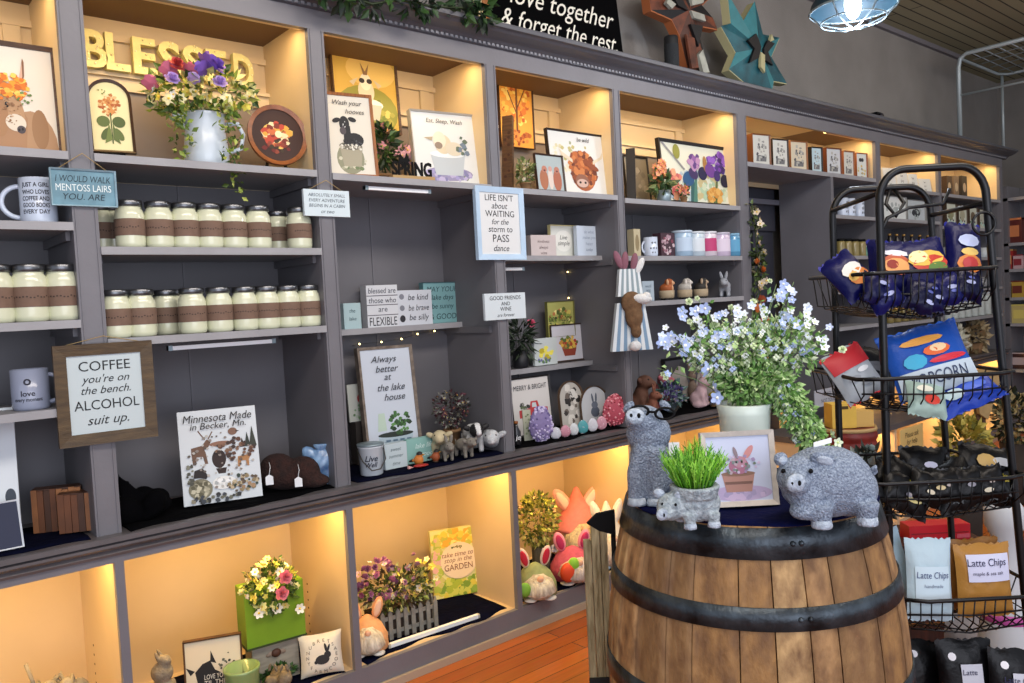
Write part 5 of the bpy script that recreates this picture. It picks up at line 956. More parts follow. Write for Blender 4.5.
# --- on top of the wall case
ZTOP = 2.385
iv = thing('ivy_vine', 'dark green ivy trailing over the cornice', 'vine')
pts = [at(x, y, -.10) for x, y in ((300,-22), (340,-6), (372,4), (400,0), (430,6), (462,8), (480,14), (488,12))]
MB().tube(pts, .004, leafm('2A3A1C'), 6).build('vine_stem', iv); mb = MB(); r_ = random.Random(77)
for i in range(60):
    k = r_.random()*(len(pts)-1); j = int(k); p = pts[j].lerp(pts[j+1], k-j); leaf_cloud(mb, 5, p+Vector((0,0,r_.uniform(-.02,.03))), (.035,.025,.02), .042, [leafm('1E3A1C'), leafm('2A4A24'), leafm('16281A'), leafm('3A5E2A')], i+900, droop=.5)
mb.build('foliage', iv)
cb = sign('chalkboard_sign', 'large black lettered board standing on the cornice', 'sign', (492, 622, -70), .03, ZTOP, None, '050506', .03, (), [], 6, 0, bgm=mat('chalkboard_black','030304',.9,spec=.05))
w_ = at(622,50,.03).x-at(492,20,.03).x
mb = MB(); CH = flat('D8D4C8'); put_text(mb, 'love together', .03, .175, .085, CH, -.0012, w_*.82, .45, -.012); put_text(mb, '& forget the rest.', -.0, .07, .08, CH, -.0012, w_*.9, .45, -.012); mb.build('lettering', cb)
b_ = thing('wooden_picket', 'orange-brown wooden edge piece beside the black lettered board', 'board', at(491,20,.06), 0); b_.location.z = ZTOP; MB().prism([(-.03,0), (.03,0), (-.01,.42), (-.06,.42)], 0, .03, WOODO).build('board_body', b_); mb = MB(); mb.prism([(-.055,0), (-.032,0), (-.062,.42), (-.08,.42)], .002, .028, mat('picket_cream','B8A47A',.6)); mb.build('pale_edge', b_)
RU = mat('rust_star', '7A4028', .6, c2='3A1E14', nscale=14, bump=.2); BK2 = mat('dark_star', '0E0C10', .6); WH2 = mat('pale_star', 'A8A89C', .6, noise=.3); TL = mat('teal_star', '1E6470', .5, c2='14444E', nscale=12, bump=.1); TL2 = mat('teal_star_light', '3A828A', .5, noise=.2); CR2 = mat('star_cream','B4AE84',.6)
def barn_star(name, lb, Y, outline, body, edge, pieces, cx, cy):
    """wooden star: thick outlined body, pale underside lip, inlaid pieces"""
    def P(x, y): p = at(600+x/2.415, y/2.415, Y); return (p.x, p.z)
    c = P(cx, cy); t = thing(name, lb, 'star', (c[0], Y, c[1]))
    loc = lambda pts: [(a-c[0], b-c[1]) for a, b in (P(x, y) for x, y in pts)]
    o = loc(outline); mb = MB(); mb.prism([(x*1.0, z) for x, z in o], -.02, .03, edge); mb.build('star_back', t)
    n = len(o); mb = MB(); ctr = (0, -.05, 0)
    for k in range(n):
        a, b = o[k], o[(k+1) % n]; mb.add([ctr, (a[0], -.0205, a[1]+.006), (b[0], -.0205, b[1]+.006)], [(0,1,2)], body[k % len(body)])
    mb.build('star_face', t)
    for k, (pts, m_) in enumerate(pieces):
        q = loc(pts); MB().prism(q, -.058-.001*k, -.044, m_).build('inlay_piece', t)
    return t
barn_star('barn_star', 'rusty brown, black and white barn star leaning on the wall', .13, [(110,-10),(115,30),(165,52),(185,92),(206,178),(256,186),(236,104),(226,66),(276,76),(264,48),(238,18),(270,-14),(232,-40),(206,-96),(176,-44),(138,-48)], [RU, BK2, RU, mat('star_umber','4A2A1E',.6)], mat('star_orange','A05A30',.6),
 [([(186,90),(206,100),(216,170),(200,172)], RU), ([(196,66),(226,70),(216,120)], BK2), ([(150,-6),(176,6),(190,34),(166,22)], BK2), ([(196,2),(232,-6),(226,16),(200,22)], WH2), ([(196,34),(228,44),(232,60),(204,52)], WH2), ([(142,6),(160,20),(150,30),(136,16)], WH2), ([(214,140),(224,128),(240,182),(226,184)], WH2)], 198, 30)
barn_star('barn_star', 'teal barn star with a black diamond centre leaning on the wall', .13, [(300,-12),(338,56),(366,8),(386,88),(426,96),(406,142),(444,206),(412,200),(408,224),(346,208),(304,172),(320,132),(284,68),(308,62)], [TL, TL2, TL], CR2,
 [([(356,88),(368,120),(362,146),(340,158),(352,124),(336,104)], BK2), ([(384,104),(400,112),(384,132),(396,164),(376,150),(374,124)], BK2), ([(366,132),(376,140),(376,182),(366,168)], CR2), ([(392,90),(398,104),(388,108)], CR2)], 366, 122)
for px, lb in ((683, 'small black rest under the rusty barn star'), (752, 'small black rest under the teal barn star')):
    p = at(px, 60, .16); t = thing('display_stand', lb, 'stand', (p.x, .18, ZTOP)); MB().box(-.04,.04,-.03,.03,0,.012,BLACK).build('stand_base', t); MB().tube([(0,.02,.012), (0,.0,.05), (0,-.02,.06)], .006, BLACK).build('stand_arm', t)
p = at(672, 66, .08); h_ = at(672, 37, .08).z-ZTOP; t = thing('round_speaker', 'small black round speaker on the cornice beside the rusty star', 'speaker', (p.x, .08, ZTOP)); MB().lathe([(.032,0), (.035,.004), (.035,h_-.006), (.032,h_), (0,h_)], mat('speaker_black','0E1014',.6), 20).build('speaker_body', t); MB().lathe([(.0356,.01), (.0356,h_*.8)], mat('speaker_mesh','1E2226',.8,bump=.5,bscale=400), 20, closed=False).build('speaker_mesh', t)
p = at(876, 121, .05); t = thing('security_camera', 'small black camera on the cornice over the mug bay', 'camera', (p.x, .05, ZTOP)); MB().lathe([(.035,0), (.035,.01), (0,.012)], BLACK, 16).build('camera_base', t); MB().box(-.045,.02,-.03,.03,.012,.07,BLACK).build('camera_body', t); MB().lathe([(.018,0), (.018,.02), (0,.022)], mat('lens_glass','2A2A34',.1), 12, (0,0,0)).build('lens', t).matrix_local = Matrix.Translation((-.01,-.03,.042)) @ Matrix.Rotation(pi/2, 4, 'X'); MB().lathe([(.012,0), (.012,.05), (0,.05)], GALV, 10, (.045,0,0)).build('antenna', t)
# wire rack on the case top
q0 = at(960, 138, .10); XR_ = q0.x; zt = at(962, 57, .10).z-ZTOP; zm = at(966, 98, .10).z-ZTOP
wr = thing('white_wire_rack', 'white tubular wire rack standing on the far end of the case top', 'rack', (XR_, .10, ZTOP)); WM = mat('white_tube', 'A8B4B8', .35, metal=.2)
L_ = 1.0; DX = .95
MB().tube([(0,0,0), (0,0,zt-.10), (0,-.015,zt-.03), (0,-.06,zt), (0,-L_,zt)], .016, WM, 10).build('front_tube', wr)
MB().tube([(0,0,zt-.07), (.05,0,zt-.02), (DX-.1,0,zt-.02), (DX,-.05,zt-.02), (DX,-L_,zt-.02)], .012, WM, 10).build('rear_tube', wr)
MB().tube([(0,-.02,zm), (0,-L_,zm)], .009, WM, 8).build('cross_bar', wr); MB().tube([(.035,0,0), (.035,0,zt-.06)], .006, WM, 8).build('inner_post', wr)
MB().tube([(DX,0,0), (DX,0,zt-.02)], .012, WM, 8).build('end_post', wr)
mb = MB()
for i in range(16): mb.tube([(0,-.1-i*.09,zt-.01), (DX,-.1-i*.09,zt-.02)], .004, WM, 5)
for i in range(4): mb.tube([(.19*(i+1),-.04,zt-.016), (.12*(i+1),-L_,zt-.016)], .004, WM, 5)
mb.build('wire_deck', wr)
# --- caged pendant lamp
c = atD(853, 9, 3.2); t = thing('cage_pendant_lamp', 'blue-grey dome pendant lamp with a wire cage and a glowing bulb', 'lamp', c)
SH = mat('lamp_shade_blue', '1C3644', .5, metal=.2); rr = 41*3.2/FOC
MB().lathe([(rr,0), (rr*.96,.03), (rr*.8,.07), (rr*.5,.11), (rr*.25,.13), (.03,.16), (.028,.16), (rr*.25-.004,.126), (rr*.5-.004,.106), (rr*.8-.004,.066), (rr*.955,.028), (rr*.99,0)], SH, 36, closed=False).build('lamp_shade', t)
for k in range(6):
    a = k*pi/3; MB().tube([(rr*cos(a), rr*sin(a), 0), (rr*.75*cos(a), rr*.75*sin(a), -.045), (rr*.3*cos(a), rr*.3*sin(a), -.07), (0,0,-.075)], .0035, GALV, 6).build('cage_wire', t)
MB().tube([(rr*.75*cos(a), rr*.75*sin(a), -.045) for a in [2*pi*i/32 for i in range(32)]], .003, GALV, 6, True).build('cage_ring', t)
MB().tube([(rr*cos(a), rr*sin(a), 0) for a in [2*pi*i/40 for i in range(40)]], .005, GALV, 6, True).build('shade_rim', t)
MB().ell((0,0,.02), (.032,.032,.062), mat('bulb_glow', 'FFFFFF', .3, emit='F2FAFF', es=9), seg=18, rings=12).build('bulb', t)
MB().tube([(0,0,.15), (0,0,.27)], .025, BLACK, 12).build('lamp_socket', t); MB().tube([(0,0,.25), (0,0,3.265-c.z)], .006, BLACK, 6).build('lamp_cord', t)
light('POINT', 'pendant_bulb', (c.x, c.y, c.z-.13), 16, 'E8F2FF', size=(.05,))

# ------------------------------------------------------------ goods in the base cabinets
zb = ZK+.006
# first cabinet (only tops show)
for px, Y, s_, lb, col in ((8, .12, .9, 'clay pot with a dried sprig at the cabinet corner', '8A5A34'),):
    potted(px, Y, ZK, lb, ('pot', .045, .09, TERRA), ['5A4A2A', '7A6A3A', 'A89A7A'], 60, (.045,.04,.03), (0,0,.115), None, 0, .03, 81)
c = onshelf(62, .12, ZK); t = thing('driftwood_nest', 'pale driftwood nest with knobbly twigs in the first base cabinet', 'nest', c); t.scale = (1.05, 1, (at(62, 668, .12).z-ZK)/.165); mb = MB(); r_ = random.Random(4)
DW = mat('driftwood', '9A8F78', .8, noise=.4, nscale=40, bump=.5)
for k in range(30):
    a = r_.uniform(0, 2*pi); mb.tube([(.07*cos(a), .06*sin(a), .03+r_.uniform(0,.09)), (.04*cos(a+1), .04*sin(a+1), .05+r_.uniform(0,.1)), (.075*cos(a+2), .06*sin(a+2), .02+r_.uniform(0,.1))], .006, DW, 6)
mb.build('twig_ring', t); MB().tube([(-.03,0,.02), (-.05,0,.15), (-.065,0,.19)], .005, DW, 6).build('upright_twig', t)
for i, (x, z) in enumerate(((-.02,.135), (.03,.13), (.06,.12))): MB().ell((x,-.01,z), (.026,.02,.018), DW, (0,i*.4,0), 10, 6).build('wood_knob', t)
# stone rabbit
zb2 = ZK+.006
c = onshelf(166, .09, zb2); t = thing('stone_rabbit_statue', 'weathered stone figure of a bunny on a lamb beside the cow sign', 'statue', c, -.9); SR = mat('stone_tan', '8F8470', .85, noise=.4, nscale=40, bump=.6, bscale=90)
mb = MB(); mb.ell((0,0,.05), (.05,.045,.055), SR); mb.ell((.0,0,.11), (.04,.036,.035), SR); mb.ell((.03,0,.105), (.018,.02,.016), SR); mb.ell((0,0,.165), (.034,.03,.032), SR); mb.ell((.012,0,.20), (.02,.018,.02), SR); mb.ell((-.012,.012,.215), (.007,.006,.02), SR, (0,-.6,0)); mb.ell((-.004,-.012,.215), (.007,.006,.02), SR, (0,-.3,0))
attach(baked(mb, 'statue_body', .005, 2, SR), 'statue_body', t)
for y in (-1,1): MB().ell((.005,y*.04,.112), (.008,.012,.016), SR, seg=10, rings=6).build('ear', t); MB().ell((.035,y*.014,.118), (.003,)*3, BLACK, seg=6, rings=4).build('eye', t)
sign('canvas_sign', 'cream sign with a black cow head in a dark wood frame', 'sign', (184, 243, 640), .12, zb2, (.005, WOODB), 'CFC6AE', .025, [('p',[(-.36,0),(-.3,.3),(-.34,.5),(-.2,.62),(-.06,.66),(.02,.5),(.16,.42),(.3,.3),(.34,0)],'121214'), ('p',[(-.34,.52),(-.5,.6),(-.42,.46)],'121214'), ('p',[(-.06,.64),(-.04,.82),(.05,.6)],'121214'), ('s',20,.26,.5,.2,.24,.03,['2A2A24','5A5A4A'])], [('LOVE YOU', .4, .08, 'D8D4C8', .1, .02, .4), ('TIL THE', .3, .08, 'D8D4C8', .1, .02, .4), ('COWS', .18, .1, 'D8D4C8', .1, .05, .4)], 5, -22)
c = onshelf(244, .05, zb2); GG = mat('green_glaze', '7E9A62', .3, coat=.4, noise=.15, nscale=20); t = thing('green_crock', 'pale green glazed crock in front of the green planter cube', 'crock', c)
MB().lathe([(.045,0), (.05,.006), (.052,.10), (.056,.112), (.056,.12), (.049,.12), (.046,.05), (0,.04)], GG, 26).build('crock_body', t); MB().ell((0,-.052,.05), (.014,.004,.014), flat('D8D8B0'), seg=10, rings=6).build('crest', t)
# bee box with moss under green cube
c, w_, h_ = place(253, 297, 640, .13, zb2); t = thing('bee_box', 'grey wooden box with a bee figure supporting the green planter cube', 'box', c, -.1)
MB().box(-w_/2, w_/2, -.01, .07, 0, h_, mat('box_greywood', 'A09A8A', .8, noise=.25, nscale=20, stretch=(1,1,6))).build('box_body', t)
mb = MB(); leaf_cloud(mb, 200, (0,-.02,.03), (w_*.36,.012,.022), .018, [leafm('2E4A1E'), leafm('3E6A2A')], 82); mb.build('moss_strip', t)
mb = MB(); mb.ell((0,-.014,h_*.72), (.017,.01,.014), flat('4A2A1A')); mb.build('bee_body', t)
for s_ in (-1, 1): MB().ell((s_*.02,-.013,h_*.72), (.014,.003,.008), flat('8A7A6A'), (0,s_*.3,0), 10, 6).build('bee_wing', t)
hb = h_
c2, w2, h2 = place(244, 300, 583, .13, zb2+hb); GC = mat('lime_paint', '6E9418', .5, noise=.1)
t = thing('planter_cube', 'bright green cube planter full of daisies and pink roses', 'planter', (c2.x, c2.y, zb2+hb), -.1)
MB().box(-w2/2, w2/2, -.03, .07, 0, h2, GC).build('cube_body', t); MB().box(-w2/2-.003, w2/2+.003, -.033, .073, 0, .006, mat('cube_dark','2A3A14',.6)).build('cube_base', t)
mb = MB(); leaf_cloud(mb, 340, (-.01,-.025,h2+.01), (.085,.045,.075), .020, [leafm('5A7A24'), leafm('3E5A1A'), leafm('9AA834'), leafm('2A4418')], 83); leaf_cloud(mb, 60, (-.0,-.045,h2-.04), (.07,.012,.04), .022, [leafm('5A7A24'), leafm('3E5A1A')], 84); mb.build('foliage', t)
blossoms(t, 62, (-.01,-.03,h2+.005), (.095,.055,.09), [flower_mesh('E4DE8E', 'D8B83A', 6, .013), flower_mesh('EDEBD8', 'D8B83A', 6, .013), flower_mesh('D8D05A', size=.012)], 85, scale=1)
for x, z in ((.02,.07), (.005,.02)): attach(flower_mesh('D87A84', size=.018, kind='dbl'), 'rose', t, (x,-.092,h2+z-.03), (R(80),0,0), 1.3)
for x, z in ((.075,-.02), (-.06,0.0), (.0,0.0)): attach(flower_mesh('EDEBD8', 'D8B83A', 6, .013), 'blossom', t, (x,-.05,h2+z-.07), (R(85),0,0), 1.3)
# bunny pillow
c, w_, h_ = place(300, 343, 634, .045, zb2, -.25); t = thing('bunny_pillow', 'small cream pillow with a black bunny ringed by lettering', 'cushion', c, -.35); t.rotation_euler = (-.2, 0, -.35)
mb = MB(); n = 14; CP = mat('canvas_cream', 'D8D2C0', .9, noise=.06, nscale=60)
for s_ in (-1, 1):
    vs = []
    for j in range(n+1):
        for i in range(n+1):
            u, v = 2*i/n-1, 2*j/n-1; b = (1-u**4)*(1-v**4); pu = 1-.07*(1-v*v); pv = 1-.07*(1-u*u); vs.append((u*w_/2*pu, s_*.028*b**.6, h_/2+v*h_/2*pv))
    fs = [(j*(n+1)+i, j*(n+1)+i+1, (j+1)*(n+1)+i+1, (j+1)*(n+1)+i) for j in range(n) for i in range(n)]
    mb.add(vs, fs if s_ < 0 else [tuple(reversed(f)) for f in fs], CP, True)
mb.build('pillow_body', t)
am = art_mesh([('e',0,.40,.16,.11,'16161A'), ('e',.12,.5,.08,.08,'16161A'), ('e',.09,.66,.03,.11,'16161A',10), ('e',.15,.64,.025,.1,'16161A',-20), ('e',-.15,.36,.04,.04,'16161A')], w_, h_, -.0285, 0)
for k in range(18):
    a = k*2*pi/18; put_text(am, 'EASTERBUNNYFARMCOOP'[k], .33*w_*cos(a), h_*.48+.36*h_*sin(a), .011, flat('4A4A44'), -.0265)
am.build('printed_bunny', t)
c = onshelf(283, .04, zb2); t = thing('gravel_figures', 'tan mottled resin bunny pair in front of the bee box', 'figurine', c, -.9); mb = MB(); r_ = random.Random(12); TM = mat('tan_mottle','8F8068',.8,c2='5A5040',nscale=50,bump=.6)
for k in range(9): mb.ell((r_.uniform(-.03,.03), r_.uniform(-.03,.03), .03+r_.uniform(0,.03)), (.024,.022,.024), TM)
attach(baked(mb, 'figure_body', .005, 2, TM), 'figure_body', t)
for k in range(4): MB().ell((-.03+.02*k,-.02,.085), (.005,.005,.014), TM, (0,(-1)**k*.3,0), 10, 6).build('ear', t)

# gnomes
def gnome(px, pyt, Y, z, lb, bodycol, earcol, earin, rz=-.5, hat=None, beard='E4DCC8', extra=None, wpx=30, name='bunny_gnome', feet='D8D4CC', earlean=.3, body2=None):
    c, w_, h_ = place(px-wpx/2, px+wpx/2, pyt, Y, z); t = thing(name, lb, 'gnome', c, rz); r_ = w_/2; H = h_
    bm_ = mat('gn_'+bodycol, bodycol, .85, noise=.2, nscale=40, bump=.3)
    MB().lathe([(r_*.8,0), (r_*.98,H*.05), (r_*.95,H*.28), (r_*.72,H*.48), (r_*.5,H*.58), (r_*.1,H*.68), (0,H*.69)], bm_, 24).build('gnome_body', t)
    if hat: MB().lathe([(r_*.95,H*.40), (r_*.9,H*.44), (r_*.62,H*.6), (r_*.3,H*.8), (r_*.08,H*.98), (0,H)], mat('gn_'+hat, hat, .85, noise=.15, nscale=40), 20).build('gnome_hat', t)
    BM = mat('beard_'+beard, beard, .95, c2='A89C88', nscale=60, stretch=(1,1,.15), bump=.8, bscale=140)
    mb = MB(); mb.lathe([(0,0), (r_*.5,H*.03), (r_*.82,H*.16), (r_*.66,H*.36), (r_*.25,H*.5), (0,H*.5)], BM, 18, (0,-r_*.55,H*.02)); mb.build('beard', t)
    MB().ell((0,-r_*1.0,H*.47), (r_*.16,r_*.14,r_*.15), mat('gn_nose','D8A88A',.6), seg=10, rings=8).build('nose', t)
    for s_ in (-1, 1):
        ex = s_*r_*.48; mb = MB(); mb.ell((ex*1.1,0,H*.80), (r_*.25,r_*.1,H*.22), mat('gn_'+earcol, earcol, .9), (0,s_*earlean,0), 14, 10); o = mb.build('ear', t)
        MB().ell((ex*1.1,-r_*.08,H*.80), (r_*.16,r_*.06,H*.17), mat('gn_'+earin, earin, .9), (0,s_*earlean,0), 12, 8).build('inner_ear', o)
        MB().ell((s_*r_*.45,-r_*.75,H*.035), (r_*.32,r_*.35,H*.04), flat(feet), seg=12, rings=6).build('foot', t)
        
    if extra:
        for (x, zz, rx, col, nm) in extra: MB().ell((x*r_,-r_*1.05,zz*H), (rx*r_,rx*r_*.6,rx*r_*1.2), flat(col), seg=12, rings=8).build(nm, t)
    return t
gnome(367, 598, .11, zb, 'peach gnome with a fluffy beard peeking past the cabinet divider', 'D8A070', 'D89A6A', 'E8C0A0', wpx=36)
gnome(535, 547, .055, zb, 'small bunny gnome with red inner ears and a green side', '8E9A6A', 'D8C4B8', 'C0243A', wpx=32, extra=[(-.75,.3,.28,'7AB03A','green_pom')])
gnome(572, 531, .09, zb, 'small pink bunny gnome holding a green-topped carrot', 'B8506A', 'D88AA0', 'B02A5A', wpx=34, extra=[(-.5,.30,.34,'D8481E','carrot'), (-.25,.46,.24,'8AC83A','carrot_top')], beard='E0D4D0')
gnome(577, 486, .30, zb, 'tall bunny gnome in a pink hat with floppy pink ears', 'D8B494', 'EBA8A0', 'F4D0C8', wpx=38, hat='E0807A', beard='E0CFA8', earlean=.6)
gnome(607, 500, .10, zb, 'tall blue bunny gnome with an orange carrot beside the oak barrel', '8ABAC8', 'DCD8CC', 'E8E0D0', wpx=28, hat='D8D4C8', extra=[(.1,.3,.3,'E08A2A','carrot')], beard='E8E0D0', feet='A8C8E0')
# planter of yellow-green sprigs
t = potted(542, .20, zb, 'tall weathered grey pot with yellow-green sprigs beside the bunny gnomes', ('cyl', .04, .14, mat('grey_barkpot','5A564A',.85,c2='3A382E',nscale=30,stretch=(1,1,.3),bump=.5)), ['6E7A2A','A8A83E','4A5A20','C8C86A'], 620, (.10,.07,.12), (-.01,0,.26), [flower_mesh('D8CC74', size=.009), flower_mesh('D8A884', size=.009), flower_mesh('B8B84A', size=.008)], 84, .024, 86)
attach(flower_mesh('D8D8E0', 'E8E8E8', 5, .018, 'dbl'), 'blossom', t, (-.02,-.05,.13), (R(80),0,0), 1.2); attach(flower_mesh('D8D8E0', 'E8E8E8', 5, .018, 'dbl'), 'blossom', t, (.035,-.05,.13), (R(80),0,0), 1.2)
# picket planter
c = onshelf(400, .17, zb); t = thing('picket_planter', 'picket-fence planter box of mauve and cream flowers', 'planter', c, -.12); PK = mat('picket_grey','8C8A82',.8,noise=.3,nscale=40,bump=.3); W_ = .25
MB().box(-W_/2+.01, W_/2-.01, -.05, .06, 0, .09, mat('planter_inner','2E241C',.9)).build('planter_box', t)
for i in range(9):
    x = -W_/2+i*W_/8; MB().prism([(x-.008,0), (x+.008,0), (x+.008,.098), (x,.110), (x-.008,.098)], -.062, -.056, PK).build('picket', t)
for z in (.025, .078): MB().box(-W_/2-.01, W_/2+.01, -.056, -.0505, z-.007, z+.007, PK).build('fence_rail', t)
for j in range(4):
    y = -.035+j*.03; MB().prism([(-.008,0), (.008,0), (.008,.098), (0,.110), (-.008,.098)], -.003, .003, PK).build('picket', t).matrix_local = Matrix.Translation((W_/2+.012, y, 0)) @ Matrix.Rotation(pi/2, 4, 'Z')
mb = MB(); leaf_cloud(mb, 640, (-.01,-.01,.165), (.15,.075,.075), .024, [leafm('5A6A2A'), leafm('3A4A1E'), leafm('8A9A44'), leafm('B4B474'), leafm('4A3A24')], 87); mb.build('foliage', t)
blossoms(t, 46, (-.08,-.01,.215), (.085,.07,.08), [flower_mesh('9A5A84', size=.014, kind='dbl'), flower_mesh('B87AA0', size=.013, kind='dbl'), flower_mesh('7A4A74', size=.013, kind='dbl'), flower_mesh('D8B8C8', size=.012)], 88, up=.4)
blossoms(t, 42, (.05,-.02,.195), (.10,.07,.085), [flower_mesh('E0D8A8', size=.013), flower_mesh('C8C050', size=.012), flower_mesh('E8E4D4', size=.013), flower_mesh('A87A98', size=.013, kind='dbl')], 89, up=.3)
sign('canvas_sign', 'meadow-bordered canvas with an oval of garden lettering', 'sign', (433, 484, 529), .29, zb, None, 'D8D494', .02, [('s',130,0,.14,.46,.16,.07,['A8B83A','7A9A34','C8CC5A','D8C84A','8AAA44']), ('s',110,0,.86,.46,.12,.07,['E0C84A','D8A83A','E8DC84','B8B84A']), ('s',60,-.42,.5,.1,.4,.07,['C8C070','A8B84A','D8A8A0']), ('s',60,.42,.5,.08,.4,.07,['D8D474','B8C04A','E8E0A0']), ('e',.02,.52,.36,.27,'E0CDB0'), ('s',12,.0,.72,.1,.03,.02,['8A7A4A','5A6A3A'])],
 [('take time to', .62, .07, '8A5A44', .3), ('stop in the', .53, .07, '8A5A44', .3), ('GARDEN', .43, .09, '7A4A34', 0, 0, .55)], 5, -18)
a, b = atZ(389, 645, zb+.01), atZ(478, 615, zb+.01); t = thing('white_stick', 'white wooden strip lying on the navy cloth', 'stick', (a+b)/2, math.atan2((b-a).y, (b-a).x)); t.location.z = zb; L_ = (b-a).length/2
MB().box(-L_, L_, -.008, .008, 0, .014, WHITE).build('strip_body', t)
for s_ in (-1, 1): MB().box(s_*L_-.004, s_*L_+.004, -.0085, .0085, -.0+.0002, .0145, mat('strip_end','B8B4A8',.6)).build('strip_end', t)

# ------------------------------------------------------------ oak barrel
bc = Vector((1.612, -1.342, 0)); BH = .848
bt = thing('oak_barrel', 'weathered oak barrel with black iron hoops carrying the grey pigs', 'barrel', bc)
BR0 = .280; 
def brad(z): u = z/BH*2-1; return BR0+.062*(1-u*u)
r_ = random.Random(21); NS = 26; SHD = ['AE8658', '9C7444', 'BA9060', '8E6C44', 'AA7E4E', 'C09C6A']
SM = [mat('oak_'+c_, c_, .7, c2='6E4E30', nscale=11, stretch=(3,3,1.6), bump=.35, bscale=30) for c_ in SHD]
an = 0; edges = [0]
for i in range(NS): edges.append(edges[-1]+r_.uniform(.7, 1.3))
edges = [e*2*pi/edges[-1] for e in edges]
for i in range(NS):
    a0, a1 = edges[i]+.004, edges[i+1]-.004; mb = MB(); vs = []; nz = 16; k = 4
    for j in range(nz+1):
        z = BH*j/nz; rr = brad(z)
        for q in range(k+1): a = a0+(a1-a0)*q/k; vs.append((rr*cos(a), rr*sin(a), z))
    for j in range(nz+1):
        z = BH*j/nz; rr = brad(z)-.022
        for q in range(k+1): a = a0+(a1-a0)*q/k; vs.append((rr*cos(a), rr*sin(a), z))
    o_ = (nz+1)*(k+1); fs = [(j*(k+1)+q, j*(k+1)+q+1, (j+1)*(k+1)+q+1, (j+1)*(k+1)+q) for j in range(nz) for q in range(k)]
    fs += [(nz*(k+1)+q, nz*(k+1)+q+1, o_+nz*(k+1)+q+1, o_+nz*(k+1)+q) for q in range(k)]
    fs += [(j*(k+1)+s_, o_+j*(k+1)+s_, o_+(j+1)*(k+1)+s_, (j+1)*(k+1)+s_) for j in range(nz) for s_ in (0, k)]
    mb.add(vs, fs, SM[r_.randrange(len(SM))], True); mb.build('stave', bt)
MB().lathe([(BR0-.0225, BH-.03), (0, BH-.03)], SM[1], 40, closed=False).build('barrel_head', bt); bt.children[-1]
MB().lathe([(brad(.1)-.03, .03), (brad(.5)-.03, .5), (BR0-.03, BH-.035)], mat('barrel_dark','1A120A',.9), 40, closed=False).build('inner_shadow_gap_liner', bt)
HOOP = mat('iron_hoop', '4A545C', .4, metal=.6, c2='1C2024', nscale=18, bump=.25)
for za, zb_ in ((BH-.062, BH-.002), (BH-.196, BH-.152), (BH-.40, BH-.352), (.27, .315), (.165, .21), (.02, .075)):
    mb = MB(); prof = [(brad(za)+.0005, za), (brad(za)+.004, za), (brad(zb_)+.004, zb_), (brad(zb_)+.0005, zb_)]; mb.lathe(prof, HOOP, 72, closed=False); h_ = mb.build('iron_hoop', bt)
    aa = R(-128); zz = (za+zb_)/2
    for k in (-.012, .012): MB().ell(((brad(zz)+.004)*cos(aa+k*2.5), (brad(zz)+.004)*sin(aa+k*2.5), zz), (.006,.006,.006), HOOP, seg=8, rings=6).build('rivet', h_)
# cloth on the barrel head
mb = MB(); vs = [(0,0,.004)]; nn = 60
for j in range(1, 8):
    for i in range(nn):
        a = 2*pi*i/nn; lim = (BR0-.001)+.004*sin(5*a)+.003*sin(11*a+1); rr = lim*j/7; vs.append((rr*cos(a), rr*sin(a), .004+.002*sin(a*7+j)*(j < 6)+(.0 if j < 7 else -.001)))
fs = [(0, 1+i, 1+(i+1) % nn) for i in range(nn)]+[(1+(j-1)*nn+i, 1+j*nn+i, 1+j*nn+(i+1) % nn, 1+(j-1)*nn+(i+1) % nn) for j in range(1, 7) for i in range(nn)]
base_n = len(vs); vs += [(x, y, -.0005) for x, y, z in vs[1+6*nn:1+7*nn]]; fs += [(1+6*nn+i, base_n+i, base_n+(i+1) % nn, 1+6*nn+(i+1) % nn) for i in range(nn)]
mb.add(vs, fs, mat('navy_barrel_cloth','050A34',.9,spec=.08,noise=.3,nscale=20,bump=.3), True); cl = mb.build('barrel_cloth'); cl.location = (bc.x, bc.y, BH+.0005); tag(cl, 'navy blue cloth covering the oak barrel head', 'cloth')
ZB2 = BH+.0065
CR = -YAW
def onbarrel(px, py): return atZ(px, py, ZB2)
def ppm(p): return FOC/depth(p)   # pixels per metre
# big round pig
p = onbarrel(823, 519); k = 1/ppm(p)*1.0; t = thing('round_pig_statue', 'large round grey curly-coated pig statue on the barrel', 'statue', p, CR); 
U = k  # metres per pixel
mb = MB(); mb.ell((4*U,0,38*U), (47*U,34*U,36*U), STONE); mb.ell((-26*U,-12*U,46*U), (23*U,20*U,22*U), STONE); mb.ell((-35*U,-28*U,44*U), (13*U,11*U,11*U), STONE); mb.ell((-22*U,-18*U,30*U), (20*U,16*U,14*U), STONE); mb.ell((26*U,0,30*U), (28*U,30*U,28*U), STONE); mb.ell((-26*U,-24*U,16*U), (16*U,12*U,9*U), STONE)
for x, y in ((-12,-26), (33,-24), (-14,22), (30,22)): mb.tube([(x*U,y*U,22*U), (x*U,y*U*1.05,4*U)], [13*U,9*U], STONE, 12)
attach(baked(mb, 'pig_body', .0042, 3, STONE), 'pig_body', t)
for x, y in ((-12,-28), (33,-26), (-14,23), (30,23)): MB().lathe([(9.5*U,0), (10*U,2*U), (9*U,8*U), (0,9*U)], STONEL, 14, (x*U,y*U,0)).build('hoof', t)
sn = MB(); sn.ell((-39*U,-38*U,47*U), (10.5*U,4*U,9*U), STONEL, (0,0,.25)); s_ = sn.build('snout', t)
for dx in (-4, 3): MB().ell(((-40+dx)*U,-41.6*U,47.5*U), (1.8*U,1.2*U,2.6*U), BLACK, seg=8, rings=6).build('nostril', s_)
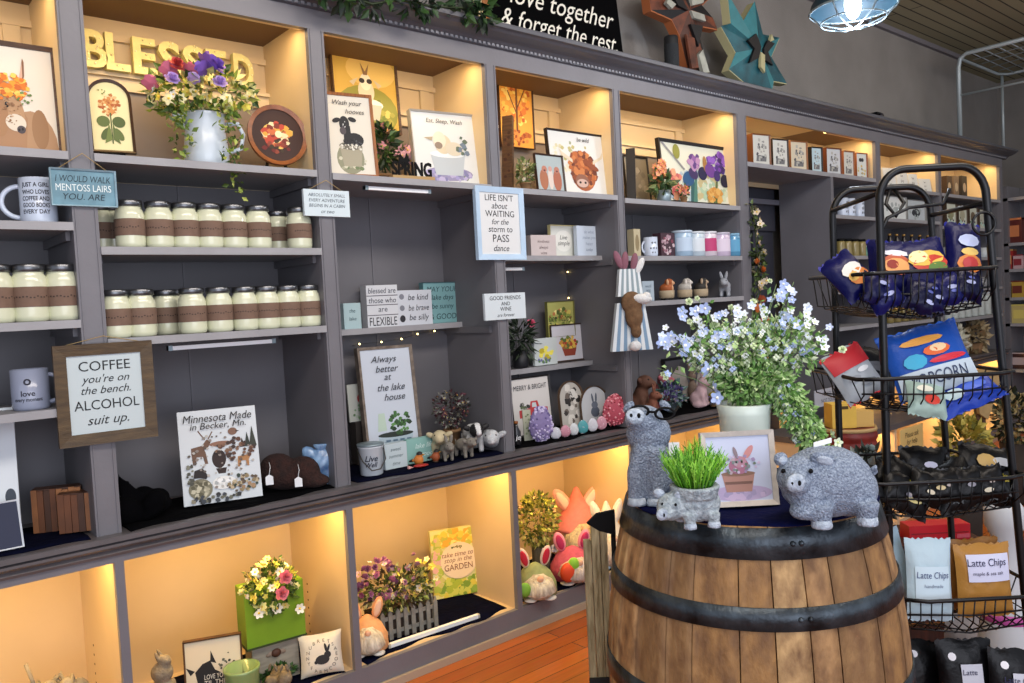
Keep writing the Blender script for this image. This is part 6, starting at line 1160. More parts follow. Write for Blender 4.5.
for sx, yy, rot, ex in ((-44, -12, (.3,-.9,0), 7), (-7, -22, (.4,.35,0), 13)):
    o = MB(); o.ell((sx*U, yy*U, 65*U), (ex*U,4*U,8*U), STONE, rot); o = o.build('ear', t); MB().ell(((sx+1)*U, (yy-3)*U, 64*U), (ex*.65*U,2.5*U,5*U), STONEL, rot).build('inner_ear', o)
for x, y in ((-46,-24), (-22,-31)): MB().ell((x*U,y*U,56*U), (2.4*U,1.6*U,2.4*U), BLACK, seg=10, rings=6).build('eye', t)
MB().tube([(50*U,4*U,40*U), (55*U,2*U,45*U), (53*U,-2*U,50*U), (49*U,0,46*U)], 2.5*U, STONE, 8).build('curly_tail', t)
MB().prism([(-6*U,72*U), (12*U,76*U), (12*U,81*U), (-6*U,77*U)], 2*U, 3*U, WHITE).build('price_tag', t)
# standing pig with glasses
p = onbarrel(658, 500); U = 1/ppm(p); t = thing('standing_pig_statue', 'standing grey pig statue wearing dark glasses on the barrel', 'statue', p, CR+.0); t.scale = (1.14, 1.1, 1.0)
mb = MB(); mb.ell((-4*U,0,40*U), (20*U,18*U,30*U), STONE); mb.ell((9*U,2*U,26*U), (24*U,19*U,24*U), STONE); mb.ell((-6*U,-2*U,68*U), (20*U,18*U,20*U), STONE); mb.ell((-10*U,-6*U,82*U), (17*U,16*U,15*U), STONE); mb.ell((-18*U,-16*U,88*U), (8*U,8*U,8*U), STONE)
for x, y in ((-20,-10), (-4,-14)): mb.tube([(x*U*.6,y*U,56*U), (x*U,y*U,30*U), (x*U,y*U*1.05,4*U)], [9*U,8*U,7.5*U], STONE, 12)
for x in (8, 22): mb.tube([(x*U,6*U,26*U), (x*U,8*U,4*U)], [10*U,8*U], STONE, 10)
attach(baked(mb, 'pig_body', .004, 3, STONE), 'pig_body', t)
for x, y in ((-20,-12), (-4,-16), (8,8), (22,8)): MB().lathe([(8.5*U,0), (8.5*U,2*U), (7.5*U,7*U), (0,8*U)], STONEL, 12, (x*U,y*U,0)).build('hoof', t)
s_ = MB(); s_.ell((-20*U,-23*U,89*U), (9*U,4*U,8*U), STONEL, (-.3,0,.3)); s_ = s_.build('snout', t)
for dx in (-3.5, 3): MB().ell(((-20.5+dx)*U,-26.5*U,90*U), (1.6*U,1.4*U,2.6*U), BLACK, seg=8, rings=6).build('nostril', s_)
g = []
for dx, dy in ((-15, -14), (6, -18)):
    pts = [((-1+dx+8*cos(a))*U, (dy-5)*U, (91-dx*.12+5.5*sin(a))*U) for a in [2*pi*i/24 for i in range(24)]]; g.append(pts)
gl = MB(); gl.tube(g[0], 1.2*U, BLACK, 8, True); gl.tube(g[1], 1.2*U, BLACK, 8, True); gl.tube([(-8*U,-20*U,92*U), (-3*U,-22*U,92*U)], 1.2*U, BLACK); gl.tube([(13*U,-22*U,90*U), (20*U,-6*U,94*U)], 1.2*U, BLACK); gl = gl.build('glasses_frame', t)
for pts in g: MB().add([tuple(q) for q in pts], [tuple(range(24))], mat('glasses_lens','3A4250',.1,coat=.5)) if False else None
for sx, yy, rot in ((-22, 0, (.2,-.9,0)), (9, -4, (.2,.9,0))): MB().ell((sx*U, yy*U, 95*U), (6.5*U,3*U,4*U), STONE, rot).build('ear', t)
MB().prism([(8*U,48*U), (17*U,48*U), (17*U,61*U), (8*U,61*U)], -19*U, -18.4*U, WHITE).build('price_tag', t)
# pig planter with grass
p = onbarrel(691, 524); U = 1/ppm(p); t = thing('pig_planter', 'small pale grey pig planter full of bright green grass', 'planter', p, CR)
PS = mat('planter_stone','B4C0C6',.7,c2='7A868E',nscale=100,bump=.7,bscale=150)
mb = MB(); mb.ell((4*U,0,21*U), (27*U,19*U,19*U), PS); mb.ell((-20*U,-5*U,20*U), (15*U,14*U,14*U), PS); mb.ell((-28*U,-14*U,16*U), (9*U,8*U,7*U), PS)
for x, y in ((-4,-14), (20,-12), (-6,13), (20,12)): mb.tube([(x*U,y*U,14*U), (x*U,y*U*1.05,2*U)], [7*U,5.5*U], PS, 10)
mb.lathe([(22*U,28*U), (24*U,36*U), (25*U,40*U), (20*U,40*U), (0,30*U)], PS, 24, (5*U,0,0))
attach(baked(mb, 'pig_body', .0032, 2, PS), 'pig_body', t)
for x, y in ((-4,-15), (20,-13), (-6,14), (20,13)): MB().lathe([(6.5*U,0), (6.5*U,2*U), (5.5*U,5.5*U), (0,6*U)], STONEL, 12, (x*U,y*U,0)).build('hoof', t)
s_ = MB(); s_.ell((-32*U,-21*U,17*U), (7*U,3.5*U,6*U), STONEL, (0,0,.5)); s_ = s_.build('snout', t)
for dx in (-2.5, 2): MB().ell(((-33+dx)*U,-24.4*U,17*U), (1.2*U,.9*U,2*U), BLACK, seg=8, rings=5).build('nostril', s_)
for sx, yy in ((-31,-2), (-12,-12)): MB().ell((sx*U,yy*U,33*U), (6*U,3*U,5*U), STONEL, (.2,.4,0)).build('ear', t)
for x, y in ((-30,-13), (-18,-18)): MB().ell((x*U,y*U,25*U), (1.4*U,1.2*U,1.6*U), BLACK, seg=8, rings=5).build('eye', t)
mb = MB(); r_ = random.Random(31); GM = [leafm('5FA81E'), leafm('7FC62A'), leafm('3F8A18'), leafm('9AD84A')]
for i in range(230):
    a = r_.uniform(0, 2*pi); q = r_.random()**.6; b = Vector((5*U+15*U*q*cos(a), 15*U*q*sin(a), 34*U)); ln = U*r_.uniform(34, 58)*(1-.25*q); d = Vector((cos(a)*q*.62, sin(a)*q*.5, 1)).normalized(); m_ = GM[i % 4]
    tip = b+d*ln+Vector((r_.uniform(-4,4)*U, 0, 0)); mb.tube([b, b+d*ln*.55, tip], [.0012,.0014,.0005], m_, 4)
    for s__ in range(6):
        bb = b.lerp(tip, .35+.1*s__); dd = Vector((r_.uniform(-1,1), r_.uniform(-1,1), .9)).normalized()*.013; sd = dd.cross(Vector((0,1,.2))).normalized()*.0016; mb.add([bb-sd, bb+dd, bb+sd], [(0,1,2)], m_)
mb.build('grass_tuft', t)
# framed bunny print on the barrel
p = onbarrel(743, 508); U = 1/ppm(p); q = sign('framed_print', 'bunny in a flower pot print in a whitewashed frame on the barrel', 'picture', (p.x, p.y, ZB2), 0, ZB2, (.011, mat('whitewash','CFC6BC',.7,noise=.2,nscale=40,bump=.2)), 'C4CCE4', .022, [('e',0,.12,.5,.12,'B8A8CC'), ('s',20,.0,.1,.4,.06,.06,['C8B4D4','A89CC0']), ('p',[(-.28,.42),(.24,.42),(.18,.14),(-.22,.14)],'B08478'), ('e',-.02,.42,.27,.04,'8A6A5A'), ('p',[(-.24,.3),(.2,.3),(.19,.26),(-.23,.26)],'7A5A50'), ('e',.0,.54,.16,.13,'A8708A'), ('e',.02,.6,.1,.09,'B8889A'), ('e',.16,.74,.05,.13,'C88A8A',-35), ('e',-.04,.74,.03,.1,'8A7A84',15), ('s',40,0,.56,.34,.14,.03,['7A8A8A','9A8AB0','C8B8D4','6A7A6A','B8A4B0']), ('e',-.04,.6,.015,.018,'1A1418'), ('e',.05,.6,.015,.018,'1A1418')], (), 9, 0, wh=(74*U, 74*U)); q.rotation_euler.z = CR
# white pot with large bouquet (stands at the back of the barrel)
p = onbarrel(747, 487); U = 1/ppm(p); t = thing('bouquet_pot', 'white ceramic pot of tall blue and white flowers with trailing greenery', 'flower pot', p, CR)
PW = mat('pot_white', 'D0DCD2', .35, coat=.3, noise=.05, nscale=6)
MB().lathe([(18*U,0), (20*U,3*U), (23*U,40*U), (25*U,74*U), (27*U,84*U), (25*U,85*U), (22*U,74*U), (0,66*U)], PW, 32).build('pot', t)
gm = [leafm('80B058'), leafm('9CC676'), leafm('5E8E44'), leafm('B2D48C'), leafm('CCE0AA')]
mb = MB()
leaf_cloud(mb, 1100, (8*U,-4*U,106*U), (38*U,26*U,22*U), .017, gm, 91)
leaf_cloud(mb, 560, (-6*U,0,134*U), (46*U,28*U,28*U), .017, gm+[leafm('B4C8A0'), leafm('C8D8B4')], 92)
leaf_cloud(mb, 420, (40*U,-6*U,138*U), (40*U,24*U,30*U), .017, gm+[leafm('B4C8A0'), leafm('C8D8B4')], 93)
for j in range(34):  # trailing greenery falling on one side
    q_ = j/33; leaf_cloud(mb, 62, ((24+46*q_)*U, (-14-6*q_)*U, (108-82*q_**1.25)*U), ((21-9*q_)*U, 13*U, 11*U), .014, gm, 200+j, droop=.7)
for k in range(9):
    a = rnd.uniform(-.9,.9); b = Vector((0,0,96*U)); d = Vector((a, rnd.uniform(-.3,.3), .9)).normalized(); L_ = rnd.uniform(.05,.1); sd = Vector((d.z, 0, -d.x))*L_*.28; mb.add([b-d*0, b+d*L_*.5+sd, b+d*L_*1.1, b+d*L_*.5-sd], [(0,1,2,3)], leafm('4A8A4A'))
mb.build('foliage', t)
bud = MB(); r_ = random.Random(96); BC = [flat('DCE6CC'), flat('C8DCA8'), flat('E6ECEC'), flat('BFD0F0')]
for i in range(300):
    while True:
        q_ = Vector([r_.uniform(-1, 1) for _ in range(3)])
        if .6 < q_.length < 1 and q_.y < .3: break
    pz = Vector((2*U+q_.x*66*U, q_.y*30*U, 138*U+q_.z*30*U)) if i < 230 else Vector(((30+38*(k_:=r_.random()))*U+q_.x*14*U, -18*U+q_.y*8*U, (104-80*k_)*U+q_.z*8*U))
    rr_ = r_.uniform(.0025, .0048); m_ = BC[i % 4]
    for a in range(4): bud.ell(pz+Vector((rr_*cos(a*1.57), -rr_*.3, rr_*sin(a*1.57))), (rr_*.8,)*3, m_, seg=6, rings=4)
o = bud.build('small_buds', t); o['kind'] = 'stuff'
st = MB(); r_ = random.Random(95); SG = leafm('6E8A5A')
tips = [(-76,168),(-70,178),(-60,170),(-62,160),(-84,172),(-52,190),(-44,180),(-40,206),(-28,196),(-34,166),(-24,150),(-12,176),(0,190),(10,182),(14,204),(24,198),(32,212),(40,186),(46,204),(54,194),(60,176),(66,188),(74,196),(78,172),(70,158),(58,150),(42,160),(26,168),(-16,204),(-58,206),(30,230),(48,232),(-48,216),(84,150),(-88,132)]
hub = Vector((0,0,80*U)); bl = [flower_mesh('A9BCE8', 'F2F2E0', size=.017), flower_mesh('C9D6F2', 'F2F2E0', size=.016), flower_mesh('E4ECF4', 'D8E0A8', 5, .015), flower_mesh('D8E4C0', 'C8D890', 5, .013, 'dbl'), flower_mesh('8FA4DC', 'F0F0F0', size=.018)]
for i, (x, z) in enumerate(tips):
    y = r_.uniform(-26, 18); z = 96+(z-96)*.78; tp = Vector((x*U*.97, y*U, z*U)); mid = hub.lerp(tp, .55)+Vector((0,0,.015)); st.tube([hub, mid, tp], [.0016,.0012,.0008], SG, 5)
    n = 7
    for j in range(n):
        q_ = tp.lerp(mid, .1*j)+Vector((r_.uniform(-9,9)*U, r_.uniform(-9,5)*U, r_.uniform(-8,8)*U)); c_ = (0 if (x < -30 or 20 < x < 60) else 2) if r_.random() < .55 else r_.choice([1, 2, 3])
        d = Vector((r_.uniform(-.5,.5), -1, r_.uniform(-.1,.7))).to_track_quat('Z','Y').to_euler()
        if j < 3 or i % 2 == 0:
            attach(bl[c_], 'blossom', t, q_, (d.x, d.y, d.z), r_.uniform(.5, .85)) if j < 3 else None
        if j > 2: leaf_cloud(st, 2, q_, (3*U,)*3, .016, gm, i*9+j)
st.build('stems', t)
for x, z, s__ in ((-40,122,1.1),(-36,104,.9),(-62,146,1.0),(-84,150,.8),(-32,94,.9)): attach(bl[0], 'blossom', t, (x*U,-24*U,z*U), (R(80),0,x), s__)
for x, z in ((78,52),(72,30),(84,44),(66,20),(58,14)): attach(flower_mesh('D8E4C8','C8D890',5,.011), 'blossom', t, (x*U,-20*U,z*U), (R(80),0,z), 1)

# things beside and behind the barrel
bp = atZ(592, 683, 0); bd = thing('rustic_barrel_board', 'bleached wooden plank board leaning behind the oak barrel', 'board', (1.52, -.62, 0), CR)
pA = atD(597, 683, 2.02); U = 2.02/FOC; pA = atD(601, 683, 2.08); bd.location = (pA.x, pA.y, 0)
PLK = mat('bleached_plank','C0B08A',.85,c2='7A6A48',nscale=20,stretch=(4,4,.6),bump=.7,bscale=50)
for i, (x0, x1, zt) in enumerate(((-11,-3,.70), (-3,6,.74), (6,14,.76))): MB().box(x0*U, x1*U-.002, 0, .02, 0, zt, PLK).build('plank', bd)
MB().box(-12*U, 14*U, -.008, .0, .28, .34, mat('iron_strap','16181A',.6)).build('cross_strap', bd)
pB = atD(601, 523, 1.98); t = thing('black_tip_sign', 'black pointed end of a sign sticking out from behind the barrel', 'sign', (pB.x, pB.y, pB.z), CR); MB().prism([(-14*U,0), (-4*U,9*U), (14*U,12*U), (14*U,-13*U), (-2*U,-8*U)], 0, .012, BLACK).build('arrow_board', t); MB().tube([(12*U,.012,-12*U), (12*U,.03,-pB.z+.001)], .006, BLACK, 8).build('sign_post', t)
# red ribbed drum
p = atZ(847, 428, .70); t = thing('red_ribbed_drum', 'red ribbed metal drum standing behind the round pig', 'drum', (p.x, p.y, 0)); U = depth((p.x,p.y,.6))/FOC; rr = 28*U
prof = [(rr*.96,0)]
for k in range(14): z = .05*k; prof += [(rr*.95, z+.004), (rr, z+.015), (rr, z+.032), (rr*.95, z+.045)]
prof += [(rr*.97,.70), (rr*.9,.705), (0,.70)]
MB().lathe(prof, mat('drum_red','8A2A22',.45,c2='5A1814',nscale=12,bump=.1), 32).build('drum_body', t); MB().lathe([(rr*.98,.695), (rr*1.01,.70), (rr*.98,.712), (rr*.9,.706)], mat('drum_rim','A88A5A',.6), 32, closed=False).build('drum_rim', t)
t = thing('yellow_carton', 'yellow paper carton with a cut handle on the red drum', 'carton', (p.x, p.y, .706), CR); YC = mat('carton_yellow','D8B44A',.6,noise=.1)
MB().box(-18*U, 6*U, -.04, .05, 0, 24*U, YC).build('carton_body', t); MB().box(-10*U, -2*U, -.0415, -.04, 19*U, 22*U, mat('carton_hole','4A3A14',.8)).build('handle_hole', t); MB().box(6.3*U, 24*U, -.03, .05, 0, 16*U, mat('carton_tan','C8A45A',.6)).build('side_box', t)
# low lit display cabinet seen through the rack
YF = -.45; a, b = at(868, 428, YF), at(942, 412, YF); ztop = (a.z+b.z)/2; lc = thing('low_display_cabinet', 'low lit display cabinet with a paper notice seen through the wire rack', 'cabinet', (0,0,0))
x0_, x1_ = a.x-.35, b.x+.05; MB().box(x0_-.02, x1_+.02, YF-.01, -.03, ztop-.03, ztop, DARKT).build('cabinet_top', lc)
MB().box(x0_, x1_, -.05, -.035, 0, ztop-.03, TAN).build('back_panel', lc); MB().box(x0_, x1_, YF+.01, -.05, 0, .02, TAN).build('bottom_board', lc)
for x in (x0_, (x0_+x1_)/2, x1_): MB().box(x-.015, x+.015, YF, -.05, .0, ztop-.03, TAN).build('divider', lc)
light('AREA', 'low_cabinet_lamp', ((x0_+x1_)/2, YF+.05, ztop-.04), 5, 'FFC27A', (R(14),0,0), (x1_-x0_-.1, .02))
a2, b2 = at(900, 440, YF-.015), at(923, 436, YF-.015); t = thing('paper_notice', 'cream paper notice with handwriting on the low lit cabinet', 'notice', (a2.x, YF-.016, ztop-.34)); w2 = b2.x-a2.x
MB().box(0, w2, 0, .003, 0, .30, mat('notice_paper','E0C27A',.8)).build('paper_sheet', t); mb = MB()
for i, s_ in enumerate(('Please ask', 'for help', 'with the', 'top shelf', 'thank you')): put_text(mb, s_, w2/2, .26-.045*i, .03, flat('4A3A1A'), -.001, w2*.85, .2)
mb.build('lettering', t)
for px, lb in ((846,'white'),): pass
sign('small_notice', 'small white lettered notice on the doorway side panel', 'notice', (815, 843, 388), -.02, at(829,405,-.02).z, None, 'B4B4BC', .006, (), [('PLEASE DO', .7, .22, '3A3A44'), ('NOT TOUCH', .32, .22, '3A3A44')])
# dried yellow-green bush and dark plants behind rack
p = atD(962, 445, 4.2); U = 4.2/FOC; ZG = p.z-.02
for px, w_, cols, lb, sd in ((963, 17, ['A89A3A','C8B85A','6A6A2A'], 'yellow-green dried bush in a pot behind the wire rack', 101), (1016, 18, ['2A3A24','B8A878','1E2A1A'], 'dark leafy plant with pale heads at the photo edge behind the rack', 102), (868, 12, ['24342A','9AA8A8','1A2420'], 'dark leafy plant with pale petals behind the round pig', 103)):
    q = atD(px, 445, {963: 4.0, 1016: 4.7}.get(px, 3.3)); h_ = .36; t = thing('potted_bush', lb, 'plant', (q.x, q.y, 0)); MB().lathe([(.06,0), (.075,.02), (.085,h_), (.07,h_), (0,h_-.03)], mat('bush_pot','2A221C',.8), 20).build('pot', t); mb = MB(); leaf_cloud(mb, 420, (0,0,.50), (w_*U*1.1,.11,.15), .045, [leafm(x) for x in cols], sd); mb.build('foliage', t)
    blossoms(t, 14, (0,0,.52), (w_*U,.11,.14), [flower_mesh(cols[1], size=.022, kind='dbl')], sd)
# tan slanted easel board
q = atD(985, 372, 4.4); U = 4.4/FOC; t = thing('slanted_display_board', 'tan slanted display board behind the wire rack', 'board', (q.x, q.y, 0), CR)
MB().prism([(-34*U, q.z+1*U), (20*U, q.z+4*U), (2*U, q.z-48*U), (-6*U, q.z-42*U), (-10*U, q.z-10*U)], 0, .03, mat('board_tan','A88E5E',.6,noise=.2)).build('board_panel', t); MB().box(-6*U, -3*U, .03, .06, 0, q.z-10*U, WOODB).build('support_leg', t)
MB().box(0*U, 3*U, .03, .06, 0, q.z-30*U, WOODB).build('support_leg', t)
# white dress form by the rack
q = atD(1006, 600, 2.6); U = 2.6/FOC; t = thing('white_dress_form', 'white cloth-covered dress form with a magenta sash beside the rack', 'dress form', (q.x, q.y, 0), CR); WF = mat('form_white','C4C8CC',.8,noise=.06,nscale=10)
zt = atD(1006, 497, 2.6).z; za = atD(1006, 530, 2.6).z; zs_ = atD(1006, 613, 2.6).z
mb = MB(); mb.lathe([(.0,zt), (13*U,zt-2*U), (18*U,zt-10*U), (18*U,zt-26*U), (12*U,za-6*U), (12*U,za-30*U), (16*U,zs_+20*U), (20*U,zs_), (27*U,zs_-30*U), (30*U,zs_-60*U), (32*U,.02), (0,.02)][::-1], WF, 28); mb.build('form_body', t)
MB().lathe([(21.5*U,zs_-6*U), (22.5*U,zs_-3*U), (22.5*U,zs_+2*U), (21*U,zs_+4*U)], mat('sash_magenta','B8509A',.6), 28, closed=False).build('sash', t)
MB().lathe([(.14,0), (.15,.01), (.14,.02), (0,.02)], BLACK, 24).build('form_base', t)
# dark wooden crate behind rack with red box
q = atZ(948, 545, .55); q = atD(945, 545, 2.75); U = 2.75/FOC; hz = q.z; t = thing('dark_wood_crate', 'dark red-brown wooden crate behind the wire rack', 'crate', (q.x, q.y, 0), CR); CW = mat('crate_redwood','4E2414',.55,c2='2E140A',nscale=12,stretch=(6,1,1),bump=.1)
for z0, z1 in ((0,.14), (.15,.29), (.30,hz-.01 if hz > .32 else .42)): MB().box(-48*U, 46*U, -.005, .012, z0, z1, CW).build('crate_slat', t)
MB().box(-48*U, 46*U, .012, .26, hz-.03, hz, CW).build('crate_top', t); MB().box(-48*U, -44*U, .012, .26, 0, hz-.03, CW).build('crate_side', t); MB().box(42*U, 46*U, .012, .26, 0, hz-.03, CW).build('crate_side', t)
q2 = atD(950, 542, 2.78); t = thing('red_package', 'bright red long package lying on the dark crate', 'package', (q.x+.0, q.y, hz), CR); RP = mat('package_red','C81428',.4)
t.location = Vector((q.x, q.y, hz))+Vector((sin(YAW),cos(YAW),0))*.05
mb = MB(); mb.box(-28*U, 34*U, 0, .07, 0, 16*U, RP); o = mb.build('package_body', t); MB().box(-26*U, 32*U, -.0015, 0, 7.4*U, 8.4*U, mat('package_seam','8A0A18',.5)).build('package_seam', t); MB().box(20*U, 33*U, -.002, .0, 2*U, 6*U, mat('package_label','D8586A',.5)).build('package_label', t)

# ------------------------------------------------------------ wire snack rack
DR = 2.15; UR = DR/FOC; o_ = atD(885, 400, DR); rk = thing('wire_snack_rack', 'black hooped wire rack with four baskets of snack bags', 'rack', (o_.x, o_.y, 0), CR)
Wd, Dp = .30, .31; ZR = 1.625; TB = BLKM
def hoop(y, w0, w1, zt, r__):
    pts = [(0,y,0), (0,y,zt*.5), (0,y,zt-.10)]+[(.07-.07*cos(a), y, zt-.07+.07*sin(a)-.012*(1-sin(a))) for a in [pi/2*i/8 for i in range(1, 9)]]
    pts += [(w1-.07+.07*sin(a), y, zt-.07+.07*cos(a)-.012*(1-cos(a))) for a in [pi/2*i/8 for i in range(0, 9)]]+[(w1+(w0-w1)*k/6, y, (zt-.10)*(1-k/6)) for k in range(1, 7)]
    return MB().tube(pts, r__, TB, 10).build('hoop_frame', rk)
hoop(0, .40, .285, ZR, .0105); hoop(Dp, .36, .30, ZR-.01, .010)
MB().tube([(0,0,ZR-.06), (0,Dp,ZR-.07)], .007, TB).build('top_tie', rk); MB().tube([(.285,0,ZR-.1), (.30,Dp,ZR-.1)], .007, TB).build('top_tie', rk)
MB().tube([(.02,.02,1.35), (.0,.02,1.44), (.03,.02,1.50), (.09,.02,1.525), (.18,.02,1.53), (.2,.02,1.57)], .005, TB).build('sign_holder_wire', rk)
MB().tube([(.18,Dp,ZR-.01), (.155,Dp-.02,ZR-.06), (.18,Dp-.03,ZR-.1), (.21,Dp-.02,ZR-.06), (.19,Dp,ZR-.015)], .006, TB).build('scroll_wire', rk)
MB().tube([(.27+.03*cos(a), -.012, 1.47+.03*sin(a)) for a in [2*pi*i/20 for i in range(20)]], .004, TB, 6, True).build('ring_hook', rk)
for z in (.03,): MB().tube([(0,0,z), (.40,0,z), (.36,Dp,z), (0,Dp,z)], .008, TB, 8, True).build('base_frame', rk)
def basket(z, x0, x1, yf, yb, drop, nrib, bow=.06):
    b = MB(); nn = 20
    rim = [(x0, yb, z), (x0, yf+bow*.4, z), (x0+(x1-x0)*.15, yf, z), (x0+(x1-x0)*.85, yf, z), (x1, yf+bow*.4, z), (x1, yb, z)]
    b.tube(rim, .0055, TB, 8, True); bk = b.build('basket_rim', rk)
    w_ = MB()
    for i in range(nrib):
        x = x0+(x1-x0)*(i+.5)/nrib; u = abs((i+.5)/nrib*2-1); dz = drop*(1-.35*u*u)
        w_.tube([(x, yf+bow*.2*u, z), (x, yf+.012, z-dz*.6), (x, yf+.05, z-dz), (x, yb-.03, z-dz), (x, yb, z)], .002, TB, 5)
    for s_ in (x0, x1):
        for j in range(4):
            y = yf+(yb-yf)*(j+.7)/4.4; w_.tube([(s_, y, z), (s_+(.03 if s_ == x0 else -.03), y, z-drop*.7), ((x0+x1)/2, y, z-drop)], .002, TB, 5)
    for f in (.5, 1.0): w_.tube([(x0+.03*f, yf+.015+.03*f, z-drop*f*.8), ((x0+x1)/2, yf+.01+.04*f, z-drop*f), (x1-.03*f, yf+.015+.03*f, z-drop*f*.8)], .0028, TB, 5)
    w_.build('basket_wires', bk)
basket(1.352, -.075, .292, -.05, Dp, .125, 18); basket(1.075, -.09, .325, -.06, Dp, .10, 16); basket(.80, -.10, .345, -.07, Dp, .11, 16); basket(.49, .0, .385, -.09, Dp, .11, 14)
CRm = Matrix.Rotation(CR, 4, 'Z')
def rackpt(x, y, z): return Vector((o_.x, o_.y, 0))+(CRm @ Vector((x, y, z)))
def snack(x, y, z, w_, h_, th, col, lb, rot=(0,0,0), label=None, lines=(), col2=None, group=None, name='snack_bag', top=None, cat='bag', glossy=True, seedn=0):
    t = thing(name, lb, cat, rackpt(x, y, z), 0, group); t.rotation_euler = (rot[0], rot[1], CR+rot[2])
    m_ = mat('bag_'+col, col, .36 if glossy else .55, coat=0, spec=.25 if glossy else .4, bump=.5, bscale=22); mb = MB(); n = 12; r_ = random.Random(seedn+int(abs(x)*1000))
    ph = r_.uniform(0, 6)
    for s_ in (-1, 1):
        vs = []
        for j in range(n+1):
            for i in range(n+1):
                u, v = 2*i/n-1, 2*j/n-1; b = max(0, (1-u*u))**.5*max(0, (1-(abs(v)**3)))**.7; rip = .003*sin(9*u+ph)*sin(7*v+ph)
                vs.append((u*w_/2*(1-.05*(1-v*v)), s_*(th/2*b+.0006)+rip*(1-v**8)*b, h_/2+v*h_/2+.004*sin(6*u+ph)*(1 if j in (0, n) else 0)))
        fs = [(j*(n+1)+i, j*(n+1)+i+1, (j+1)*(n+1)+i+1, (j+1)*(n+1)+i) for j in range(n) for i in range(n)]
        mb.add(vs, fs if s_ < 0 else [tuple(reversed(f)) for f in fs], m_, True)
    mb.build('bag_body', t)
    for zz in (0, h_): 
        mb = MB(); mm = mat('seal_'+(top or col), top or col, .35)
        zs = [( -w_/2+w_*i/16, zz+(.003 if i % 2 else -.003)) for i in range(17)]
        mb.prism([(-w_/2, zz-.012 if zz else zz+.012)]+zs+[(w_/2, zz-.012 if zz else zz+.012)], -.0012, .0012, mm); mb.build('crimped_seal', t)
    def srf(u, v): 
        b = max(0, (1-u*u))**.5*max(0, (1-(abs(v)**3)))**.7; return (u*w_/2*(1-.05*(1-v*v)), -(th/2*b+.0006)-.0035, h_/2+v*h_/2)
    if label:
        u0, u1, v0, v1, lc_ = label; mb = MB(); k = 8; vs = [srf(u0+(u1-u0)*i/k, v0+(v1-v0)*j/k) for j in range(k+1) for i in range(k+1)]
        mb.add(vs, [(j*(k+1)+i, j*(k+1)+i+1, (j+1)*(k+1)+i+1, (j+1)*(k+1)+i) for j in range(k) for i in range(k)], mat('blabel_'+lc_, lc_, .5), True); mb.build('bag_label', t)
    if col2:
        mb = MB()
        for (uu, vv, ru, rv, cc) in col2:
            ctr = Vector(srf(uu, vv)); pts = [Vector(srf(max(-1,min(1,uu+ru*cos(a))), max(-1,min(1,vv+rv*sin(a)))))+Vector((0,-.0012,0)) for a in [2*pi*i/10 for i in range(10)]]
            mb.add([tuple(ctr+Vector((0,-.0012,0)))]+[tuple(q) for q in pts], [(0, 1+i, 1+(i+1) % 10) for i in range(10)], flat(cc, .4))
        mb.build('printed_graphics', t)
    if lines:
        mb = MB()
        for s_, v, hh_, cc in lines:
            vs, fs = text_mesh(s_, hh_, BLACK, .1, .015, w_*.7)
            if vs:
                q = [srf(a/(w_/2), v+c_/(h_/2)) for a, b_, c_ in vs]; mb.add([(a, b_-.002, c_) for a, b_, c_ in q], fs, flat(cc))
        if mb.v: mb.build('lettering', t)
    return t
chips = [(-.3,-.2,.4,.2,'D8A05A'), (.2,-.3,.4,.25,'B8482A'), (0,.1,.3,.15,'E8C88A')]
NV = '070A44'
# top basket: navy bags with burger-coloured panels
z = 1.27
for i, (x, y, w_, h_, rot, lab, lb) in enumerate([
 (-.035, .02, .11, .13, (-.5,-.5,.3), [(0,.1,.6,.3,'D8D4CC'), (.1,-.3,.6,.35,'C87A3A'), (-.2,-.2,.3,.2,'D8B05A')], 'navy snack bag tipped at the near end of the top basket'),
 (.045, .03, .13, .15, (-.35,.12,0), [(0,-.1,.75,.4,'B85A3A'), (0,-.15,.6,.3,'E0A060'), (0,.35,.6,.12,'D8D8E0'), (-.2,-.1,.25,.18,'8A2A1E')], 'navy snack bag with an orange-red panel beside the front post'),
 (.145, .02, .15, .15, (-.4,-.12,.05), [(0,.1,.7,.3,'D8B04A'), (.1,-.1,.7,.3,'B83A2A'), (-.3,.2,.35,.25,'E0D8A0'), (.3,-.3,.4,.2,'5A7A3A')], 'navy snack bag with a red and yellow panel in the middle of the top basket'),
 (.245, .04, .10, .19, (-.3,.15,0), [(0,-.35,.7,.28,'D8823A'), (0,-.35,.45,.2,'B83A3A'), (0,.35,.6,.2,'B8C4E8'), (0,.0,.5,.12,'E0C06A')], 'tall navy snack bag standing at the far end of the top basket')]):
    snack(x, y, z+.03, w_, h_, .06, NV, lb, rot, col2=lab, seedn=i, top='1A2080')
r_ = random.Random(17)
for i in range(12):
    x = -.02+.047*(i % 6)+r_.uniform(-.01,.01); snack(x, -.015+.09*(i//6), 1.24+(.012 if i//6 else 0)+.03*abs(i % 6-2.5)/2.5, .09, .085, .05, ['070A3C','0C1050','060830'][i % 3], 'small navy bag with silver marks, heaped low in the top wire basket', (-.3, r_.uniform(-.5,.5), r_.uniform(-.3,.3)), col2=[(r_.uniform(-.4,.4), r_.uniform(-.4,.4), .3, .14, 'A8B0D8'), (r_.uniform(-.4,.4), r_.uniform(-.4,.4), .2, .1, '5A64B0')], group='small navy bags in the top basket', seedn=40+i)
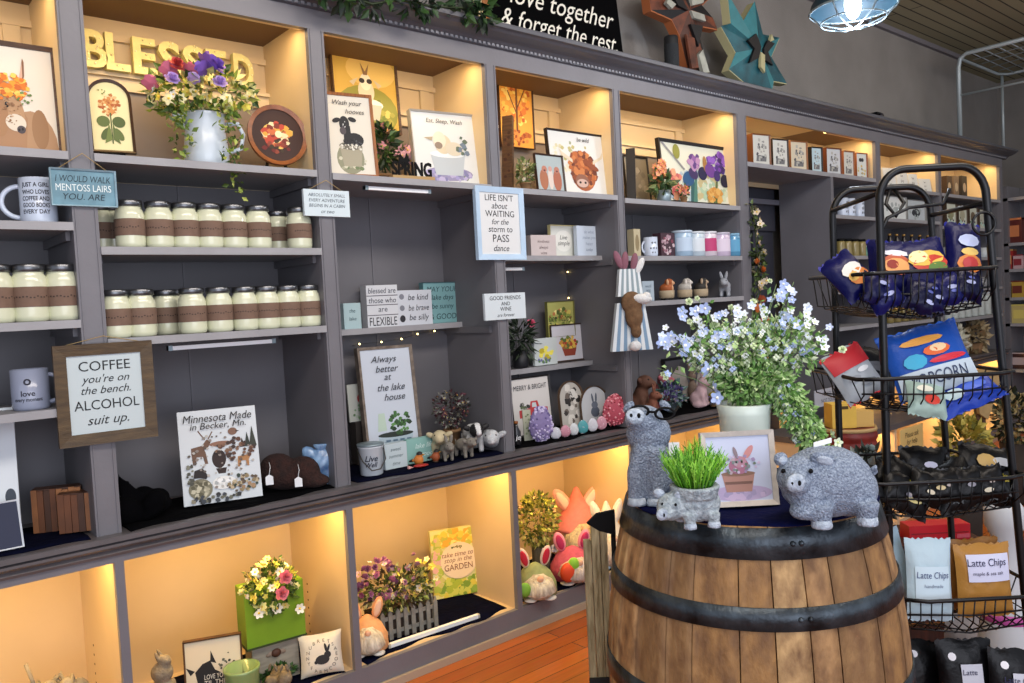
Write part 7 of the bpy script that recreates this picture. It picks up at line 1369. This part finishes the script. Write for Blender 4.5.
# second basket
z = .985
snack(.165, .02, z+.035, .23, .19, .07, '1E4FA8', 'large royal blue bag with red swoosh and white band in the second basket', (-.35,-.22,0), label=(-.95,.95,-.95,-.25,'B8C8D4'), col2=[(.15,.2,.35,.16,'D8622A'), (.2,.25,.22,.12,'E8C89A'), (-.45,.0,.28,.22,'2AA0C8'), (.35,-.1,.5,.1,'C8283A'), (-.1,.55,.55,.12,'E0A04A')], lines=[('POPCORN', -.55, .035, '2A3A5A')], seedn=1, top='2A62C0')
snack(-.02, .05, z+.03, .13, .15, .05, 'A4ACB4', 'white and red snack bag leaning at the near end of the second basket', (-.4,-.4,.2), label=(-.95,.95,.2,.95,'B01C28'), col2=[(-.3,-.2,.3,.12,'8A9098'), (.2,-.5,.4,.1,'7A8088'), (.3,.0,.3,.1,'D8DCE0')], seedn=2, top='C8202E')
snack(.23, -.03, z-.0, .18, .09, .05, '1438A0', 'blue bag lying in the second basket below the large royal blue bag', (-.9,-.35,0), col2=[(-.4,0,.3,.4,'B8D0D8'), (.3,.1,.4,.3,'2A58C8')], seedn=3)
snack(.10, -.03, z-.02, .11, .10, .05, '98B0A8', 'pale green and white bag pressed against the second basket wires', (-.5,.2,0), col2=[(0,-.2,.4,.3,'C83A2A'), (-.3,.4,.4,.2,'D8D8C8')], seedn=4)
snack(.02, .14, z+.02, .17, .14, .06, '2A2C30', 'dark grey bag at the rear of the second basket', (-.2,.3,.2), col2=[(0,.2,.5,.2,'8A9098'), (0,-.3,.4,.2,'5A6068')], seedn=5)
# third basket: black chip bags with yellow labels
z = .70
spec = [(-.06,.0,.15,.17,(-.5,-.4,.3),[(.0,.3,.5,.2,'B8A88A'),(-.2,-.3,.4,.2,'6A6458')],'black chip bag with tan marks at the near end of the third basket'),
 (.03,-.02,.15,.17,(-.5,.5,0),[(.1,.0,.7,.16,'C8C03A'),(0,-.5,.5,.15,'D8CC8A')],'black chip bag with a bright yellow band near the front post'),
 (.12,.03,.15,.19,(-.3,.1,0),[(.1,.35,.3,.12,'B4B4C8'),(-.2,.0,.4,.14,'C8BC4A')],'black chip bag with a small lilac label in the third basket'),
 (.20,-.02,.15,.16,(-.55,-.25,0),[(0,.1,.4,.2,'A8A08A'),(.3,.4,.3,.14,'C8C4A0')],'black chip bag with a cream blot in the third basket'),
 (.28,.02,.18,.19,(-.35,.22,0),[(0,-.1,.8,.16,'C8B83A'),(-.2,.4,.35,.25,'B8985A'),(.4,.45,.4,.15,'B8BCC0')],'black chip bag with a long yellow banner at the far end of the third basket')]
for i, (x, y, w_, h_, rot, c2_, lb) in enumerate(spec): snack(x, y, z+.01, w_*.9, h_*.85, .05, '050507', lb, rot, col2=c2_, seedn=60+i, lines=[('CHIPS', -.1, .02, '2A2A10')] if i in (1, 4) else ())
for i in range(12):
    x = -.05+.065*(i % 6)+r_.uniform(-.01,.01); snack(x, -.02+.08*(i//6), z+.03+.012*(i//6), 0.10, .09, .05, ['040406','09090C','060609'][i % 3], 'small black chip bag with cream flecks low in the third wire basket', (-.3, r_.uniform(-.6,.6), r_.uniform(-.3,.3)), col2=[(r_.uniform(-.4,.4), r_.uniform(-.4,.4), .25, .14, ['C8B88A','8A8A98','D8D0B8'][i % 3]), (r_.uniform(-.4,.4), r_.uniform(-.4,.4), .15, .08, 'A8A0A0')], group='small black chip bags in the third basket', seedn=80+i)
# fourth basket: Latte Chips pouches
snack(.085, -.04, .42, .125, .215, .045, 'B4CCD8', 'pale blue pouch lettered Latte Chips standing in the fourth basket', (-.12,.05,0), label=(-.75,.75,-.55,.35,'C4DAE6'), lines=[('Latte Chips', .12, .017, '3A4A7A'), ('handmade', -.12, .009, '6A7A94')], seedn=5, glossy=False)
snack(.03, .03, .455, .12, .19, .04, 'A4BCC8', 'pale blue pouch tucked behind the lettered blue pouch', (-.05,-.25,0), col2=[(0,.2,.4,.2,'C8D8E0')], seedn=6, glossy=False)
snack(.235, -.04, .425, .15, .19, .05, 'A87A3A', 'shiny gold pouch with a white Latte Chips label', (-.1,.0,0), label=(-.7,.85,.0,.75,'C8CCE4'), lines=[('Latte Chips', .5, .019, '1A1A4A'), ('maple & sea salt', .22, .009, '3A3A5A')], seedn=7)
snack(.23, .03, .42, .16, .20, .05, '8A5E2A', 'duller gold pouch behind the shiny gold one', (.1,-.05,0), col2=[(0,.3,.4,.2,'C89A5A')], seedn=8)
# floor-level black bags
for i, (x, y, lb, ln) in enumerate([(.20, -.02, 'black pouch with a small white Latte label at the rack foot', 'Latte'), (.30, -.06, 'black pouch with a white Latte Chips label nearest the aisle at the rack foot', 'Latte Chips'), (.10, .06, 'plain black pouch behind the lettered ones at the rack foot', '')]):
    snack(x, y-.0, .07, .15, .27-.015*i, .05, '08080B', lb, (-.15, .08*i, -.05), label=(-.3,.5,.15,.55,'C4C8D4') if ln else None, lines=[(ln, .4, .014, '1A1A4A')] if ln else (), col2=[(-.55,.7,.14,.08,'E8E8EC')], seedn=20+i)
t = snack(.235, .13, .05, .10, .31, .05, 'A89C94', 'crumpled grey-white paper bag at the back of the rack foot', (0,.1,0), col2=[(0,0,.3,.2,'B8B0AC')], seedn=29, glossy=False)
